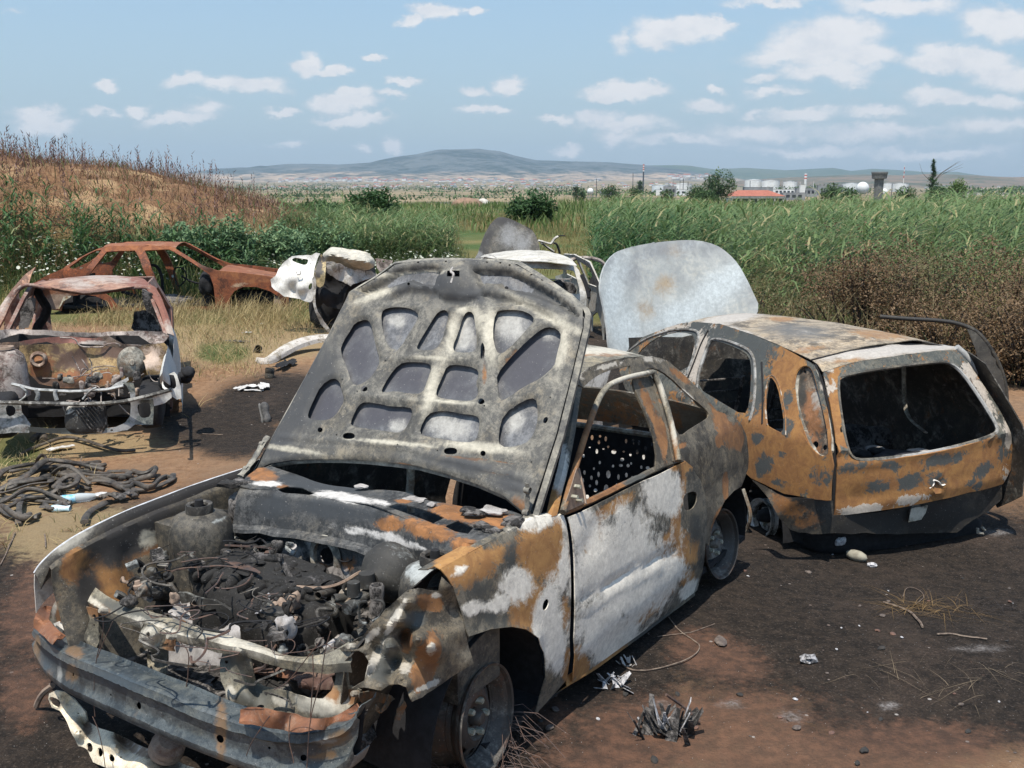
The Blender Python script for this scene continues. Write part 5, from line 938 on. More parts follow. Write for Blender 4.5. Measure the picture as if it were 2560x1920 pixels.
# door frames stand proud
for ln,r,mt in ((c4((135,604),(200,552),(280,520),(350,503),(430,505),(458,520),(455,560),(430,640),(400,710)),.012,MBg),(c4((445,790),(455,700),(482,620),(505,555),(545,545),(640,575),(705,612),(718,700),(712,850),(690,925)),.013,MBg),(c4((745,655),(752,780),(748,940)),.008,M_blk),(c4((770,945),(760,850),(768,750),(790,705),(826,752),(856,890),(856,992)),.006,MBs),(c4((500,508),(470,560),(440,640),(400,740)),.010,M_blk)):
    strip(B,'window_frame' if mt is MBg else 'door_seal',ln,lambda p:FBs(p)-.006,r,mt,LS,n=6,k=50,flat=.8)
M_lampr=burnt('lamp_recess_metal',base=(.07,.06,.055),base2=(.17,.15,.14),rust=(.28,.13,.06),ash=(.36,.34,.32),char=(.02,.02,.02),t_=(-.2,-.3,.1),amp=.9,crisp=.3,sc_=1.6)
def lampf(Q):
    V=np.array([(q[0],YB(q[0],q[1])-.022-.012*max(0,math.sin(q[1]*22)),q[1]) for q in Q]); return dent(V,.004,20,4)
sheet('tail_lamp_recess',fx(lamp),[fx(c4(*ell(930,700,8,10))),fx(c4(*ell(975,1040,14,18))),fx(c4(*ell(1020,1050,9,12)))],lampf,.02,M_lampr,LS,frame=B,blobs=sc3([('r',c4(980,900)[0],50,150,-10),('k',c4(930,780)[0],20,80,0),('w',c4(1000,820)[0],30,60,0)],1.843),solid=.004)
lp=B.line(lamp+lamp[:1],FBs); V,F=loft([lp,lp+[0,-.03,0]],60,2); mesh_obj('lamp_recess_edge',V,F,M_sup,LS)
strip(B,'lamp_lip',lamp+lamp[:1],lambda p:FBs(p)-.001,.004,MBs,LS,n=6,k=60)
# right side (plain mirror with its windows)
RS=sheet('side_panel',[(-.5,.3),(-.72,.45),(-.70,.86),(-.45,1.28),(-.3,1.33),(.6,1.36),(1.5,1.33),(2.35,.95),(3.1,.82),(3.15,.4),(2.9,.2),(.5,.18),(.3,.45),(0,.56),(-.3,.45)],[[(1.22,1.05),(1.18,1.25),(1.5,1.22),(1.95,1.02)]],lambda Q:dent(np.array([(q[0],-YB(q[0],q[1]),q[1]) for q in Q]),.005,4,5),.06,M_soot,CB,solid=.008)
# left front wing and hidden lower side
V,F=loft([np.array([(2.3,.72,.93),(3.1,.62,.84)]),np.array([(2.3,.82,.6),(3.1,.72,.5)]),np.array([(2.3,.8,.25),(3.1,.7,.25)])],14,4); mesh_obj('front_wing',dent(V,.01,5),F,MBg,CB,solid=.005)
# tailgate
to=c4((1028,700),(1100,676),(1200,652),(1400,622),(1560,602),(1640,600),(1690,650),(1750,740),(1830,860),(1880,960),(1898,1050),(1890,1150),(1852,1215),(1700,1252),(1500,1300),(1300,1335),(1150,1355),(1078,1362),(1088,1250),(1088,1130),(1082,1000),(1058,850),(1038,760))
tw=c4((1100,722),(1250,692),(1450,664),(1570,652),(1620,662),(1670,705),(1740,805),(1800,900),(1832,955),(1830,985),(1700,1030),(1500,1076),(1300,1102),(1200,1108),(1165,1098),(1140,1060),(1118,950),(1096,790))
ft=lambda Q:[(p[1],p[2]) for p in B.line(Q,FBt)]
tgr=[(c4((1085,1130),(1200,1128),(1400,1095),(1600,1060),(1890,985)),.012,9),(c4((1090,1330),(1300,1300),(1500,1262),(1850,1180)),.008,10)]
def tB(Q):
    V=np.array([(XT(q[0],q[1]),q[0],q[1]) for q in Q])
    for ln,a,w in tgr: V=groove(B,V,ln,-a,w,0)
    bd=B.hit(c4(1555,1215)[0],FBt); r=np.hypot(V[:,1]-bd[1],V[:,2]-bd[2]); V[:,0]+=-.012*np.exp(-((r-.055)/.012)**2)+.012*np.exp(-(r/.035)**2)
    V[:,0]+=.02*np.exp(-((V[:,1]-.45)/.12)**2-((V[:,2]-.55)/.08)**2)
    return dent(V,.006,5,7)
TG=sheet('tailgate',ft(to),[smooth_poly(ft(tw),1),ft(c4(*ell(1110,968,6,14)))],tB,.028,MBs,CB,frame=B,blobs=bb,solid=.012)
strip(B,'window_flange',tw+tw[:1],lambda p:FBt(p)+.0,.012,MBg,TG,n=6,k=90,blobs=sc3([('w',c4(1750,800)[0],60,200,-30),('w',c4(1500,1080)[0],200,20,-10)],1.843))
strip(B,'badge_ring',[(c4(1555,1215)[0][0]+24*math.cos(a),c4(1555,1215)[0][1]+26*math.sin(a)) for a in np.linspace(0,6.28,20)],FBt,.006,MBg,TG,n=6)
strip(B,'badge',c4((1515,1235),(1540,1215),(1530,1195),(1560,1205),(1570,1225),(1590,1215)),lambda p:FBt(p)+.006,.011,M_white,TG,n=6,flat=.5)
strip(B,'tailgate_seam',c4((988,668),(1022,752),(1052,880),(1070,1010),(1080,1130),(1074,1250),(1068,1355)),lambda p:FBt(p)-.01,.014,M_blk,CB,n=6)
ra=B.line(c4((975,643),(1150,600),(1350,572),(1560,571),(1625,581)),FBr); rb2=B.line(c4((1026,702),(1100,678),(1200,654),(1400,624),(1560,604),(1640,602)),FBt)
V,F=loft([ra+[0,0,-.004],resample(ra,6)*.5+resample(rb2,6)*.5+[0,0,.012],rb2+[.004,0,.002]],50,4); mesh_obj('tailgate_header',dent(V,.003,6),F,MBr,TG,solid=.004,col=paint(B,V,sc3([('w',c4(1350,600)[0],300,24,-6),('r',c4(1150,640)[0],120,30,-10)],1.843)))
strip(B,'rain_gutter',c4((975,645),(1150,602),(1350,576),(1560,574),(1622,584)),FBr,.006,M_blk,CB,n=6)
strip(B,'roof_rail',c4((1640,588),(1700,640),(1790,750),(1860,860),(1905,940),(1910,1050),(1892,1180)),lambda p:FBt(p)-.03,.026,MBg,CB,n=8,k=40,blobs=sc3([('w',c4(1700,660)[0],60,140,-40),('w',c4(1890,1000)[0],60,160,0)],1.843))
# rear underside
zb=lambda q,x:B.pl(q,0,x)
dl=c4((700,1195),(760,1222),(850,1268),(1000,1292),(1066,1292),(1068,1360),(1300,1340),(1500,1305),(1700,1258),(1852,1220),(1850,1290),(1800,1340),(1720,1380),(1640,1440),(1500,1448),(1300,1440),(1080,1440),(980,1448),(880,1425),(830,1370),(780,1280))
drape(B,'rear_valance',dl,[(c4(760,1230)[0],-.45),(c4(900,1300)[0],-.62),(c4(1080,1400)[0],-.62),(c4(1500,1350)[0],-.62),(c4(1840,1250)[0],-.60)],0,9,M_soot,CB,solid=.006,dn=(.02,5,3),
 blobs=sc3([('r',c4(870,1330)[0],110,60,20),('r',c4(980,1380)[0],70,40,0),('r',c4(930,1400)[0],70,30,0),('k',c4(1450,1370)[0],420,70,-4),('k',c4(960,1275)[0],130,24,8),('k',c4(1150,1420)[0],120,30),('w',c4(1450,1340)[0],30,40,10)],1.843))
lumpP(CB,'fuel_tank',B.pl(c4(1450,1430)[0],0,-.3),(.22,.45,.13),M_blk,3,.15,4,3,.6)
lumpP(CB,'rear_axle',(0,.0,.26),(.07,.72,.06),M_blk,4,.2,4,3,.6)
lumpP(CB,'melted_exhaust_end',B.pl(c4(1100,1480)[0],0,-.5),(.03,.04,.03),M_ash,5,.5,30,3)
MB().tube(B.line(c4((1740,1420),(1740,1440),(1765,1445),(1772,1428),(1760,1415)),(0,-.55)),.010,7).build('tow_eye',M_sup,CB)
drape(B,'plate_lamp_cover',c4((1432,1330),(1510,1315),(1500,1350),(1480,1380),(1420,1392)),[(c4(1450,1350)[0],-.66)],0,6,M_sup,CB,solid=.004,blobs=[('w',c4(1460,1350)[0],30,20)])
# left rear wheel: bare disc
c_=B.pl(c4(735,1375)[0],1,.72); wheel(CB,'brake_disc',tuple(c_),.135,.06,1,burnt('ashy_disc',base=(.25,.25,.26),base2=(.45,.45,.46),ash=(.6,.6,.6),char=(.05,.05,.05),t_=(-1,.2,.3)),M_nut,tilt=.1)
for k,(Q,x) in enumerate([(c4((660,1240),(680,1300),(695,1350),(690,1390)),-.0),(c4((690,1390),(670,1440),(660,1480)),-.05)]): strip(B,'bent_bracket',Q,(1,.83),.012,M_sup,CB,n=6)
shell_tub(B,CB,-.3,2.3,.72,.30,M_blk); lumpP(CB,'soot_covered_underbody',(-.25,0,.26),(.28,.66,.17),M_blk,9,.12,3,4,.45); seats(CB,1.35,M_char,.35); lumpP(CB,'dashboard_remains',(2.15,0,.78),(.12,.66,.08),M_alu,6,.3,6,3,.6)
lumpP(CB,'rear_seat_remains',(.45,.0,.5),(.12,.62,.22),M_char,7,.35,7,4,.6)
for s in (1,-1):
    V=[(.36*math.cos(a),s*.60,.2+.38*math.sin(a)) for a in np.linspace(0,math.pi,20)]; W_=[(x,s*.8,z) for x,_,z in V]; V,F=loft([np.array(V),np.array(W_)],20,3); mesh_obj('wheel_arch_liner',V,F,M_blk,CB,solid=.004)
V,F=loft([np.array([(-.55,-.62,.52),(-.55,.62,.52)]),np.array([(.3,-.62,.50),(.3,.62,.50)])],20,8); mesh_obj('boot_floor',dent(V,.03,5),F,M_blk,CB,solid=.01)
lumpP(CB,'burnt_tyre_remains',(-.2,-.25,.58),(.2,.2,.08),burnt('blue_black_char',base=(.015,.018,.028),base2=(.03,.035,.06),t_=(-1,-1,-.5)),8,.3,8,4,.8)
for k in range(14):
    c0=(rr_.uniform(-.4,.3),rr_.uniform(-.5,.4),rr_.uniform(.56,.66)); lumpP(CB,'boot_debris',c0,rr_.uniform(.03,.09,3)*[1,1,.4],[M_char,M_alu,M_blk,M_rust][k%4],k,.4,14,3,.7)
MB().tube(resample(smooth_poly([(.3,-.62,1.2),(.25,-.6,.95),(.15,-.55,.8),(-.1,-.5,.75)],2,False),16),.02,6,flat=.4).build('hanging_trim',M_sup,CB)
V,F=loft([np.array([(1.6,-.7,.4),(1.6,.7,.4)]),np.array([(1.72,-.66,1.0),(1.72,.66,1.0)])],14,8); mesh_obj('front_seat_backs',dent(V,.05,5),F,M_soot,CB,solid=.03)
V,F=loft([np.array([(2.12,-.66,.5),(2.12,.66,.5)]),np.array([(2.2,-.62,1.14),(2.2,.62,1.14)])],16,8); mesh_obj('cabin_dark_sheet',dent(V,.04,5),F,M_soot,CB,solid=.02)  # dark sheet added to stand for shade inside the cabin
# raised bonnet
FBh=lambda p:p[0]-(2.62+.30*(p[2]-.9)-.10*(p[1]/.6)**2)
ho=c4((-4,318),(4,262),(22,205),(55,160),(95,135),(200,108),(330,96),(450,95),(530,112),(590,150),(640,205),(675,270),(705,335),(738,400),(700,480),(560,600),(300,680),(140,660),(60,640),(38,590),(26,470),(8,380))
fh=lambda Q:[(p[1],p[2]) for p in B.line(Q,FBh)]
M_bw=burnt('pale_burnt_bonnet',mott=.12,warm=(1.03,1,.95),base=(.33,.36,.37),base2=(.42,.44,.44),rust=(.42,.30,.16),rust2=(.33,.27,.2),ash=(.62,.68,.70),char=(.13,.14,.155),t_=(-.5,.1,-.1),amp=1.0,crisp=.9,bump=.1,sc_=.8)
sheet('raised_bonnet',smooth_poly(fh(ho),1),[],lambda Q:dent(np.array([(2.62+.30*(q[1]-.9)-.10*(q[0]/.6)**2,q[0],q[1]) for q in Q]),.01,2.5,2),.035,M_bw,CB,frame=B,solid=.02,
 blobs=sc3([('w',c4(560,300)[0],190,60,-35),('w',c4(60,330)[0],50,150,10),('w',c4(400,420)[0],180,50,-20),('w',c4(120,520)[0],60,120,0),('k',c4(450,120)[0],140,40,5),('k',c4(240,150)[0],120,30,-15),('r',c4(330,135)[0],60,26,0),('k',c4(640,300)[0],40,80,-30),('r',c4(290,310)[0],70,40,-30),('k',c4(50,190)[0],50,24,-40),('k',c4(150,250)[0],60,60,30),('r',c4(200,420)[0],50,60,0)],1.843))
# right rear door standing open
FBd=lambda p:(p[0]-1.15)*.80-(p[1]+.82)*.60
strip(B,'door_frame',c4((1290,445),(1400,455),(1550,462),(1650,475),(1740,512),(1800,590),(1850,690),(1872,780),(1874,870)),FBd,.017,M_soot,CB,n=8,k=50,blobs=sc3([('k',c4(1500,460)[0],260,30)],1.843))
do=B.line(c4((1690,500),(1745,520),(1800,590),(1850,690),(1874,780),(1874,960),(1840,1010),(1780,960),(1770,880),(1755,700),(1730,600)),FBd)
dd=np.array([-.60,-.80,0]); o0=np.array([1.15,-.82,0]); uv=[((p-o0)@dd,p[2]) for p in do]
sheet('open_door',uv,[],lambda Q:dent(o0+np.outer(Q[:,0],dd)+np.outer(Q[:,1],[0,0,1]),.006,5,3),.05,MBg,CB,frame=B,blobs=sc3([('k',c4(1820,900)[0],260,400)],1.843),solid=.03)
# ---------------------------------------------------------------- C : stripped shell at the left, seen from the front
C_=Frame(-3.729,8.636,-.133,-1.272)
CC=empty('stripped_car_shell',tuple(C_.T),C_.yaw,'stripped burnt car shell at the left edge, windscreen gone, facing the camera','car')
M_cr=burnt('bleached_rust_roof',base=(.22,.13,.11),base2=(.33,.22,.19),rust=(.24,.10,.07),rust2=(.17,.07,.05),ash=(.44,.38,.35),char=(.06,.04,.04),t_=(.4,-.4,-.2),amp=.9,crisp=.4,bump=.5)
M_cf=burnt('rusty_cream_firewall',base=(.20,.15,.09),base2=(.40,.32,.19),rust=(.36,.17,.06),rust2=(.22,.09,.05),ash=(.52,.42,.36),char=(.06,.04,.035),t_=(.0,-.1,.35),amp=1.1,crisp=.3,bump=.6,sc_=1.3)
M_cw=burnt('flaking_pale_wing',mott=.4,base=(.34,.36,.38),base2=(.5,.52,.54),rust=(.3,.15,.12),ash=(.70,.72,.73),char=(.08,.08,.09),t_=(-.8,.3,-.5),amp=.7,crisp=.3)
M_cb=burnt('blue_grey_metal',base=(.10,.13,.16),base2=(.22,.26,.29),rust=(.22,.11,.08),ash=(.44,.46,.48),char=(.03,.035,.04),t_=(-.2,.1,.1),amp=.9,crisp=.3)
M_cp=burnt('pink_grey_metal',base=(.08,.062,.058),base2=(.20,.155,.14),rust=(.26,.11,.08),rust2=(.14,.06,.05),ash=(.45,.40,.38),char=(.03,.027,.028),t_=(.1,.1,.2),amp=.9,crisp=.3,sc_=1.4)
def zroof(x,y): return 1.30-.03*((x+1.8)/.6)**2-.06*(y/.6)**2-.035*math.exp(-((y-.05)/.25)**2-((x+1.3)/.25)**2)
FCr=lambda p:p[2]-zroof(p[0],p[1])
ro=c5((92,348),(120,300),(150,262),(185,243),(300,246),(450,258),(600,272),(690,285),(740,305),(775,330),(808,352),(780,352),(740,344),(650,352),(530,372),(430,378),(330,362),(230,346),(150,332))
P=C_.line(ro,FCr)
sheet('roof',[(p[0],p[1]) for p in P],[],lambda Q:dent(np.array([(q[0],q[1],zroof(q[0],q[1])) for q in Q]),.010,5,3),.03,M_cr,CC,frame=C_,blobs=sc3([('w',c5(520,290)[0],200,40,8),('w',c5(400,330)[0],100,30,10),('r',c5(130,300)[0],60,60,0),('r',c5(720,320)[0],70,30,20),('w',c5(300,262)[0],150,16,0)],2.074),solid=.006)
FCw=lambda p:(p[0]+.78)*.42+(p[2]-.86)*.58
strip(C_,'windscreen_header',c5((60,400),(95,350),(140,334),(230,350),(330,366),(430,382),(530,376),(650,356),(740,348),(785,360),(820,400)),FCw,.018,M_cr,CC,n=8,k=60,dn=(.006,10,2))
def pil(l,r,off=0,nm='windscreen_pillar',mt=M_cr,bl=None,F0=FCw,d=(-.05,0,-.02)):
    a=resample(C_.line(l,F0),20);b=resample(C_.line(r,F0),20); V,F=loft([a+np.array(d),a,(a+b)/2+[.012,0,.012],b,b+np.array(d)],24,3); mesh_obj(nm,dent(V,.004,8,1),F,mt,CC,solid=.004,col=paint(C_,V,bl) if bl else None)
pil(c5((182,244),(130,282),(60,362),(0,450),(-60,560)),c5((150,330),(105,352),(55,430),(15,520),(-20,580)),bl=sc3([('w',c5(20,450)[0],30,80,30)],2.074))
pil(c5((745,345),(782,382),(822,452),(842,520),(858,592)),c5((806,350),(840,410),(872,500),(890,550),(902,600)),bl=sc3([('w',c5(880,560)[0],30,50,0),('r',c5(830,450)[0],60,120,0)],2.074))
# cowl and scuttle
dC=lambda nm,ol,ct,mt,step=6,**k: drape(C_,nm,ol,ct,0,step,mt,CC,solid=.004,dn=k.pop('dn',(.008,9,2)),**k)
dC('cowl',c5((-40,575),(120,565),(240,572),(330,578),(460,585),(600,578),(750,575),(840,578),(880,600),(840,650),(780,640),(720,600),(640,598),(480,605),(320,606),(260,600),(100,590),(0,620),(-60,640)),[(c5(100,570)[0],-.72),(c5(600,580)[0],-.72),(c5(850,590)[0],-.70),(c5(100,600)[0],-.55),(c5(600,600)[0],-.55),(c5(840,650)[0],-.50),(c5(-40,640)[0],-.5)],M_cp)
dC('scuttle_panel',c5((-50,640),(100,630),(220,612),(330,602),(480,612),(560,600),(640,640),(740,648),(820,640),(850,700),(740,690),(560,650),(420,640),(320,655),(240,630),(100,660),(-50,700)),[(c5(0,650)[0],-.42),(c5(400,610)[0],-.50),(c5(800,650)[0],-.42),(c5(400,650)[0],-.38)],M_cp,blobs=sc3([('r',c5(300,620)[0],200,20,0),('w',c5(700,630)[0],120,16,10),('w',c5(480,640)[0],60,14,0)],2.074))
V,F=loft([C_.line(c5((-60,580),(880,590)),(0,-.74)),C_.line(c5((-60,640),(880,640)),(0,-.70)),C_.line(c5((-60,1020),(880,1020)),(0,-.60))],30,5); mesh_obj('dark_bulkhead',dent(V,.01,5),F,M_blk,CC,solid=.003)
dC('firewall',c5((100,655),(240,648),(360,640),(470,655),(560,660),(700,668),(840,650),(862,700),(840,770),(780,800),(700,830),(640,850),(560,862),(420,872),(300,872),(200,850),(150,800),(120,760),(100,700)),[(c5(200,700)[0],-.36),(c5(500,660)[0],-.40),(c5(800,700)[0],-.22),(c5(400,860)[0],-.26),(c5(700,800)[0],-.24),(c5(220,740)[0],-.33)],M_cf,dn=(.022,7,5),
 blobs=sc3([('r',c5(210,760)[0],60,90,0),('r',c5(300,830)[0],130,40,0),('k',c5(350,720)[0],50,40,0),('k',c5(290,680)[0],30,30,0),('r',c5(500,820)[0],110,40,0),('k',c5(590,680)[0],90,30,0),('k',c5(420,730)[0],34,50,0),('w',c5(800,700)[0],60,60,0),('k',c5(300,845)[0],160,20,5)],2.074))
c=C_.pl(c5(683,738)[0],0,-.14); MB().lathe([(0,.07),(.02,.07),(.03,.055),(.07,.05),(.10,.035),(.125,.01),(.13,-.02),(.12,-.06),(0,-.08)],c,alignM((.97,.1,.12))@np.diag([1.08,.94,1]),32).build('brake_booster',M_sup,CC,split=30)
c=C_.pl(c5(200,725)[0],0,-.30); MB().lathe([(.035,.0),(.04,.02),(.055,.028),(.07,.015),(.075,-.01)],c,alignM((1,0,0)),24).build('heater_outlet',M_cf,CC)
wC=lambda Q,x=-.2,r=.005,mt=M_cp,nm='wire':strip(C_,nm,Q,(0,x),r,mt,CC,n=5,k=34,dn=(.006,9,3))
wC(c5((310,608),(395,612),(410,660),(540,660),(550,640),(610,640),(620,655)),-.36,.007,nm='wiper_link'); wC(c5((360,840),(420,810),(460,770),(540,755),(600,760)),-.2); wC(c5((450,860),(460,800),(440,830),(480,780),(560,770)),-.18); wC(c5((500,880),(490,840),(520,800),(560,790),(580,800)),-.1); wC(c5((220,820),(350,826),(370,815),(470,800)),-.2)
wC(c5((330,940),(330,990),(370,1030)),.45); wC(c5((590,930),(640,980),(670,1010)),.45); wC(c5((560,900),(590,905),(600,930)),.4)
for k in range(22):
    q=c5(rr_.uniform(280,720),rr_.uniform(790,900))[0]; lumpP(CC,'engine_bay_debris',C_.pl(q,0,rr_.uniform(-.15,.25)),rr_.uniform(.01,.045,3),[M_cp,M_char,M_sup,M_char,M_rust][k%5],k,.7,26,3,.55)
for k in range(12):
    q=c5(rr_.uniform(250,800),rr_.uniform(810,930))[0]; P=C_.pl(q,0,rr_.uniform(0,.3))+np.cumsum(rr_.normal(0,.05,(5,3)),0); MB().tube(resample(smooth_poly(P,2,False),16),.005,5).build('wire',M_cp,CC)
# left strut tower region at image left
MB().lathe([(0,.0),(.05,.0),(.11,-.01),(.15,-.05),(.17,-.14),(.18,-.4)],C_.pl(c5(20,672)[0],0,-.1),None,28).build('strut_tower',M_cp,CC,split=60); c=C_.pl(c5(20,668)[0],0,-.1); MB().lathe([(.05,0),(.06,.02),(.08,.02),(.085,0)],c,None,20).build('strut_mount',M_rust,CC)
dC('inner_wing',c5((735,650),(850,640),(870,660),(840,760),(835,800),(760,800),(750,740),(720,700)),[(c5(740,660)[0],-.28),(c5(860,660)[0],-.1),(c5(760,790)[0],.0)],M_cf,blobs=sc3([('w',c5(790,720)[0],60,60)],2.074))
# left wing of car (image right), white
YC=lambda p:p[1]-(.80-.10*max(0,p[0]-.3)-.35*max(0,p[2]-.80))
wl=c5((868,640),(858,700),(842,760),(832,800)); wr=c5((893,560),(912,590),(922,660),(932,740),(940,800),(942,870),(938,925))
a=resample(C_.line(wl,lambda p:p[1]-.70),24); b=resample(C_.line(wr,YC),24); a_top=resample(C_.line(c5((880,575),(872,640),(856,720),(838,790),(845,830)),lambda p:p[1]-.72),24)
V,F=loft([a_top+[0,-.02,-.03],a_top,(a_top+b)/2+[0,.01,.02],b,b+[0,.01,-.06],b+[0,.0,-.2],b+[0,-.02,-.34]],40,3); mesh_obj('front_wing',dent(V,.004,5),F,M_cw,CC,solid=.004,col=paint(C_,V,sc3([('w',c5(900,700)[0],60,200)],2.074)))
dC('headlamp_surround',c5((832,800),(870,800),(905,785),(918,800),(935,860),(940,925),(915,930),(880,900),(845,870)),[(c5(840,800)[0],.46),(c5(935,860)[0],.52),(c5(880,900)[0],.55)],M_cw,holes=[smooth_poly(c5((845,812),(900,795),(912,830),(915,870),(880,878),(850,862)),1)])
lumpP(CC,'wing_shadow_bulk',(-.05,.58,.34),(.5,.10,.18),M_blk,6,.12,4,4,.4)  # bulk added inside each wing to broaden the shell's ground shadow
lumpP(CC,'wing_shadow_bulk',(-.05,-.58,.34),(.5,.10,.18),M_blk,7,.12,4,4,.4)
lumpP(CC,'lamp_cavity',C_.pl(c5(880,840)[0],0,.36),(.05,.09,.07),M_blk,3,.2,8,3,.7)
for k,q in enumerate((c5(975,790)[0],c5(960,815)[0])): lumpP(CC,'burnt_tyre_stub',C_.pl(q,0,.0),(.12,.06,.05),M_blk,k,.5,14,3,.8)
# front frame
bm_=lambda Q,x,r,mt,nm='front_bar',fl_=1,k=50: strip(C_,nm,Q,(0,x),r,mt,CC,n=6,k=k,flat=fl_,dn=(.004,7,3))
bm_(c5((-60,945),(100,948),(300,955),(480,955),(560,950),(640,942),(700,930),(800,905),(890,880)),.62,.018,burnt('dark_bar',base=(.06,.06,.06),base2=(.14,.14,.135),ash=(.35,.35,.34),t_=(-.8,-.2,.1)),'bumper_bar')
bm_(c5((60,850),(110,862),(180,880),(260,885),(350,890),(480,885),(560,880),(640,860)),.50,.022,M_cb,'radiator_support_bar',.6)
for Q in (c5((185,880),(200,905),(190,935)),c5((290,880),(285,905),(295,935)),c5((430,930),(470,880),(500,870)),c5((100,860),(150,900),(100,940))): bm_(Q,.54,.016,M_cb,'support_bracket',.6)
dC('lower_crossmember',c5((145,1075),(250,1080),(380,1085),(530,1085),(600,1075),(650,1050),(672,1020),(680,960),(672,900),(655,860),(630,840),(690,848),(700,880),(702,940),(740,930),(795,925),(798,1000),(795,1065),(700,1062),(660,1090),(600,1102),(530,1106),(400,1112),(250,1108),(150,1100)),[(c5(200,1090)[0],.60),(c5(600,1090)[0],.58),(c5(680,900)[0],.56),(c5(790,1000)[0],.52)],M_cb,holes=[c5(*ell(578,1092,7,5)),smooth_poly(c5((712,960),(735,950),(780,945),(784,1020),(740,1030),(718,1010)),1)],blobs=sc3([('w',c5(650,1080)[0],90,20,-10),('k',c5(250,1090)[0],160,30),('w',c5(690,980)[0],30,60)],2.074))
dC('support_post',c5((-30,940),(60,950),(110,950),(118,1000),(160,1060),(150,1105),(60,1100),(-30,1110)),[(c5(50,1000)[0],.55),(c5(120,1080)[0],.58)],M_cb,holes=[smooth_poly(c5((30,960),(80,965),(85,1010),(40,1020)),1)])
dC('number_bracket',c5((790,895),(880,880),(900,870),(890,920),(850,950),(800,965)),[(c5(800,900)[0],.60),(c5(890,900)[0],.55)],M_cw)
dC('torn_strip',c5((570,865),(600,845),(665,815),(668,830),(640,850),(580,868)),[(c5(600,850)[0],.40)],M_cw)
lumpP(CC,'burnt_radiator_part',C_.pl(c5(450,1030)[0],0,.52),(.09,.16,.13),burnt('ribbed_char',base=(.02,.02,.022),base2=(.06,.06,.062),t_=(-1,-.4,.2)),9,.25,9,4,.45)
for k in range(7): bm_(c5((395+k*14,985-k*8),(470+k*10,1085-k*16)),.62,.006,M_char,'radiator_rib',k=6)
# body sides and rear of the shell
for s in (1,-1):
    sheet('side_frame',[(-.72,.84),(-1.30,1.20),(-1.5,1.25),(-2.6,1.22),(-3.05,.86),(-3.3,.8),(-3.35,.3),(-.65,.12)],[[(-.95,.80),(-1.42,1.14),(-1.85,1.15),(-1.85,.22),(-.9,.22)],[(-2.0,.25),(-2.0,1.14),(-2.5,1.12),(-2.8,.85),(-2.6,.6),(-2.3,.3)]],lambda Q:dent(np.array([(q[0],s*(.71-.4*max(0,q[1]-.82)),q[1]) for q in Q]),.006,4,s+3),.06,M_cr,CC,solid=.03)
m=MB().box((-2.0,0,.14),(1.35,.72,.015)); m.build('floor_pan',M_blk,CC)
sheet('tail_panel',[(-.66,.12),(-.72,.8),(-.55,1.2),(.55,1.2),(.72,.8),(.66,.12)],[[(-.58,.30),(-.6,.86),(-.46,1.14),(.46,1.14),(.6,.86),(.58,.30)]],lambda Q:dent(np.array([(-3.2+.6*max(0,q[1]-.8),q[0],q[1]) for q in Q]),.006,4,3),.08,M_cr,CC,solid=.02)
bend=c5((165,345),(190,360),(205,400),(235,440),(250,465),(225,510),(200,545),(190,575)); strip(C_,'burnt_seat_belt_pillar',bend,(0,-1.9),.055,M_blk,CC,n=8,k=40,dn=(.01,6,3),flat=.8)
drape(C_,'rusty_side_trim',c5((200,340),(330,350),(395,360),(385,390),(330,400),(300,460),(250,470),(215,420),(190,380)),[(c5(300,400)[0],-2.6)],0,6,M_rust,CC,solid=.01,dn=(.02,8,3),blobs=sc3([('w',c5(310,430)[0],60,40),('r',c5(250,370)[0],60,30)],2.074))
dr=lambda nm,ol,x,mt: drape(C_,nm,ol,[(ol[0],x)],0,6,mt,CC,solid=.02,dn=(.015,9,3))
dr('burnt_speaker_panel',c5((695,475),(735,470),(840,480),(842,560),(830,585),(700,580),(680,560)),-1.5,M_char); dr('door_inner_panel',c5((30,420),(95,380),(100,520),(80,570),(20,580)),-1.3,M_cr)
dr('rear_quarter_lining',c5((100,400),(180,400),(185,470),(150,560),(100,565)),-1.8,M_char)
dr('pillar_lining',c5((735,360),(790,380),(830,470),(850,560),(842,590),(800,500),(760,470),(740,420)),-1.2,M_char)
# ---------------------------------------------------------------- D : bare rusty shell side on
D_=Frame(-4.5,17.95,-.06,.12)
CD=empty('rusty_car_shell',tuple(D_.T),D_.yaw,'bare rust brown car shell without doors, side on in the dry grass','car')
M_dr=burnt('deep_rust',base=(.13,.045,.025),base2=(.24,.08,.035),rust=(.34,.13,.05),rust2=(.18,.06,.03),ash=(.55,.40,.28),char=(.05,.025,.02),t_=(.3,-.6,-.35),amp=.8,crisp=.35,bump=.4)
YD=lambda z:.78-.42*max(0,z-.80)
FD=lambda p:p[1]+YD(p[2])
fd=lambda Q:[(p[0],p[2]) for p in D_.line(Q,FD)]
dout=c5((515,148),(560,138),(720,134),(880,137),(905,146),(960,180),(1050,236),(1125,262),(1250,272),(1400,292),(1470,318),(1500,380),(1495,450),(1470,452),(1450,400),(1400,368),(1330,346),(1260,346),(1215,368),(1195,400),(1190,452),(1150,462),(1000,464),(870,466),(700,468),(580,470),(556,420),(500,395),(430,385),(360,395),(325,440),(320,470),(200,460),(160,420),(170,330),(240,290),(330,250),(400,205))
dh=[c5((752,160),(880,155),(945,190),(1040,250),(1090,285),(1108,340),(1118,440),(1090,450),(960,452),(850,452),(838,400),(810,310),(778,220)),c5((556,166),(700,160),(724,200),(765,300),(800,390),(822,452),(700,456),(620,456),(575,400),(520,365),(462,345),(455,300),(480,262)),c5((360,246),(430,196),(500,160),(528,158),(500,195),(448,250),(400,262))]
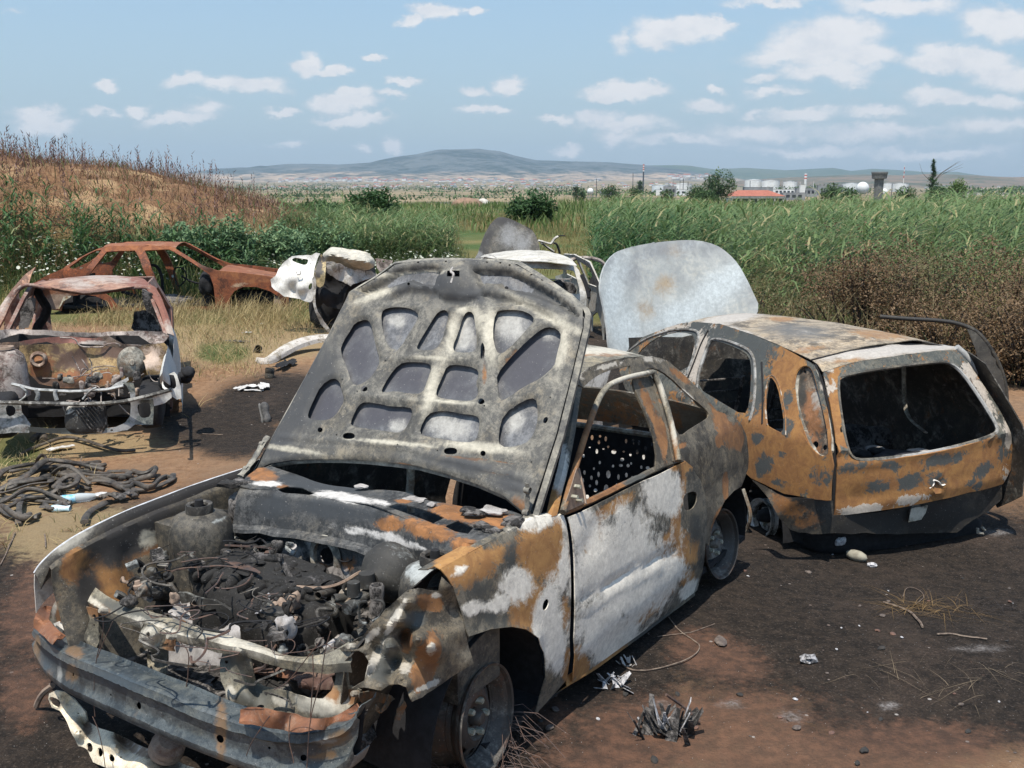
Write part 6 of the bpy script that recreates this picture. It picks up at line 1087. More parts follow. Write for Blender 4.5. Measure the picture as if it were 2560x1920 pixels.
dbl=sc3([('k',c5(1060,235)[0],30,20,30),('w',c5(1240,335)[0],60,14,-10),('r',c5(1300,290)[0],160,26,6),('r',c5(700,145)[0],300,14,0),('w',c5(300,400)[0],70,50,0),('r',c5(1000,464)[0],200,8,0)],2.074)
M_cream=burnt('faded_cream_panel',base=(.42,.34,.22),base2=(.5,.44,.34),rust=(.33,.13,.05),ash=(.6,.55,.47),char=(.06,.05,.04),t_=(.1,.1,-.4))
for s in (-1,1):
    sheet('side_frame',fd(dout),[fd(h) for h in dh],lambda Q,s=s:dent(np.array([(q[0],s*YD(q[1]),q[1]) for q in Q]),.006,5,s+4),.045,M_dr,CD,frame=D_,blobs=dbl,solid=.045)
rf=fd(c5((520,146),(905,146))); V,F=loft([np.array([(rf[0][0],y,1.22-.07*(y/.6)**2) for y in np.linspace(-.6,.6,14)])]+[np.array([(rf[0][0]+(rf[1][0]-rf[0][0])*k,y,1.225-.07*(y/.6)**2+.015*math.sin(k*3)) for y in np.linspace(-.6,.6,14)]) for k in (.3,.6,1)],14,4); 
V[:,2]+=fd(c5(700,140))[0][1]-1.225+.03; mesh_obj('roof',dent(V,.008,4),F,M_dr,CD,solid=.01)
bn=fd(c5((1130,262),(1480,320)));V,F=loft([np.array([(bn[0][0],y,bn[0][1]+.01-.03*(y/.7)**2) for y in np.linspace(-.76,.76,14)]),np.array([(bn[1][0],y,bn[1][1]+.01-.03*(y/.7)**2) for y in np.linspace(-.72,.72,14)])],14,10); mesh_obj('bonnet_panel',dent(V,.01,5),F,M_dr,CD,solid=.006)
m=MB().box((-1.7,0,.16),(1.6,.72,.02)); m.build('floor_pan',M_blk,CD)
for x in (-.55,-2.9): V,F=loft([np.array([(x,-.7,.15),(x,.7,.15)]),np.array([(x,-.7,.62),(x,.7,.62)])],12,5); mesh_obj('bulkhead',dent(V,.02,5),F,M_blk,CD,solid=.01)
sD=lambda nm,Q,y,r,mt=M_blk,fl_=1: strip(D_,nm,Q,(1,y),r,mt,CD,n=7,k=30,flat=fl_,dn=(.004,6,2))
sD('seat_frame',c5((780,235),(805,235),(825,255),(840,300),(842,360),(850,420),(860,440)),-.2,.028); sD('seat_frame',c5((630,372),(680,385),(725,405),(745,440)),-.2,.03)
sD('steering_wheel',c5((905,250),(930,245),(952,252),(970,290),(960,315),(925,352),(908,310),(900,270),(905,250)),-.2,.012); sD('steering_column',c5((940,290),(985,318),(1040,330)),-.2,.018)
lumpP(CD,'dashboard_remains',D_.pl(c5(1078,330)[0],1,-.5),(.13,.3,.2),M_blk,2,.35,6,4,.7); lumpP(CD,'pedal_box',D_.pl(c5(1085,400)[0],1,-.5),(.12,.2,.2),M_blk,3,.35,6,4,.7)
lumpP(CD,'floor_debris',D_.pl(c5(900,430)[0],1,-.4),(.35,.3,.12),M_char,4,.5,6,4,.7); lumpP(CD,'rear_axle_remains',D_.pl(c5(450,440)[0],1,-.3),(.42,.3,.2),M_blk,5,.3,4,4,.7)
sheet('rear_quarter_patch',fd(c5((205,345),(300,355),(380,370),(370,400),(330,420),(310,460),(240,465),(205,420))),[],lambda Q:dent(np.array([(q[0],-YD(q[1])-.03,q[1]) for q in Q]),.01,5,9),.05,M_cream,CD,solid=.01)
lumpP(CD,'front_suspension',D_.pl(c5(1330,420)[0],1,-.45),(.45,.2,.2),M_blk,6,.4,4,4,.8); lumpP(CD,'rusty_brake_drum',D_.pl(c5(1460,430)[0],1,-.72),(.14,.07,.14),M_rust,6,.2,6,3,.8)
# ---------------------------------------------------------------- E : white rear body section lying tipped over
E_=Frame(0,14.6,0,0)
p0=E_.pl(e5(1000,1400)[0],1,0)
CE=empty('tipped_car_section',tuple(E_.T),0,'crumpled white car body section tipped over behind the raised bonnet','car')
M_ew=burnt('scorched_white_paint',mott=.3,base=(.34,.36,.38),base2=(.50,.52,.54),rust=(.3,.18,.12),ash=(.80,.81,.82),char=(.14,.15,.17),t_=(-1.,.4,-.85),amp=.6,crisp=.5,bump=.2)
M_eg=burnt('grey_white_underside',base=(.30,.30,.30),base2=(.48,.48,.48),rust=(.3,.22,.15),ash=(.62,.62,.62),char=(.06,.06,.065),t_=(-.6,.1,.1),amp=1.2,crisp=.4,sc_=1.5,bump=.6)
M_ey=burnt('yellowed_lining',base=(.34,.30,.20),base2=(.45,.40,.28),rust=(.2,.12,.06),ash=(.5,.45,.35),char=(.04,.04,.045),t_=(-.3,0,.1))
dE=lambda nm,ol,ct,mt,step=4,**k: drape(E_,nm,ol,ct,1,step,mt,CE,solid=k.pop('solid',.01),dn=k.pop('dn',(.012,5,2)),**k)
dE('rear_panel',e5((105,625),(190,580),(212,540),(232,480),(330,345),(440,262),(600,248),(760,240),(830,200),(900,215),(850,330),(800,480),(790,560),(800,600),(775,650),(790,760),(805,860),(770,950),(740,982),(700,985),(640,972),(560,930),(430,920),(330,900),(240,835),(160,785),(112,740)),[(e5(110,680)[0],.15),(e5(300,400)[0],.25),(e5(600,250)[0],.30),(e5(880,220)[0],.1),(e5(500,620)[0],-.10),(e5(300,780)[0],.0),(e5(700,950)[0],-.12),(e5(780,700)[0],-.14),(e5(450,800)[0],.03),(e5(600,760)[0],-.16)],M_ew,holes=[smooth_poly(e5((478,285),(560,298),(640,305),(712,318),(698,370),(672,408),(560,375),(430,335)),1),e5(*ell(742,740,26,60,12,.2)),e5(*ell(740,392,10,12)),e5(*ell(290,425,8,8))],dn=(.018,6,4),solid=.012)
dE('number_lamp_recess',e5((515,500),(525,500),(535,545),(580,540),(590,490),(600,495),(595,555),(530,565)),[(e5(550,530)[0],-.14)],M_eg,3)
dE('pillar_inner',e5((900,215),(955,270),(985,350),(985,480),(975,600),(950,720),(900,765),(845,740),(810,650),(800,560),(830,420),(870,300)),[(e5(900,300)[0],.05),(e5(950,600)[0],-.15),(e5(830,600)[0],-.12)],M_ey,blobs=sc3([('k',e5(880,380)[0],60,170,0),('k',e5(960,300)[0],30,100,0)],6.38))
dE('side_rail',e5((800,560),(830,640),(830,760),(815,900),(825,1020),(860,1140),(960,1300),(1065,1440),(1030,1480),(900,1330),(810,1130),(775,960),(790,800),(770,640)),[(e5(800,700)[0],-.17),(e5(820,1000)[0],-.2),(e5(1050,1450)[0],-.1)],M_eg,dn=(.006,8,2))
dE('dark_inner_side',e5((975,500),(1020,540),(1300,660),(1390,720),(1320,800),(1290,940),(1225,1105),(1120,1085),(1000,1060),(940,1010),(900,1060),(830,1080),(822,950),(830,800),(850,755),(930,760),(965,700)),[(e5(900,900)[0],.0),(e5(1100,700)[0],.35),(e5(1200,1000)[0],.3)],M_blk,holes=[e5(*ell(1252,738,9,14)),e5(*ell(1235,800,10,14)),e5(*ell(1207,860,13,14))])
dE('floor_panel',e5((975,350),(1080,360),(1200,400),(1500,490),(1700,480),(1810,560),(1620,640),(1400,730),(1290,660),(1140,590),(1000,510)),[(e5(1000,400)[0],.10),(e5(1300,650)[0],.22),(e5(1700,500)[0],.5)],M_eg,dn=(.035,9,4))
wo=e5((940,215),(985,180),(1050,118),(1130,120),(1250,132),(1350,158),(1450,160),(1550,182),(1640,205),(1700,258),(1755,310),(1768,400),(1740,445),(1650,480),(1500,490),(1380,470),(1250,410),(1120,370),(1000,345),(950,280))
wb_=smooth_poly(wo,1); cc=np.array(e5(1370,300)[0])
def wf(Q):
    d=poly_dist(Q,wb_)/60.; val=.50-.42*sm(d,0,.5)**.6; P=np.array([E_.pl(q,1,v_) for q,v_ in zip(Q,val)]); return dent(P,.02,6,3)
sheet('spare_wheel_well',wb_,[],wf,4,M_ew,CE,frame=E_,blobs=sc3([('k',e5(1500,400)[0],190,34,6),('k',e5(1280,260)[0],120,40,10)],6.38),solid=.01)
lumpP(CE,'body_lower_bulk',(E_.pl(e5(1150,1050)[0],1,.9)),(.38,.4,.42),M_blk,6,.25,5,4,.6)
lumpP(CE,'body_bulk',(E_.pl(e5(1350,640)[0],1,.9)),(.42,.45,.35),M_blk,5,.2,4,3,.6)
dE('torn_inner_panel',e5((1775,290),(1880,298),(2060,330),(2040,370),(1960,440),(1850,520),(1800,440)),[(e5(1800,350)[0],.2)],M_cp,holes=[e5(*ell(1905,335,22,16)),e5(*ell(1830,350,12,10))])
# ---------------------------------------------------------------- F : pale hatchback in the gap behind
F_=Frame(.429,14.276,-.22,1.728)
CF=empty('ash_white_hatchback',tuple(F_.T),F_.yaw,'ash white burnt hatchback standing farthest back, grey bonnet raised','car')
ZF=lambda x,y:1.36-.05*((x-.7)/1.)**2-.06*(y/.6)**2
FFr=lambda p:p[2]-ZF(p[0],p[1])
YF=lambda x,z:.80-.12*max(0,-x-.25)-.45*max(0,z-.86)
M_fw=burnt('ash_white_body',base=(.34,.35,.35),base2=(.50,.51,.51),rust=(.45,.40,.25),rust2=(.36,.33,.25),ash=(.63,.63,.62),char=(.07,.07,.075),t_=(-.5,.1,-.3),amp=.8,crisp=.4)
P=F_.line(f6((232,566),(300,498),(380,462),(500,452),(700,460),(900,488),(1100,524),(1175,545),(1285,592),(1345,662),(1330,668),(1200,645),(1000,624),(740,612),(640,600),(500,590),(380,580)),FFr)
sheet('roof',[(p[0],p[1]) for p in P],[],lambda Q:dent(np.array([(q[0],q[1],ZF(q[0],q[1])) for q in Q]),.008,4,2),.06,M_fw,CF,solid=.008)
XF=lambda y,z:-.50+.30*max(0,z-.84)/.5+.08*(y/.7)**2
ff=lambda Q:[(p[1],p[2]) for p in F_.line(Q,lambda p:p[0]-XF(p[1],p[2]))]
sheet('tailgate',ff(f6((650,615),(1000,628),(1330,670),(1370,720),(1400,800),(1440,900),(1460,1010),(1440,1300),(600,1300),(560,900))),[smooth_poly(ff(f6((700,690),(1000,700),(1300,712),(1330,760),(1385,980),(1340,990),(700,940))),1)],lambda Q:dent(np.array([(XF(q[0],q[1]),q[0],q[1]) for q in Q]),.006,5,2),.06,M_fw,CF,solid=.01)
for s in (1,-1):
    sheet('side_panel',[(-.45,.2),(-.55,.8),(-.28,1.27),(.6,1.32),(1.5,1.27),(2.3,.9),(3.0,.8),(3.05,.3),(2.4,.15),(.35,.15),(.3,.45),(0,.55),(-.25,.4)],[[(.0,.9),(-.08,1.18),(.5,1.24),(.52,.9)],[(.62,.9),(.6,1.25),(1.1,1.26),(1.12,.9)],[(1.22,.9),(1.2,1.26),(1.48,1.21),(2.05,.92)]],lambda Q,s=s:dent(np.array([(q[0],s*YF(q[0],q[1]),q[1]) for q in Q]),.006,4,s+2),.07,M_fw,CF,solid=.02)
strip(F_,'tail_lamp_recess',f6((1400,770),(1430,830),(1460,920),(1485,1030)),lambda p:p[0]-XF(p[1],p[2])+.01,.035,M_blk,CF,n=6,flat=.6)
shell_tub(F_,CF,-.4,2.2,.78,.2,M_blk); seats(CF,.9,M_alu,.35)
lumpP(CF,'charred_seat',(.5,-.2,.75),(.12,.4,.22),M_char,7,.35,7,4,.6)
FFh=lambda p:p[0]-(2.45+.25*(p[2]-.9))
fo=f6((150,600),(200,520),(240,400),(290,280),(345,185),(400,130),(435,110),(480,104),(560,122),(640,155),(740,205),(830,258),(870,320),(900,400),(925,500),(700,560),(400,600))
sheet('raised_bonnet',[(p[1],p[2]) for p in F_.line(fo,FFh)],[],lambda Q:dent(np.array([(2.45+.25*(q[1]-.9)-.06*(q[0]/.6)**2,q[0],q[1]) for q in Q]),.01,3,2),.06,burnt('smoke_grey_bonnet',base=(.09,.095,.105),base2=(.17,.175,.185),rust=(.16,.12,.10),ash=(.34,.35,.37),char=(.035,.037,.045),t_=(-.6,.0,.2),amp=.9,crisp=.6,bump=.15),CF,frame=F_,blobs=sc3([('w',f6(560,330)[0],90,120,0),('w',f6(720,400)[0],80,100,0),('k',f6(480,150)[0],150,60,0),('k',f6(320,330)[0],60,160,20),('w',f6(200,540)[0],60,40,0)],4.607),solid=.02)
for Q,x,r,mt in ((f6((900,375),(960,390),(1020,410),(1050,412),(1070,380),(1090,350),(1130,328)),1.9,.035,M_fw),(f6((1110,335),(1150,318),(1210,320)),1.9,.02,M_blk),(f6((930,400),(990,440),(1080,500)),1.9,.03,M_fw),(f6((950,410),(1020,470),(1090,520)),1.8,.02,M_blk),(f6((1080,405),(1110,410),(1130,450),(1150,525)),1.7,.03,M_blk)): strip(F_,'torn_front_wing',Q,(0,x),r,mt,CF,n=6,flat=.6)
strip(F_,'open_door_frame',f6((1285,600),(1340,580),(1450,572),(1560,585),(1640,620),(1672,670),(1660,720)),(0,.6),.028,M_cp,CF,n=7,k=36)
strip(F_,'open_door_panel',f6((1500,880),(1570,900),(1560,1050)),(0,.5),.12,M_blk,CF,n=7)
# ================================================================ vegetation
vr=np.random.default_rng(21)
def fastmesh(name,V,F,mats,rv=None,mi=None,parent=None,smooth=False):
    me=bpy.data.meshes.new(name); V=np.asarray(V,np.float32); F=np.asarray(F,np.int32); k=F.shape[1]
    me.vertices.add(len(V)); me.vertices.foreach_set('co',V.ravel()); me.loops.add(F.size); me.loops.foreach_set('vertex_index',F.ravel())
    me.polygons.add(len(F)); me.polygons.foreach_set('loop_start',(np.arange(len(F))*k).astype(np.int32)); me.polygons.foreach_set('loop_total',np.full(len(F),k,np.int32))
    me.update(calc_edges=True)
    for m_ in mats: me.materials.append(m_)
    if mi is not None: me.polygons.foreach_set('material_index',np.asarray(mi,np.int32))
    if rv is not None: a=me.attributes.new('rv','FLOAT','POINT'); a.data.foreach_set('value',np.asarray(rv,np.float32))
    o=bpy.data.objects.new(name,me); COL.objects.link(o)
    if parent: o.parent=parent
    return o
def ribbons(B,az,h,w,lean,droop,ns=3,up=None,tw=None):
    "curved tapering blades: base, azimuth, length, width, lean out, droop"
    n=len(B); t_=np.linspace(0,1,ns+1); side=vr.uniform(0,2*np.pi,n) if tw is None else az+np.pi/2
    sx,sy=np.cos(side),np.sin(side); V=np.zeros((n,ns+1,2,3)); h_=h[:,None]
    out=h_*lean[:,None]*t_**1.6; z=h_*(t_*(1-.35*lean[:,None])-droop[:,None]*t_**2.4)
    cx=B[:,0:1]+np.cos(az)[:,None]*out; cy=B[:,1:2]+np.sin(az)[:,None]*out; cz=B[:,2:3]+z
    ww=(w[:,None]*(1-t_**1.7*.93))*.5*np.where(t_<.01,.6,1)
    for s,k in ((-1,0),(1,1)):
        V[:,:,k,0]=cx+s*ww*sx[:,None];V[:,:,k,1]=cy+s*ww*sy[:,None];V[:,:,k,2]=cz
    V=V.reshape(-1,3); b=(np.arange(n)*(ns+1)*2)[:,None]; f=[]
    for i in range(ns): f.append(b+np.array([2*i,2*i+1,2*i+3,2*i+2]))
    F=np.stack(f,1).reshape(-1,4); rv=np.repeat(vr.random(n),(ns+1)*2); return V,F,rv
def join(parts):
    V=[];F=[];R=[];n=0
    for v,f,r in parts: V.append(v);F.append(f+n);R.append(r);n+=len(v)
    return np.vstack(V),np.vstack(F),np.concatenate(R)
def scatter(n,x0,x1,y0,y1,cond=None,clump=0,f=.5,seed=1):
    P=np.stack([vr.uniform(x0,x1,n*3),vr.uniform(y0,y1,n*3)],1)
    k=np.ones(len(P),bool)
    if cond is not None: k&=cond(P[:,0],P[:,1])
    if clump: k&=(fbm(np.stack([P[:,0],P[:,1],P[:,0]*0],1),f,3,seed)+vr.uniform(-.3,.3,len(P))>clump-1)
    P=P[k][:n]; return np.stack([P[:,0],P[:,1],gz(P[:,0],P[:,1])],1)
G_reed=leafmat('reed_leaf',(.075,.135,.05),(.19,.265,.11),(.34,.31,.16),trans=.35)
G_reed2=leafmat('reed_leaf_dark',(.035,.085,.032),(.085,.165,.055),(.2,.22,.1),trans=.3)
G_green=leafmat('weed_green',(.055,.095,.03),(.13,.16,.055),(.28,.24,.11),trans=.3)
G_straw=leafmat('dry_straw',(.33,.25,.115),(.50,.40,.21),(.20,.12,.06),trans=.3)
G_brown=leafmat('dry_brown_weed',(.13,.07,.04),(.28,.165,.09),(.12,.07,.055),trans=.2)
G_thist=leafmat('thistle_brown',(.10,.05,.042),(.20,.12,.10),None,trans=.1)
G_white=leafmat('umbel_white',(.40,.42,.33),(.58,.58,.50),None,trans=.2)
G_burn=leafmat('scorched_leaf',(.085,.058,.032),(.22,.14,.075),(.04,.032,.026),trans=.15)
G_burn2=leafmat('scorched_green_leaf',(.085,.085,.04),(.17,.15,.07),(.18,.10,.05),trans=.15)
G_bush=leafmat('bush_leaf',(.028,.068,.024),(.06,.12,.04),(.10,.17,.07),trans=.25)
G_bushb=leafmat('blue_green_leaf',(.11,.19,.10),(.20,.30,.15),(.24,.33,.16),trans=.25)
G_char=leafmat('charred_twig',(.02,.018,.017),(.05,.04,.035),None,trans=0)
def stuff(name,label,cat,parts,mats,mi=None):
    V,F,R=join(parts); o=fastmesh(name,V,F,mats,R,mi); tag(o,label,cat,kind='stuff'); return o
def reeds(P,H,nl=9,L=(.38,.62),wind=.35,w=.026,lo=.12):
    n=len(P); st=ribbons(P,np.full(n,.3)+vr.normal(0,.8,n),H,np.full(n,.012),vr.uniform(.05,.25,n),np.zeros(n),3)
    parts=[st]
    for k in range(nl):
        f_=lo+(1-lo)*(k+vr.random(n)*.6)/nl; az=vr.uniform(0,2*np.pi,n); az=np.where(vr.random(n)<wind,vr.normal(.1,.6,n),az)
        b=P.copy(); b[:,2]+=H*f_*.96; b[:,0]+=H*f_*f_*.06
        l=vr.uniform(*L,n)*(1-.35*abs(f_-.5)); parts.append(ribbons(b,az,l,vr.uniform(.7,1.2,n)*w,vr.uniform(.75,1.35,n),vr.uniform(.15,.75,n),3,tw=1))
    return parts
# right reed bed
cr_=lambda x,y:(x>.066*y+.15*np.sin(y)+.3+.9*sm(y,22,15))&(x<.56*y+2)
P=scatter(3300,1,27,14.5,44,cr_,.62,.55,14); P=P[np.argsort(P[:,1])]
uu=project(P)[0]; vt=np.interp(uu,[1440,1500,1580,1700,1800,1950,2050,2150,2250,2330,2450,2560],[503,492,480,497,509,508,497,490,487,482,480,484])
H=(CAMH-(vt-465)/FPX*P[:,1]-gz(P[:,0],P[:,1]))*vr.triangular(.55,.95,1.12,len(P))*(1+.12*fbm(P*[1,1,0],.45,3,3))
stuff('reed_bed','tall green reeds bending in the wind behind the right hatchback','reeds',reeds(P,H,13,(.40,.72),.62,.042,.2),[G_reed])
# darker tall reeds just right of the gap
P=scatter(380,1.2,7,17,25,lambda x,y:(x>.075*y)&(x<.2*y)); stuff('tall_reed_clump','darker tall reed clump at the right edge of the gap','reeds',reeds(P,1.62*vr.uniform(.7,1.08,len(P)),12,(.42,.7),.7,.034),[G_reed2])
# left reed belt
cl_=lambda x,y:(x<-.055*y-.3+.25*np.sin(y*2))&(x>-.30*y)&(gz(x,y)<.55)
P=scatter(1300,-11,-1,22.5,33,cl_,.9,.35,4); H=1.38*vr.uniform(.65,1.1,len(P))
stuff('left_reed_belt','bright green reeds in a belt below the brown mound','reeds',reeds(P,H,12,(.42,.72),.4,.033),[G_reed])
P=scatter(230,-12,-5,19.0,21.6,None,1.02,.5,8); stuff('mound_reeds','tall reeds growing against the brown mound at left','reeds',reeds(P,1.15*vr.uniform(.6,1.2,len(P)),12,(.35,.6),.3,.04),[G_reed2])
# tall weeds with white umbels
P=scatter(15000,-14,-.2,17.6,25,lambda x,y:(x<-.04*y)&(gz(x,y)<.7)); n=len(P)
wp=[ribbons(P,vr.uniform(0,6.28,n),vr.uniform(.35,.95,n)*(1-.35*sm(P[:,1],19,17.6)),vr.uniform(.008,.02,n),vr.uniform(.1,.5,n),vr.uniform(0,.3,n),3)]
stuff('meadow_weeds','olive green weed meadow behind the rusty shell','weeds',wp,[G_green])
P=scatter(1500,-14,-.4,17.8,22.5,lambda x,y:(x<-.045*y)&(gz(x,y)<.5),1.0,.6,6); n=len(P); k=6; a=np.linspace(0,6.28,k,endpoint=False)
P[:,2]+=vr.uniform(.35,.75,n); r=vr.uniform(.01,.034,n); V=[];F=[]
th=vr.normal(0,.35,(n,2)); off=np.stack([np.cos(a),np.sin(a),a*0],1)
V=P[:,None,:]+r[:,None,None]*off[None]; V[:,:,2]+=(off[None,:,0]*th[:,0:1]+off[None,:,1]*th[:,1:2])*r[:,None]
F=(np.arange(n)*k)[:,None]+np.arange(k); o=fastmesh('wild_carrot_flowers',V.reshape(-1,3),F,[G_white],np.repeat(vr.random(n),k)); tag(o,'white wild carrot flower heads dotting the meadow','wildflowers',kind='stuff')
# mound: dry grass, brush and thistles
P=scatter(21000,-24,-3.4,17.8,33,lambda x,y:(gz(x,y)>.45),0); n=len(P)
P3=P[vr.random(n)<.12]; n3=len(P3); stuff('mound_green_weeds','patches of grey green weeds on the face of the mound','weeds',[ribbons(P3,vr.uniform(0,6.28,n3),vr.uniform(.2,.6,n3),vr.uniform(.015,.03,n3),vr.uniform(.2,.8,n3),vr.uniform(0,.3,n3),2)],[G_green])
stuff('mound_dry_grass','short brown dry grass covering the earth mound','dry grass',[ribbons(P,vr.uniform(0,6.28,n),vr.uniform(.12,.42,n),vr.uniform(.01,.022,n),vr.uniform(.2,.8,n),vr.uniform(0,.3,n),2)],[G_brown])
P=scatter(1000,-20,-3.6,18.5,31,lambda x,y:(gz(x,y)>1.0),1.05,.7,2); n=len(P); pt=[ribbons(P,vr.uniform(0,6.28,n),vr.triangular(.15,.35,.9,n),np.full(n,.014),vr.uniform(.02,.2,n),np.zeros(n),2)]
hh=pt[0][0].reshape(n,3,2,3)[:,2].mean(1)
for j in range(5): pt.append(ribbons(hh-[0,0,.1]*np.array([1,1,1])*j*.8,vr.uniform(0,6.28,n),vr.uniform(.05,.16,n),np.full(n,.05),vr.uniform(.3,.9,n),np.zeros(n),1))
stuff('mound_thistles','tall brown thistle stalks along the mound crest','thistles',pt,[G_thist])
P=scatter(9000,-16,-3,18.3,22.5,lambda x,y:(gz(x,y)>.2),.75,.5,3); n=len(P); P[:,2]+=vr.uniform(.05,.5,n)
stuff('mound_brush','dusty brown and pale weeds on the face of the mound','dry weeds',[ribbons(P,vr.uniform(0,6.28,n),vr.uniform(.05,.16,n),vr.uniform(.02,.05,n),vr.uniform(.3,1,n),vr.uniform(0,.4,n),1)],[G_brown])
# straw
def pxdens(P,L):
    u,v,_=project(P); r=np.zeros(len(P))
    for q,ru,rv,w_ in L: r=np.maximum(r,w_*np.clip(1.25-np.hypot((u-q[0])/ru,(v-q[1])/rv),0,1))
    return r
DL=[((560,820),190,70,1),((330,790),260,60,1),((650,770),140,70,1),((640,800),170,60,1),((760,820),80,40,.6),((130,760),160,60,1),((60,1150),130,80,.8),((210,1330),180,50,.55),((120,1200),150,40,.5),((450,1000),60,40,.15),((30,1300),80,90,.5),((260,1450),100,30,.15),((560,900),120,50,.8),((1480,700),110,60,.9),((1520,640),200,40,1),((490,890),60,60,.8)]
P=np.stack([vr.uniform(-7,2.5,70000),vr.uniform(4.2,19,70000)],1); P=np.stack([P[:,0],P[:,1],gz(P[:,0],P[:,1])],1)
k=vr.random(len(P))<pxdens(P,DL)*(.35+.9*sm(fbm(P*[1,1,0],1.1,3,5),-.35,.25)); P=P[k]; n=len(P); near=sm(P[:,1],15,7)
L_=vr.uniform(.10,.36,n)*(1-.6*near); 
stuff('dry_grass','pale straw coloured dry grass around the left wrecks','dry grass',[ribbons(P,vr.uniform(0,6.28,n),L_,vr.uniform(.004,.009,n),vr.uniform(.2,1.5,n),vr.uniform(0,.4,n),3)],[G_straw])
P2=P[vr.random(n)<.3]; n2=len(P2); stuff('green_tufts','short green tufts growing among the straw','grass',[ribbons(P2,vr.uniform(0,6.28,n2),vr.uniform(.06,.24,n2)*(1-.5*sm(P2[:,1],15,7)),vr.uniform(.004,.009,n2),vr.uniform(.2,.9,n2),vr.uniform(0,.3,n2),2)],[G_green])
P=scatter(2600,-6.6,-2.0,15.2,17.6,None,.92,1.3,7); n=len(P); stuff('straw_clumps','tall straw clumps standing in front of the rusty shell','straw',[ribbons(P,vr.normal(.3,1.2,n),vr.uniform(.22,.55,n),vr.uniform(.006,.013,n),vr.uniform(.2,.7,n),vr.uniform(.1,.5,n),3)],[G_straw])
# gap and field beyond
P=scatter(15000,-7,5,24,75,lambda x,y:(x>-.13*y+1)&(x<.075*y+.5)&~((abs(x-(-.03*y+.4))<.03*y)&(y>26)&(y<46)),.8,.25,9); n=len(P)
stuff('path_side_grass','golden and green grass along the track in the gap','grass',[ribbons(P,vr.uniform(0,6.28,n),vr.uniform(.1,.45,n),vr.uniform(.012,.03,n),vr.uniform(.1,.6,n),vr.uniform(0,.3,n),2)],[leafmat('gap_grass',(.12,.13,.04),(.32,.26,.12),(.3,.17,.08))])
P=scatter(12000,-22,70,46,125,lambda x,y:(x>-.3*y)&(x<.6*y),.85,.12,5); n=len(P)
stuff('field_crop','bright green crop strip across the far field','crops',[ribbons(P,vr.uniform(0,6.28,n),vr.uniform(.6,1.5,n)*np.where(P[:,0]<.04*P[:,1],.6,1),vr.uniform(.06,.14,n),vr.uniform(.1,.5,n),vr.uniform(0,.3,n),2)],[leafmat('crop',(.075,.13,.035),(.17,.22,.07),(.3,.28,.14))])
P=scatter(5200,1.4,12,15,20.5,lambda x,y:(x>.07*y)&(x<.42*y)); n=len(P); P[:,2]+=vr.uniform(0,.75,n)*sm(P[:,0]/P[:,1],.06,.14)
stuff('straw_heap','tangled heaps of cut dry stems in front of the reeds','straw',[ribbons(P,vr.normal(.2,1.2,n),vr.uniform(.3,.9,n),vr.uniform(.008,.016,n),vr.uniform(.9,2.2,n),vr.uniform(.3,.7,n),3)],[leafmat('stem_heap',(.16,.13,.07),(.34,.27,.14),(.11,.10,.05))])
# ---- bushes
def bush(name,c,s,nl,mat,lab,cat,group=None,leaf=.05,seed=0,stems=7,stem_mat=None,flat=0,shell_=.45,spiky=0):
    r_=np.random.default_rng(seed); o=empty(name,(c[0],c[1],float(gz(c[0],c[1]))),0,lab,cat,group); s=np.array(s)
    d=r_.normal(0,1,(nl*2,3)); d/=np.linalg.norm(d,axis=1)[:,None]; rad=(1+.5*fbm(d,1.9,3,seed)+.45*fbm(d,4.5,3,seed+3)); q=r_.random(nl*2)**shell_
    P=d*(rad*q)[:,None]; P=P[(P[:,2]>-.85)]; gap=fbm(P*s,2.2/max(s[0],.3)*1.0,3,seed+9); P=P[gap+r_.normal(0,.15,len(P))>-.10][:nl]; n=len(P)
    P=P*s; P[:,2]+=s[2]*.82; P[:,2]=np.maximum(P[:,2],.02)
    global vr; old=vr; vr=r_
    V,F,R=ribbons(P,r_.uniform(0,6.28,n),r_.uniform(.6,1.5,n)*leaf,r_.uniform(.4,.8,n)*leaf,r_.uniform(.2,1.4,n),r_.uniform(0,.9,n),2); vr=old
    R=R*.55+.45*np.repeat(r_.random(n//8+1),8*6)[:len(R)] if len(R)<=(n//8+1)*48 else R
    f=fastmesh('foliage',V,F,[mat],R,parent=o); m=MB()
    for k in range(stems):
        e=d[k*5]*s*.85*[1,1,1]; e[2]=abs(e[2])+s[2]*.7; b=np.array([r_.normal(0,.1)*s[0],r_.normal(0,.1)*s[1],-.05])
        pp=resample(smooth_poly([b,b*.5+e*.35+r_.normal(0,.08,3)*s,e],2,False),8); m.tube(pp,np.linspace(.022,.006,8)*max(1,s[2]),5)
    m.build('stems',stem_mat or G_char,o); return o
def at(u,v): # ground point under a photograph pixel
    d=px_dir(u,v); t_=2.08/-d[2]
    for _ in range(12): t_=(CAMH-float(gz(d[0]*t_,d[1]*t_)))/-d[2]
    return d[0]*t_,d[1]*t_
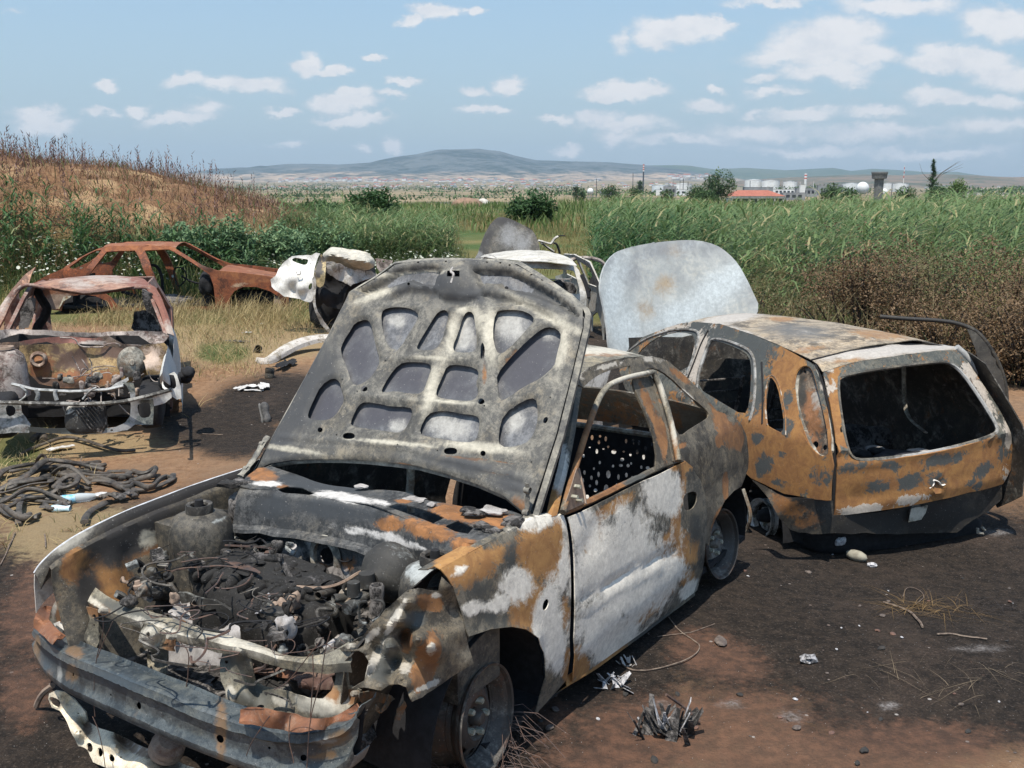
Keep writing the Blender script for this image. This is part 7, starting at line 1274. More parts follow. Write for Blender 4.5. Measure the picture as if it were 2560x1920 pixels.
BR=[((4.05,11.8),(.80,.6,.86),0,'tallest scorched bush, blackened, just right of the raised pale bonnet'),((5.0,12.6),(.95,.6,.74),1,'low dull green bush between the tallest scorched bush and the brown ones'),((5.9,12.0),(1.0,.7,.74),0,'red brown scorched bush above the open right door'),((7.1,12.6),(1.1,.8,.74),0,'brown scorched bush near the right edge of the photo'),
 ((3.05,12.8),(.9,.5,.50),1,'low scorched scrub behind the roof of the right hatchback'),((5.45,10.6),(.75,.5,.58),0,'small brown burnt bush beside the open right door frame'),((6.3,10.9),(.9,.5,.66),0,'brown burnt bush in front at the far right'),((8.2,12.6),(1.0,.7,.74),1,'outermost scorched bush, partly out of the frame'),((4.6,10.9),(.8,.5,.52),0,'low brown scrub right behind the burnt roof'),((2.1,13.2),(.6,.5,.32),1,'small tangle of scrub left of the scorched bushes'),((7.3,11.2),(.9,.5,.62),0,'brown scrub at the very edge in front of the outermost bush')]
for i_,(c,s,kd,lab) in enumerate(BR): bush('scorched_bush',c,s,[12000,9500][kd] if i_<4 else 8000,[G_burn,G_burn2][kd],lab,'bush','scorched bushes along the right edge',.040,40+i_,18)
bush('green_bush',(1.05,58),(1.35,1.2,.85),4200,G_bush,'round dark green bush alone in the gap beyond the wrecks','bush',None,.26,3)
bush('dark_shrub',(-6.3,47),(1.25,1.1,1.05),4200,G_bush,'rounded dark green shrub rising above the reeds left of the gap','shrub',None,.24,4)
bush('wide_shrub',(-8.4,46),(1.5,1.2,.75),4200,G_bush,'wide low dark shrub just left of the rounded one','shrub',None,.24,5)
for i_,(c,s,l) in enumerate([((-5.6,20.2),(.6,.5,.66),'blue green feathery shrub at the foot of the mound'),((-4.9,21.2),(.65,.5,.62),'blue green shrub between the mound and the reeds'),((-6.4,20),(.5,.5,.55),'blue green shrub rising in front of the mound end'),((-4.2,23),(.9,.6,.72),'rightmost blue green shrub above the reed belt')]): bush('feathery_shrub',c,s,5200,G_bushb,l,'shrub','blue green shrubs behind the left reeds',.10,60+i_)
for i_,(c,s,l) in enumerate([((-3.3,24.5),(.75,.6,.42),'leafy green creeper mound left of the grey bonnet'),((-2.5,25.5),(.6,.6,.42),'leafy green creeper beside the gap'),((-4.4,25.5),(.8,.6,.36),'leafy creeper behind the tipped white section')]): bush('creeper_mound',c,s,3600,leafmat('creeper_leaf%d'%i_,(.05,.12,.035),(.11,.21,.06),(.2,.3,.12),.3),l,'creeper','leafy creepers behind the tipped car section',.07,70+i_)
P=scatter(2600,2.0,9.5,10.3,14.2,lambda x,y:(x>.14*y+.6),.8,.9,6); n=len(P); stuff('hedge_dry_grass','tall dry grass and weeds mixed through the scorched bushes','dry grass',[ribbons(P,vr.uniform(0,6.28,n),vr.uniform(.5,1.35,n),vr.uniform(.006,.014,n),vr.uniform(.1,.6,n),vr.uniform(0,.4,n),3)],[leafmat('hedge_grass',(.14,.13,.055),(.30,.24,.13),(.10,.15,.05))])
# charred twig piles on the open ground at the right
tg_=[];
for (u,v_,n,sp,nm,lab,mt) in [(2310,1520,110,.13,'dry_brush_tuft','brown tuft of dry brush lying on the charred ground',leafmat('scorched_brush',(.12,.075,.03),(.25,.16,.07),None,.1)),(2380,1700,36,.22,'dry_brush_tuft','thin dry twigs lying near the bottom right corner',leafmat('scorched_brush2',(.12,.09,.06),(.22,.17,.11),None,.1)),(2480,1530,50,.2,'dry_brush_tuft','charred black twigs at the right edge of the burnt ground',G_char)]:
    x,y=at(u,v_); P=np.stack([vr.normal(x,sp*.8,n),vr.normal(y,sp*.5,n)],1); P=np.stack([P[:,0],P[:,1],gz(P[:,0],P[:,1])+.005],1); V,F,R=ribbons(P,vr.uniform(0,6.28,n),vr.uniform(.06,.2,n),np.full(n,.003),vr.uniform(1.2,2.6,n),vr.uniform(.3,.6,n),4)
    V[:,2]=np.maximum(V[:,2],gz(V[:,0],V[:,1])+.003); o=fastmesh(nm,V,F,[mt],R); tag(o,lab,'brush')
# ================================================================ things lying on the ground
def drop(x,y): return np.array([x,y,float(gz(x,y))])
Mrub=burnt('black_rubber',base=(.022,.023,.025),base2=(.055,.056,.058),rust=(.09,.06,.045),ash=(.16,.14,.12),char=(.012,.012,.013),t_=(-.4,-.2,-.1),amp=.8,crisp=.5,rough=.65)
hr_=np.random.default_rng(12)
def hose(Q,r,h=None,lab='',flat=1,close=None,dn=.012):
    P=[]; Q=np.array(Q,float); h=h or [0]*len(Q)
    for q,hh_ in zip(Q,h if len(h)==len(Q) else np.interp(np.linspace(0,1,len(Q)),np.linspace(0,1,len(h)),h)):
        x,y=at(*q); P.append((x,y,float(gz(x,y))+r+hh_))
    P=resample(smooth_poly(np.array(P),3,False),60); P=P+np.stack([fbm(P,3,3,2)*dn,fbm(P,3,3,7)*dn,abs(fbm(P,3,2,9))*dn],1)
    m=MB().tube(P,r*(1+.35*fbm(P,5,3,3)),9,flat=flat); o=m.build('rubber_hose',Mrub); tag(o,lab,'hose','old black rubber hoses heaped on the left'); return o
hs=[[(g4(1110,50)[0]),g4(900,110)[0],g4(640,100)[0],g4(500,170)[0],g4(400,230)[0],g4(250,280)[0],g4(90,280)[0]],
 list(g4((480,85),(300,120),(150,170),(30,210),(-60,260))),list(g4((1160,140),(900,140),(700,190),(540,160),(420,240),(300,290),(120,330))),list(g4((1200,165),(1400,165),(1440,210),(1380,250),(1250,240),(1000,230),(800,170),(640,190))),
 list(g4((1470,200),(1600,180),(1730,190),(1700,225),(1580,215),(1480,230))),list(g4((1910,200),(1900,260),(1800,320),(1650,365),(1500,375),(1420,345),(1200,290),(1050,260))),list(g4((1500,440),(1450,400),(1330,330),(1150,280),(1000,270))),
 list(g4((1440,215),(1460,280),(1300,295),(1100,260))),list(g4((-20,370),(120,350),(300,355),(420,310),(560,200))),list(g4((-20,400),(100,430),(300,390),(450,370),(560,330),(560,250))),
 list(g4((0,470),(200,440),(430,480),(700,480),(820,480))),list(g4((-20,560),(60,600),(140,660),(280,690),(420,680))),list(g4((-20,520),(100,540),(250,470),(400,460),(620,500),(760,500))),
 list(g4((470,545),(560,560),(700,510),(800,500))),list(g4((600,330),(620,380),(740,430),(850,400),(880,320),(820,280),(700,290),(600,340))),list(g4((700,280),(640,330),(680,390),(600,440),(480,430))),
 list(g4((930,740),(960,650),(1020,590),(1100,560),(1160,520))),list(g4((150,620),(220,640),(300,640),(340,620))),list(g4((250,480),(230,600),(210,740))),list(g4((560,200),(700,230),(830,260),(1000,300))),list(g4((400,110),(440,150),(520,120),(560,150)))]
labs=['hose at the back of the heap, ending in a pointed cut end','hose trailing off to the left behind the heap','hose lying across the middle top of the heap','hose folded into a flat loop at the right of the heap','small flat hose loop apart on the right','thick hose end curving alone towards the wing','flat strip of hose slanting to the white wing','lower half of the flat loop on the right','hose running level across the left of the heap','hose bending up the left of the heap','long hose along the bottom of the heap','thick hose sagging at the front left','hose crossing under the heap in the middle','short hose end behind the blue bottle','curled piece of hose in the centre of the heap','short hose twisted beside the curled piece','thick bent hose beside the white wing edge','short hose stub in the straw at left','flat strap hanging over the front left hoses','hose crossing the heap diagonally','small loop on top of the heap']
_hr=np.random.default_rng(4)
for i_ in (1,2,3,8,9,10,12,15,19,0,4,5,6,7,11,13,14):
    hs.append([(q[0]+_hr.normal(0,4),q[1]+_hr.normal(0,3)+_hr.choice([-9,9])) for q in hs[i_]]); labs.append('hose hugging the '+labs[i_].replace('hose ','one ',1) if labs[i_].startswith('hose') else 'second hose along the '+labs[i_])
for i_,(Q,l) in enumerate(zip(hs,labs)):
    if i_>20: hose(Q,_hr.uniform(.010,.022),[0,_hr.uniform(.0,.06),0],l,.8); continue
    r=[.032,.034,.027,.03,.02,.032,.026,.024,.03,.027,.024,.036,.026,.028,.03,.024,.034,.022,.022,.022,.018][i_]; top=[.05,.03,.10,.02,.0,.0,.02,.0,.05,.05,.02,.0,.07,.0,.06,.05,.0,.0,.06,.10,.12][i_]
    hose(Q,r*.8,[0,top,top,0],l,.35 if i_ in (6,18,4,9,13) else .5+.3*((i_*7)%5)/5)
hose(list(g2((200,1160),(280,1120),(400,1080),(560,1020),(700,1000),(820,1030),(900,1050),(1050,1100),(1200,1130),(1330,1110))),.02,[0,.02,.02,0],'long thin hose lying across the soil below the stripped shell',.7)
hose(list(g2((330,1020),(380,990),(440,990),(430,1030))),.03,[0,.02,0],'short black hose stub in the grass below the stripped shell')
# crushed bottle
bx,by=at(*g4(870,470)[0]); bo=empty('plastic_bottle',drop(bx,by),.5,'crushed clear plastic bottle with blue label beside the hose heap','bottle')
mb=bpy.data.materials.new('clear_plastic'); mb.use_nodes=True; n=NT(mb.node_tree); n.n('ShaderNodeOutputMaterial',{'Surface':n.n('ShaderNodeBsdfPrincipled',{'Base Color':(.75,.82,.84,1),'Roughness':.25,'Transmission Weight':.5})})
pr=[(0,-.13),(.03,-.13),(.034,-.11),(.03,-.04),(.034,.0),(.03,.06),(.02,.10),(.012,.115),(.012,.13),(0,.13)]
m=MB().lathe(pr,(0,0,.03),rotM('Y',math.pi/2),20); V=np.vstack(m.V); V=dent(V,.010,18,2); mesh_obj('bottle_body',V,m.F,mb,bo)
m=MB().lathe([(.0345,-.10),(.035,-.02)],(0,0,.03),rotM('Y',math.pi/2),20); mesh_obj('bottle_label',dent(np.vstack(m.V),.010,18,2),m.F,simple('blue_label',(.12,.42,.62),(.45,.6,.68),40,.5),bo)
bx,by=at(*g4(680,570)[0]); m=MB().lathe([(.02,-.06),(.024,-.03),(.018,.03),(.022,.06)],(0,0,.02),rotM('Y',math.pi/2),14); o=mesh_obj('crushed_cup',dent(np.vstack(m.V),.012,22,6),m.F,simple('pale_blue_plastic',(.35,.55,.62),(.6,.66,.68),40,.4)); o.location=drop(bx,by); tag(o,'crushed pale blue cup in the straw in front of the hoses','cup')
# paper and rags
Mpap=simple('white_paper',(.60,.585,.565),(.36,.35,.335),18,.8,.3)
def paper(u,v,w,d,lab,seed,h=.03,mat=Mpap,name='paper_scrap',cat='paper',grp=None):
    x,y=at(u,v); N=18; a,b=np.meshgrid(np.linspace(-1,1,N),np.linspace(-1,1,N)); V=np.stack([a*w/2,b*d/2,a*0],-1).reshape(-1,3)
    r=np.hypot(V[:,0]/w*2,V[:,1]/d*2); V[:,2]=.006+h*(.5+.5*fbm(V+seed,16,3,seed)); V[:,:2]*=(1+.45*fbm(V+seed*2,9,3,seed+5))[:,None]
    F=[(i*N+j,i*N+j+1,(i+1)*N+j+1,(i+1)*N+j) for i in range(N-1) for j in range(N-1) if np.hypot(a[i,j],b[i,j])<1.05+.3*math.sin(5*math.atan2(b[i,j],a[i,j])+seed)]
    o=mesh_obj(name,V,F,mat,solid=.003); o.location=drop(x,y); o.rotation_euler=(0,0,seed); tag(o,lab,cat,grp); return o
paper(*k1(930,765)[0],.28,.12,'crumpled white cloth scrap, left of the pair on the bare soil',1,.05); paper(*k1(1110,760)[0],.26,.12,'crumpled white cloth scrap, right of the pair on the bare soil',2,.06)
paper(*k1(1010,785)[0],.22,.06,'thin white strip joining the two scraps on the soil',3,.02); paper(*g2(600,1090)[0],.20,.10,'white paper scrap below the stripped shell',4,.04)
paper(*g4(215,245)[0],.09,.05,'small white scrap on the left of the hose heap',5,.03); paper(*g4(1085,430)[0],.09,.10,'crumpled white paper beside the blue bottle',6,.05); paper(*k1(935,215)[0],.14,.06,'small white scrap in the dry grass near the bent strip',7,.04); paper(*k1(1090,120)[0],.34,.05,'thin pale strip on the grass by the white section',8,.02)
paper(*k1(855,300)[0],.35,.12,'dark flat scrap lying in the dry grass',9,.03,M_char,'dark_scrap','scrap'); paper(*g4(1210,470)[0],.10,.16,'dark grey plastic sheet upright beside the white wing',10,.10,Mrub,'dark_scrap','scrap'); paper(*g4(1340,450)[0],.16,.14,'reddish black plastic shard beside the wing',11,.08,M_char,'dark_scrap','scrap')
# cans, shoe
def can(u,v,lab,s=1,rx=0):
    x,y=at(u,v); m=MB().lathe([(0,.005),(.05*s,.005),(.052*s,.0),(.052*s,.05*s),(.049*s,.055*s),(.052*s,.06*s),(.052*s,.11*s),(.048*s,.11*s),(.046*s,.02)],(0,0,0),None,22); o=mesh_obj('burnt_can',np.vstack(m.V),m.F,burnt('can_rubber%d'%len(bpy.data.materials),base=(.03,.03,.03),base2=(.08,.075,.07),t_=(-.5,-.5,-.2))); o.location=drop(x,y); o.rotation_euler=(rx,.1,.5); tag(o,lab,'can'); return o
can(*k1(1160,650)[0],'black open can standing on the soil near the bent strip'); can(*k1(1035,395)[0],'black can tipped up in the grass above the bent strip',.9,.9)
x,y=at(*k1(1065,1075)[0]); so_2=empty('old_shoe',drop(x,y),2.0,'old grey shoe stood on its side on the dark damp soil','shoe')
P=np.array([(-.11,0,.03),(-.06,0,.035),(0,0,.03),(.06,0,.032),(.11,0,.03)]); m=MB().tube(resample(P,14),[.02,.034,.038,.036,.034,.032,.03,.03,.034,.038,.04,.038,.03,.012],10,flat=1.1); mesh_obj('upper',np.vstack(m.V)+[0,0,.03],m.F,simple('shoe_grey',(.10,.095,.09),(.04,.04,.04),20),so_2)
m=MB().tube(resample(P-[0,0,.03],14)+[0,0,.02],[.02,.034,.038,.036,.034,.032,.03,.03,.034,.038,.04,.038,.034,.015],10,flat=.35); m.build('sole',simple('shoe_sole',(.17,.16,.15),(.1,.1,.09),20),so_2); so_2.rotation_euler=(1.0,-.9,2.0); so_2.location.z+=.06
# bent bumper strip
W0=Frame(0,0,0,0)
def ground_strip(Q,hs_,w,name,lab,cat,mat,r=.0):
    P=[]
    for q,h in zip(Q,hs_): 
        x,y=at(*q); P.append((x,y,float(gz(x,y))+h))
    P=resample(smooth_poly(np.array(P),2,False),40); T=np.gradient(P,axis=0); T/=np.linalg.norm(T,axis=1)[:,None]; S=np.cross(T,[0,0,1]); S/=np.linalg.norm(S,axis=1)[:,None]
    tt=np.linspace(0,1,40)[:,None]; wv=w*np.sin(np.clip(tt*2.2+.25,0,1.57))
    rows=[P-S*wv*.5+[0,0,-.05],P-S*wv*.45,P-S*wv*.2+[0,0,.035],P+S*wv*.2+[0,0,.035],P+S*wv*.45,P+S*wv*.5+[0,0,-.05]]
    V,F=loft(rows,50,3); V[:,2]=np.maximum(V[:,2],gz(V[:,0],V[:,1])+.004); o=mesh_obj(name,dent(V,.004,6),F,mat,solid=.005); tag(o,lab,cat); return o
ground_strip([*k1((1040,495),(1120,520),(1220,480),(1330,430),(1450,400),(1560,380),(1690,370),(1900,380))],[.02,.03,.07,.10,.13,.15,.16,.16],.20,'bent_bumper','bent white grey bumper strip lying on the soil beside the bonnet','bumper',burnt('ashy_bumper',base=(.26,.25,.24),base2=(.40,.385,.37),ash=(.6,.58,.56),char=(.15,.15,.15),t_=(-1,.2,-.5)))
paper(*k1(1330,540)[0],.55,.18,'black sheet added as shade under the bent bumper',14,.08,M_blk,'bumper_shade_sheet','scrap')  # flat black sheet stands for the bumper strip's shadow
M_ashd=simple('mottled_ash',(.42,.41,.42),(.05,.05,.052),70,.85,.8)
# debris on the charred ground
Mst=[simple('stone_grey',(.15,.12,.10),(.07,.055,.05),30,.9,.4),simple('stone_dark',(.04,.035,.03),(.02,.02,.02),30,.9,.4),simple('stone_red',(.15,.08,.055),(.10,.06,.05),30,.9,.4),M_ash]
bm=bmesh.new(); bmesh.ops.create_icosphere(bm,subdivisions=2,radius=1); IV=np.array([v.co[:] for v in bm.verts]); IF=[[v.index for v in f_.verts] for f_ in bm.faces]; bm.free()
def rock(x,y,s,mat,name,lab,cat,grp=None,seed=0,sink=.3,f=1.6,amp=.35):
    V=IV*(1+amp*fbm(IV+seed*1.7,f,3,seed))[:,None]*s; o=mesh_obj(name,V,IF,mat,split=30); o.location=(x,y,float(gz(x,y))+s[2]*(1-sink)); o.rotation_euler=(0,0,seed*1.3); tag(o,lab,cat,grp); return o
x,y=at(*tr(1090,375)[0]); rock(x,y,np.array([.035,.075,.035]),simple('pale_stone',(.30,.28,.22),(.2,.18,.14),20,.8),'pebble','smooth oval greyish stone in front of the rear valance','stone',None,3,.1,1,.1)
x,y=at(*tr(800,1005)[0]); rock(x,y,np.array([.038,.028,.02]),M_ashd,'melted_metal_lump','lump of melted white metal alone on the charred ground','metal lump',None,5,.1,5,1.1)
x,y=at(*tr(250,885)[0]); rock(x,y,np.array([.055,.03,.012]),Mst[0],'flat_stone','flat pale stone near the loop of wire','stone',None,6,.1,1.5,.3)
x,y=at(*tr(1190,415)[0]); rock(x,y,np.array([.03,.02,.015]),M_ash,'ash_lump','small white ash lump right of the oval stone','ash',None,7,.1,3,.6)
# torn charred piece near the front wheel
x,y=at(*c3(1150,1480)[0]); CH=empty('charred_fragment',drop(x,y),.3,'shredded charred fragment standing on the ground right of the front wheel','fragment')
def blade_patch(par,n,s,mat,nm,seed,up=.1):
    r_=np.random.default_rng(seed); m=MB()
    for k in range(n):
        a=r_.uniform(0,6.28); p=np.array([r_.normal(0,s*.4),r_.normal(0,s*.3),0]); e=p+np.array([math.cos(a)*s*.5,math.sin(a)*s*.4,r_.uniform(.2,1)*up]); w=np.array([-math.sin(a),math.cos(a),.3])*s*r_.uniform(.05,.2)
        m.add([p-w,p+w,e+w*.6,e-w*.4],[(0,1,2,3)])
    V=dent(np.vstack(m.V),.01,20,seed); mesh_obj(nm,V,m.F,mat,par,solid=.002,smooth=False)
blade_patch(CH,26,.13,M_char,'charred_shreds',3,.13); blade_patch(CH,9,.09,M_ash,'ash_flakes',4,.16)
x0_,y0_=x,y; MB().tube(resample([(0.0,.02,.15),(.09,.05,.07),(.15,.02,.01)],12),.006,6).build('bent_rod',M_wire,CH)
x,y=at(*c3(890,1240)[0]); FK=empty('ash_flake_pile',drop(x,y),0,'curled silvery ash flakes on the ground below the door','ash'); blade_patch(FK,16,.09,M_ash,'ash_flakes',6,.05)
x,y=at(*c3(960,1130)[0]); FK=empty('ash_flake_pile',drop(x,y),0,'small grey ash flakes beside the loop of wire','ash'); blade_patch(FK,9,.05,M_alu,'ash_flakes',8,.04)
def gw(Q,r,lab,nm='loose_wire',hh_=.01):
    P=[]
    for q in Q:
        x,y=at(*q); P.append((x,y,float(gz(x,y))+hh_))
    P=resample(smooth_poly(np.array(P),2,False),50); P[:,2]=gz(P[:,0],P[:,1])+r+hh_*abs(fbm(P,4,2,3)); o=MB().tube(P,r,5).build(nm,simple('dry_twig',(.22,.17,.13),(.10,.07,.055),40)); tag(o,lab,'wire')
gw(c3((1155,900),(1210,975),(1290,1020),(1322,1050),(1280,1110),(1180,1150),(1000,1178),(940,1160),(922,1140)),.003,'thin loose wire curled in a big loop below the door')
gw(c3((1100,1000),(1250,985),(1390,935)),.002,'short straight wire crossing the big loop'); gw(tr((1260,640),(1400,680),(1480,760),(1500,800)),.006,'dark twig sticking into the brown brush tuft','twig'); gw(tr((1380,600),(1400,540),(1480,560),(1520,600),(1460,650)),.002,'fine brown stalk arched over the brush tuft','twig')
gw(tr((1590,840),(1700,835),(1750,850),(1900,870)),.005,'straight dry stick pointing right on black ground','stick'); gw(k1((480,1205),(600,1212),(700,1215)),.004,'thin pale stick on the damp soil','stick')
gw(g2((505,860),(510,930),(485,1110)),.004,'dry upright looking stalk below the stripped shell','stick'); gw(g4((910,10),(870,120),(835,265)),.006,'pale dry stalk leaning on the hose heap','stick',.05); gw(g4((170,820),(100,980),(5,1170)),.004,'thin dark stalk in the soil left of the car','stick'); gw(g4((495,830),(505,900),(505,985)),.004,'short dark stalk near the white wing tip','stick')
# countable stones and flakes scattered over the burnt ground (a few pixels each)
sr=np.random.default_rng(31); cnt=0; base={}
for k in range(110):
    u,v_=sr.uniform(1350,2550),sr.uniform(1330,1915)
    if k%3==0: u,v_=sr.uniform(0,330),sr.uniform(1440,1915)
    if k%7==0: u,v_=sr.uniform(380,800),sr.uniform(930,1180)
    if u<1900 and v_<1330+ (1900-u)*.55: continue
    x,y=at(u,v_); kd=k%4; s=sr.triangular(.005,.008,.026)*(1 if kd!=3 else .6)
    if kd not in base: o=rock(x,y,np.array([1,.75,.45])*.02,Mst[kd],['small_stone','clinker','small_stone','ash_flake'][kd],['small grey brown stone loose on the burnt ground','small black clinker on the burnt ground','small reddish stone loose on the burnt ground','tiny white ash flake on the burnt ground'][kd],['stone','clinker','stone','ash'][kd],['grey stones strewn over the ground','clinkers strewn over the ground','reddish stones strewn over the ground','ash flakes strewn over the ground'][kd],kd+50,.2); base[kd]=o
    else: o=base[kd].copy(); COL.objects.link(o); o.location=(x,y,float(gz(x,y))+s*.3)
    o.scale=(s/.02,)*3; o.rotation_euler=(sr.uniform(-.3,.3),sr.uniform(-.3,.3),sr.uniform(0,6))
# ================================================================ distant plain
def far(u,d):
    q=px_dir(u,465); x=q[0]/q[1]*d; return x,d,float(gz(x,d))
def mpp(d): return d/FPX
Mwall=simple('pale_render',(.62,.58,.52),(.48,.45,.4),.4,.9); Mroof=simple('clay_roof',(.36,.13,.085),(.27,.09,.06),1.2,.85); Mwht=simple('white_steel',(.72,.73,.72),(.58,.59,.58),.15,.6); Mconc=simple('old_concrete',(.16,.16,.155),(.10,.10,.10),1.5,.95)
Mdkw=simple('window_dark',(.03,.035,.04),(.02,.02,.025),1,.3); Mred=simple('stack_red',(.5,.07,.04),(.4,.06,.04),1,.7); Mgry=simple('plant_grey',(.28,.28,.28),(.18,.19,.2),.3,.8); Mbrk=simple('dark_steel',(.06,.065,.075),(.04,.04,.05),1,.7)
# red roofed open building
def red_building():
    x0,d,z=far(1820,330); x1=far(1953,330)[0]; cx=(x0+x1)/2; w=(x1-x0); s=mpp(330); o=empty('red_roofed_building',(cx,d,z),0,'long low building with a red hipped roof beyond the reeds','building')
    zt=CAMH-(489-465)*s-z; zr=CAMH-(475-465)*s-z; zb=max(.1,CAMH-(505-465)*s-z); zb=0
    dp=12; W=w/2; MB().add([(-W,-dp/2,zt),(W,-dp/2,zt),(W,dp/2,zt),(-W,dp/2,zt),(-W*.62,0,zr),(W*.52,0,zr)],[(0,1,5,4),(1,2,5),(2,3,4,5),(3,0,4),(3,2,1,0)]).build('roof',Mroof,o,smooth=False)
    MB().box((0,-dp/2+.5,zt-.35),(W*.98,.3,.3)).build('beam',Mwall,o,smooth=False)
    wl=MB().box((0,0,(zt-.6)/2-1),(W*.95,dp/2-.9,(zt-.7)/2+1)).build('wall',Mwall,o,smooth=False)
    for k in range(7): MB().box((-W*.94+k*W*.313,-dp/2+.5,(zt-.6)/2-1),(.22,.22,zt/2+.3)).build('column',Mwall,o,smooth=False)
    for k in range(6):
        MB().box((-W*.94+(k+.5)*W*.313,-dp/2+.87,zt-1.35),(W*.125,.02,.55)).build('window',Mdkw,o,smooth=False)
    for k,wd in ((1,.10),(4,.09)): MB().box((-W*.94+(k+.5)*W*.313,-dp/2+.85,zt-3.3),(W*wd,.02,1.1)).build('door',Mdkw,o,smooth=False)
red_building()
# water tower
x,d,z=far(2197,420); s=mpp(420); o=empty('water_tower',(x,d,z),.1,'dark concrete water tower with a wide flat topped tank','water tower'); zt=CAMH+(465-433)*s-z; zm=CAMH+(465-447)*s-z
MB().lathe([(0,zt),(19*s,zt),(19.5*s,zt-.25),(18.5*s,zt-.5),(17.5*s,zm),(12*s,zm-.2),(0,zm-.2)],(0,0,0),None,16).build('tank',Mconc,o,split=30); MB().lathe([(11*s,zm),(10.5*s,zm/2),(11*s,-1)],(0,0,0),None,12).build('shaft',Mconc,o,split=30)
for k in range(6): a=k*1.047; MB().box((10.6*s*math.cos(a),10.6*s*math.sin(a),zm/2),(.15,.15,zm/2)).build('rib',Mconc,o)
MB().lathe([(19.5*s,zt+.0),(19.7*s,zt+.35),(19.2*s,zt+.35)],(0,0,0),None,16).build('parapet',Mgry,o)
# stacks and masts: u, top v, dist, radius px, kind
def stack(u,vt,d,rp,lab,bands,nm='striped_chimney',mat=Mgry,cat='chimney'):
    x,y,z=far(u,d); s=mpp(d); zt=CAMH+(465-vt)*s-z; o=empty(nm,(x,y,z),0,lab,cat); r=rp*s; MB().lathe([(r*1.15,-1),(r,zt),(0,zt)],(0,0,0),None,12).build('shaft',mat,o)
    for a,b,m_ in bands: MB().lathe([(r*1.2,zt-b*s),(r*1.2,zt-a*s)],(0,0,0),None,12).build('band',m_,o)
stack(1608,413,1500,1.6,'tall dark chimney with red and white bands at its top',[(0,3,Mred),(3,6,Mwht),(6,9,Mred),(9,11,Mwht),(11,14,Mred),(14,17,Mwht)],mat=Mbrk)
stack(2013,435,1500,2.8,'short thick chimney banded red and white above the plant',[(0,3,Mwht),(3,6,Mred),(6,10,Mwht),(10,13,Mred),(13,17,Mwht)],mat=Mwht)
stack(2258,416,1200,.7,'thin lattice mast striped red and white right of the water tower',[(4,9,Mred),(14,19,Mred),(24,30,Mred)],'radio_mast',Mwht,'mast')
stack(1582,434,1200,.7,'thin dark pole left of the tall banded chimney',[],'pole',Mbrk,'pole'); 
for k,(u,vt,dd_) in enumerate([(1491,447,700),(1708,447,900),(1875,452,1100),(1720,455,900),(1700,452,1200),(2230,459,700)]): stack(u,vt,dd_,.8,['utility pole with a crossbar left of the chimneys','pole between the storage tanks and the round tree','slim vent pipe above the white tanks','short pole beside the round tree','slim column of the refinery left of the tree','dark pole right of the water tower'][k],[],'utility_pole',Mbrk,'pole')
# tanks
def tank(u0,u1,vt,vb,d,lab,mat=Mwht,grp='white storage tanks of the plant'):
    x,y,z=far((u0+u1)/2,d); s=mpp(d); zt=CAMH+(465-vt)*s-z; r=(u1-u0)/2*s; o=empty('storage_tank',(x,y,z),0,lab,'storage tank',grp); MB().lathe([(r,-1),(r,zt*.995),(r*.99,zt),(0,zt+.06*r)],(0,0,0),None,28).build('tank_wall',mat,o,split=30)
    MB().lathe([(r*1.01,zt-.5*s),(r*1.015,zt),(r*.99,zt+.2*s)],(0,0,0),None,28).build('rim',Mgry,o)
for a in [(1862,1906,450,462,1700,'leftmost wide white tank right of the round tree'),(1904,1948,452,464,1680,'second wide white tank behind the red roof'),(1958,1992,454,463,1750,'white tank left of the thick banded chimney'),(2205,2235,459,472,1500,'white tank directly right of the water tower'),(2232,2270,459,473,1480,'white tank behind the thin striped mast'),(2106,2150,459,472,1500,'cream tank left of the sphere'),(1630,1672,463,476,1400,'cream tank left of the refinery frames'),(1684,1730,460,474,1500,'beige tank between the poles')]: tank(*a)
def sphere(u,v,rp,d,lab):
    x,y,z=far(u,d); s=mpp(d); zc=CAMH+(465-v)*s-z; r=rp*s; o=empty('gas_sphere',(x,y,z),0,lab,'gas sphere'); th=np.linspace(-math.pi/2,math.pi/2,14); MB().lathe([(r*math.cos(t_),zc+r*math.sin(t_)) for t_ in th],(0,0,0),None,24).build('sphere',Mwht,o)
    for k in range(8): a=k*.785; MB().tube([(r*.9*math.cos(a),r*.9*math.sin(a),-1),(r*.95*math.cos(a),r*.95*math.sin(a),zc)],.4*s,5).build('leg',Mgry,o)
sphere(2157,470,15,900,'large white gas sphere left of the water tower'); sphere(2211,480,9,650,'small cream gas sphere right of the water tower foot'); sphere(1476,478,8,500,'white dome at the left end of the plant')
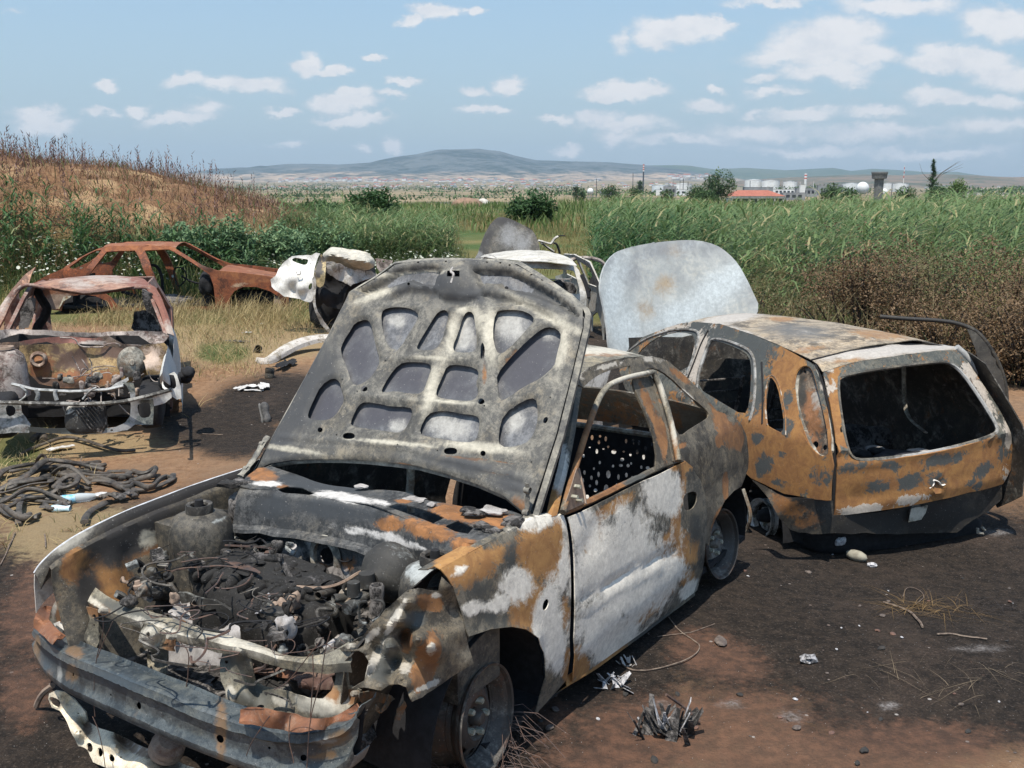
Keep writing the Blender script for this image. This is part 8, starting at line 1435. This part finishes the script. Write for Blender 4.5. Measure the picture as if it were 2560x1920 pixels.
# plant sheds and frames
prr=np.random.default_rng(17)
def block(u0,u1,vt,d,mat,nm,lab,cat,grp=None,dep=.6,win=0):
    x,y,z=far((u0+u1)/2,d); s=mpp(d); h=max(1.,CAMH+(465-vt)*s-z); w=(u1-u0)/2*s; o=empty(nm,(x,y,z),0,lab,cat,grp); MB().box((0,0,h/2-.5),(w,w*dep,h/2+.5)).build('wall',mat,o,smooth=False); MB().box((0,0,h+.15*s),(w*1.03,w*dep*1.03,.25*s)).build('roof',Mgry,o,smooth=False)
    for k in range(win): MB().box((-w*.8+(k+.5)*w*1.6/win,-w*dep-.05,h*.55),(w*.5/win,.04,h*.18)).build('window',Mdkw,o,smooth=False)
for a in [(1955,2010,481,600,Mgry,'plant_shed','low grey green shed right of the red roof','shed',None,.5,3),(1990,2040,470,800,Mgry,'plant_block','grey process block under the thick chimney','plant building',None,.4,4),(2000,2012,462,780,Mwht,'plant_column','white upright column block of the plant','plant building',None,.8,0),(2045,2105,463,900,Mgry,'plant_rack','long grey pipe rack right of the chimney','plant building',None,.2,8),(1860,1930,468,700,Mgry,'plant_shed','long grey shed behind the red roof','shed',None,.3,4),
 (1660,1690,466,800,Mgry,'plant_block','grey refinery frame below the hill village','plant building',None,.5,3),(1930,1990,473,1000,Mwht,'white_shed','white shed row between tank and chimney','shed',None,.3,5),(2385,2420,482,500,Mwall,'farm_shed','pale shed under the light green tree','shed',None,.5,2),(2440,2520,481,900,Mwall,'farm_shed','low pale shed at the right of the field','shed',None,.3,4),(1640,1720,474,900,Mwht,'white_shed','long white shed in front of the beige tank','shed',None,.2,6),(1500,1540,478,900,Mgry,'grey_shed','low grey shed near the white dome','shed',None,.3,3)]: block(*a)
for k in range(11):
    u=[1672,1678,1684,1700,1742,2000,2022,2034,2060,2080,2092][k]; stack(u,[452,455,450,458,460,455,456,454,458,460,459][k],850,.5,'slim refinery column among the plant frames',[],'process_column',[Mgry,Mwht][k%2],'column'); bpy.context.scene.objects[-1 if False else 0]
for o_ in list(sc.objects):
    if o_.name.startswith('process_column'): o_['group']='slim process columns of the plant'
# village houses: small walls and roofs scattered at the foot of the mountain
hb=MB().box((0,0,.5),(1,.7,.5)); 
def house_proto(mat,rmat,nm):
    o=empty(nm,(0,0,0),0); MB().box((0,0,.3),(1,.7,.7)).build('wall',mat,o,smooth=False); MB().add([(-1.1,-.8,1),(1.1,-.8,1),(1.1,.8,1),(-1.1,.8,1),(-.6,0,1.5),(.6,0,1.5)],[(0,1,5,4),(1,2,5),(2,3,4,5),(3,0,4),(3,2,1,0)]).build('roof',rmat,o,smooth=False); return o
pr1=house_proto(Mwht,Mroof,'village_house'); pr2=house_proto(Mwall,Mgry,'flat_roofed_house'); first={0:True,1:True}
def cp(root):
    r=root.copy(); COL.objects.link(r)
    for ch in root.children: c=ch.copy(); COL.objects.link(c); c.parent=r
    return r
HZ=[((700,900),(446,452),60),((900,1250),(447,456),80),((1250,1500),(450,458),36),((1660,1790),(436,446),34),((900,1700),(459,473),90),((640,1000),(466,474),30),((2250,2500),(466,474),8)]
for (ua,ub),(va,vb),n_ in HZ:
    for k in range(n_):
        u=prr.uniform(ua,ub); v_=prr.uniform(va,vb); kd=int(prr.random()<.4)
        # distance where the terrain meets this ray
        q=px_dir(u,v_); dist=None
        for t_ in np.geomspace(500,9000,90):
            if CAMH+q[2]*t_<float(gz(q[0]*t_,q[1]*t_))+1: dist=t_;break
        if dist is None: dist=5400.
        x,y=q[0]*dist,q[1]*dist; z=float(gz(x,y)); z=max(z,CAMH+q[2]*dist-6) if v_<465 else z
        s_=prr.uniform(1.8,3.6)*dist/FPX*1.55; rt=(pr1,pr2)[kd]; o=rt if first[kd] else cp(rt); first[kd]=False
        o.location=(x,y,z); o.scale=(s_,s_,s_*.8); o.rotation_euler=(0,0,prr.uniform(-.5,.5)); tag(o,['tiny white house with a red roof far across the plain','tiny pale flat roofed house far across the plain'][kd],'house',['distant red roofed village houses','distant pale village houses'][kd])
# trees
G_tree=leafmat('tree_leaf',(.035,.075,.025),(.075,.13,.045),(.12,.18,.07),trans=.2,scale=.4); G_tree2=leafmat('light_tree_leaf',(.09,.15,.04),(.17,.25,.07),(.2,.28,.1),trans=.25,scale=.4); M_bark=simple('bark',(.10,.08,.06),(.06,.05,.04),3,.9)
def tree(name,u,vt,wp,d,mat,lab,nl=1800,seed=0,vb=None,cat='tree',grp=None,tall=None):
    x,y,z=far(u,d); s=mpp(d); H=max(1.5,CAMH+(465-vt)*s-z); W=wp/2*s; o=empty(name,(x,y,z),0,lab,cat,grp); r_=np.random.default_rng(seed)
    d_=r_.normal(0,1,(nl*2,3)); d_/=np.linalg.norm(d_,axis=1)[:,None]; rad=1+.3*fbm(d_,1.7,3,seed)+.2*fbm(d_,4,2,seed+2); P=d_*(rad*r_.random(nl*2)**.4)[:,None]; P=P[fbm(P,2.4,3,seed+5)+r_.normal(0,.12,len(P))>-.18][:nl]
    ch=H*(tall or .42); P=P*[W,W,ch]; P[:,2]+=H-ch*1.08; P[:,2]=np.maximum(P[:,2],.1); n=len(P); lf=max(.4,6.5*s)
    global vr; old=vr; vr=r_; V,F,R=ribbons(P,r_.uniform(0,6.28,n),r_.uniform(.6,1.5,n)*lf,r_.uniform(.5,1,n)*lf,r_.uniform(.2,1.4,n),r_.uniform(0,.8,n),1); vr=old
    fastmesh('crown',V,F,[mat],R,parent=o); m=MB().tube(resample([(0,0,-.5),(r_.normal(0,.03)*W,0,H*.35),(0,0,H*.75)],8),np.linspace(.045,.012,8)*H,7)
    for k in range(6): e=d_[k]*[W*.7,W*.7,ch*.6]; m.tube(resample([(0,0,H*.35),e*.5+[0,0,H*.5],e+[0,0,H-ch]],6),np.linspace(.018,.006,6)*H,5)
    m.build('trunk',M_bark,o); return o
for k,a in enumerate([('broadleaf_tree',1796,427,82,230,G_tree,'big rounded dark tree left of the red roofed building',3400),('broadleaf_tree',1740,462,50,225,G_tree,'low shrubby tree at the left foot of the big rounded tree',1500),('broadleaf_tree',1765,470,60,215,G_tree,'lowest bush of trees below the big rounded tree',1200),
 ('broadleaf_tree',2080,458,60,210,G_tree,'dark tree between the red roof and the gas sphere',1700),('broadleaf_tree',2120,467,60,200,G_tree,'lower dark tree just left of the gas sphere',1300),('broadleaf_tree',2265,466,54,220,G_tree,'rounded dark bush tree right of the water tower',1200),('light_green_tree',2395,443,44,200,G_tree2,'light green umbrella shaped tree at the right',1500),('broadleaf_tree',2345,462,46,190,G_tree,'bush at the foot of the pointed conifer',1300),
 ('broadleaf_tree',1530,460,50,260,G_tree,'hazy tree group left of the dark pole',1300),('broadleaf_tree',1585,464,40,260,G_tree,'low tree under the tall banded chimney',900),('broadleaf_tree',1440,463,18,500,G_tree,'small tree left of the white dome',500),('broadleaf_tree',1600,450,14,900,G_tree,'tiny dark tree beside the tall chimney',400),('broadleaf_tree',1668,472,36,200,G_tree,'dark bush in front of the white shed',700),('broadleaf_tree',2370,478,70,170,G_tree,'low hedge under the light green tree',1200),('broadleaf_tree',2480,474,60,300,G_tree,'hedge at the right end of the field',700),('broadleaf_tree',1455,470,22,400,G_tree,'small bush in front of the plain',500)]): tree(*a,seed=k+3)
# conifer with tiers
x,y,z=far(2330,200); s=mpp(200); H=CAMH+(465-400)*s-z; o=empty('conifer',(x,y,z),0,'dark pointed conifer with open tiers at the right','tree'); r_=np.random.default_rng(4); P=[]
for k in range(16):
    f_=k/15; zc=H*(.25+.7*f_); w_=(1-f_)*17*s*(.7+.5*r_.random())+1.5*s; a=r_.uniform(0,6.28); c=np.array([math.cos(a)*w_*.45,math.sin(a)*w_*.4,zc]); P.append(c+r_.normal(0,1,(110,3))*[w_*.36,w_*.36,H*.018])
P=np.vstack(P); n_=len(P); V,F,R=ribbons(P,r_.uniform(0,6.28,n_),r_.uniform(.3,.6,n_),r_.uniform(.2,.4,n_),r_.uniform(.2,1.4,n_),r_.uniform(0,.8,n_),1); fastmesh('crown',V,F,[G_bush],R,parent=o); m=MB().tube([(0,0,-.5),(0,0,H)],[.25,.03],6)
for k in range(7): a=r_.uniform(0,6.28); m.tube(resample([(0,0,H*.5),(math.cos(a)*2,0,H*.7),(math.cos(a)*4.2+1.5,math.sin(a),H*(.75+.2*r_.random()))],6),np.linspace(.05,.012,6),4)
m.build('trunk',M_bark,o)
# hazy tree belts across the plain (cannot be told apart)
parts=[]
for (u0,u1,dd_,h_,n_) in [(420,1200,1500,7,260),(560,1500,2400,9,300),(1200,1700,1000,6,260),(1900,2560,1300,8,700),(2300,2900,900,7,500),(600,1300,700,4,250),(600,2500,3600,11,700)]:
    u=vr.uniform(u0,u1,n_); d_=dd_*vr.uniform(.85,1.15,n_); u=u+20*np.sin(u*.02); q=np.array([px_dir(a,465) for a in u]); X_=q[:,0]/q[:,1]*d_; P=np.stack([X_,d_,gz(X_,d_)+vr.uniform(0,h_*.6,n_)],1)
    k_=fbm(P*[1,1,0],3./dd_,2,3)>-.25; P=P[k_]; m_=len(P)
    for j in range(5): Q=P+vr.normal(0,1,P.shape)*[h_*.6,h_*.6,h_*.2]; parts.append(ribbons(Q,vr.uniform(0,6.28,m_),np.full(m_,h_*.5),np.full(m_,h_*.6),vr.uniform(.2,1,m_),vr.uniform(0,.5,m_),1))
stuff('far_tree_belts','dark hazy tree belts across the distant plain','tree belts',parts,[G_tree])
m=MB()
x,y,z=far(1150,95)
for (u,v_,d,sx,sy,sz,mt,nm,lab) in [(1165,487,110,1.5,1.2,.6,simple('bare_earth',(.27,.175,.12),(.18,.115,.08),2,.95),'earth_heap','reddish bare earth heap beyond the gap'),(1207,490,120,.7,.6,.35,simple('pale_rubble',(.6,.56,.5),(.4,.37,.33),2,.9),'rubble_heap','small pale rubble heap right of the earth heap'),(1385,497,90,.45,.5,.35,simple('bare_earth'  ,(.36,.2,.12)),'earth_heap','small red earth heap left of the white dome')]:
    x,y,z=far(u,d); V=IV*(1+.35*fbm(IV+u,1.8,3,2))[:,None]*[sx,sy,sz]; o=mesh_obj(nm,V,IF,mt,split=0); zz=CAMH-(v_-6-465)*mpp(d); o.location=(x,y,z); o.scale=(1.1,1,max(.3,(zz-z)/sz*.62)); tag(o,lab,'heap')
# ================================================================ haze
hb=MB().box((0,6450,214),(9600,6700,264)); ho_=hb.build('haze',None,smooth=False)
m=bpy.data.materials.new('haze_air'); m.use_nodes=True; n=NT(m.node_tree); vol=n.n('ShaderNodeVolumePrincipled',{'Color':(.66,.84,1.0,1),'Density':7.0e-5,'Anisotropy':.2}); o_=n.n('ShaderNodeOutputMaterial'); n.t.links.new(vol.outputs[0],o_.inputs['Volume']); ho_.data.materials.append(m); tag(ho_,None,None,kind='stuff')
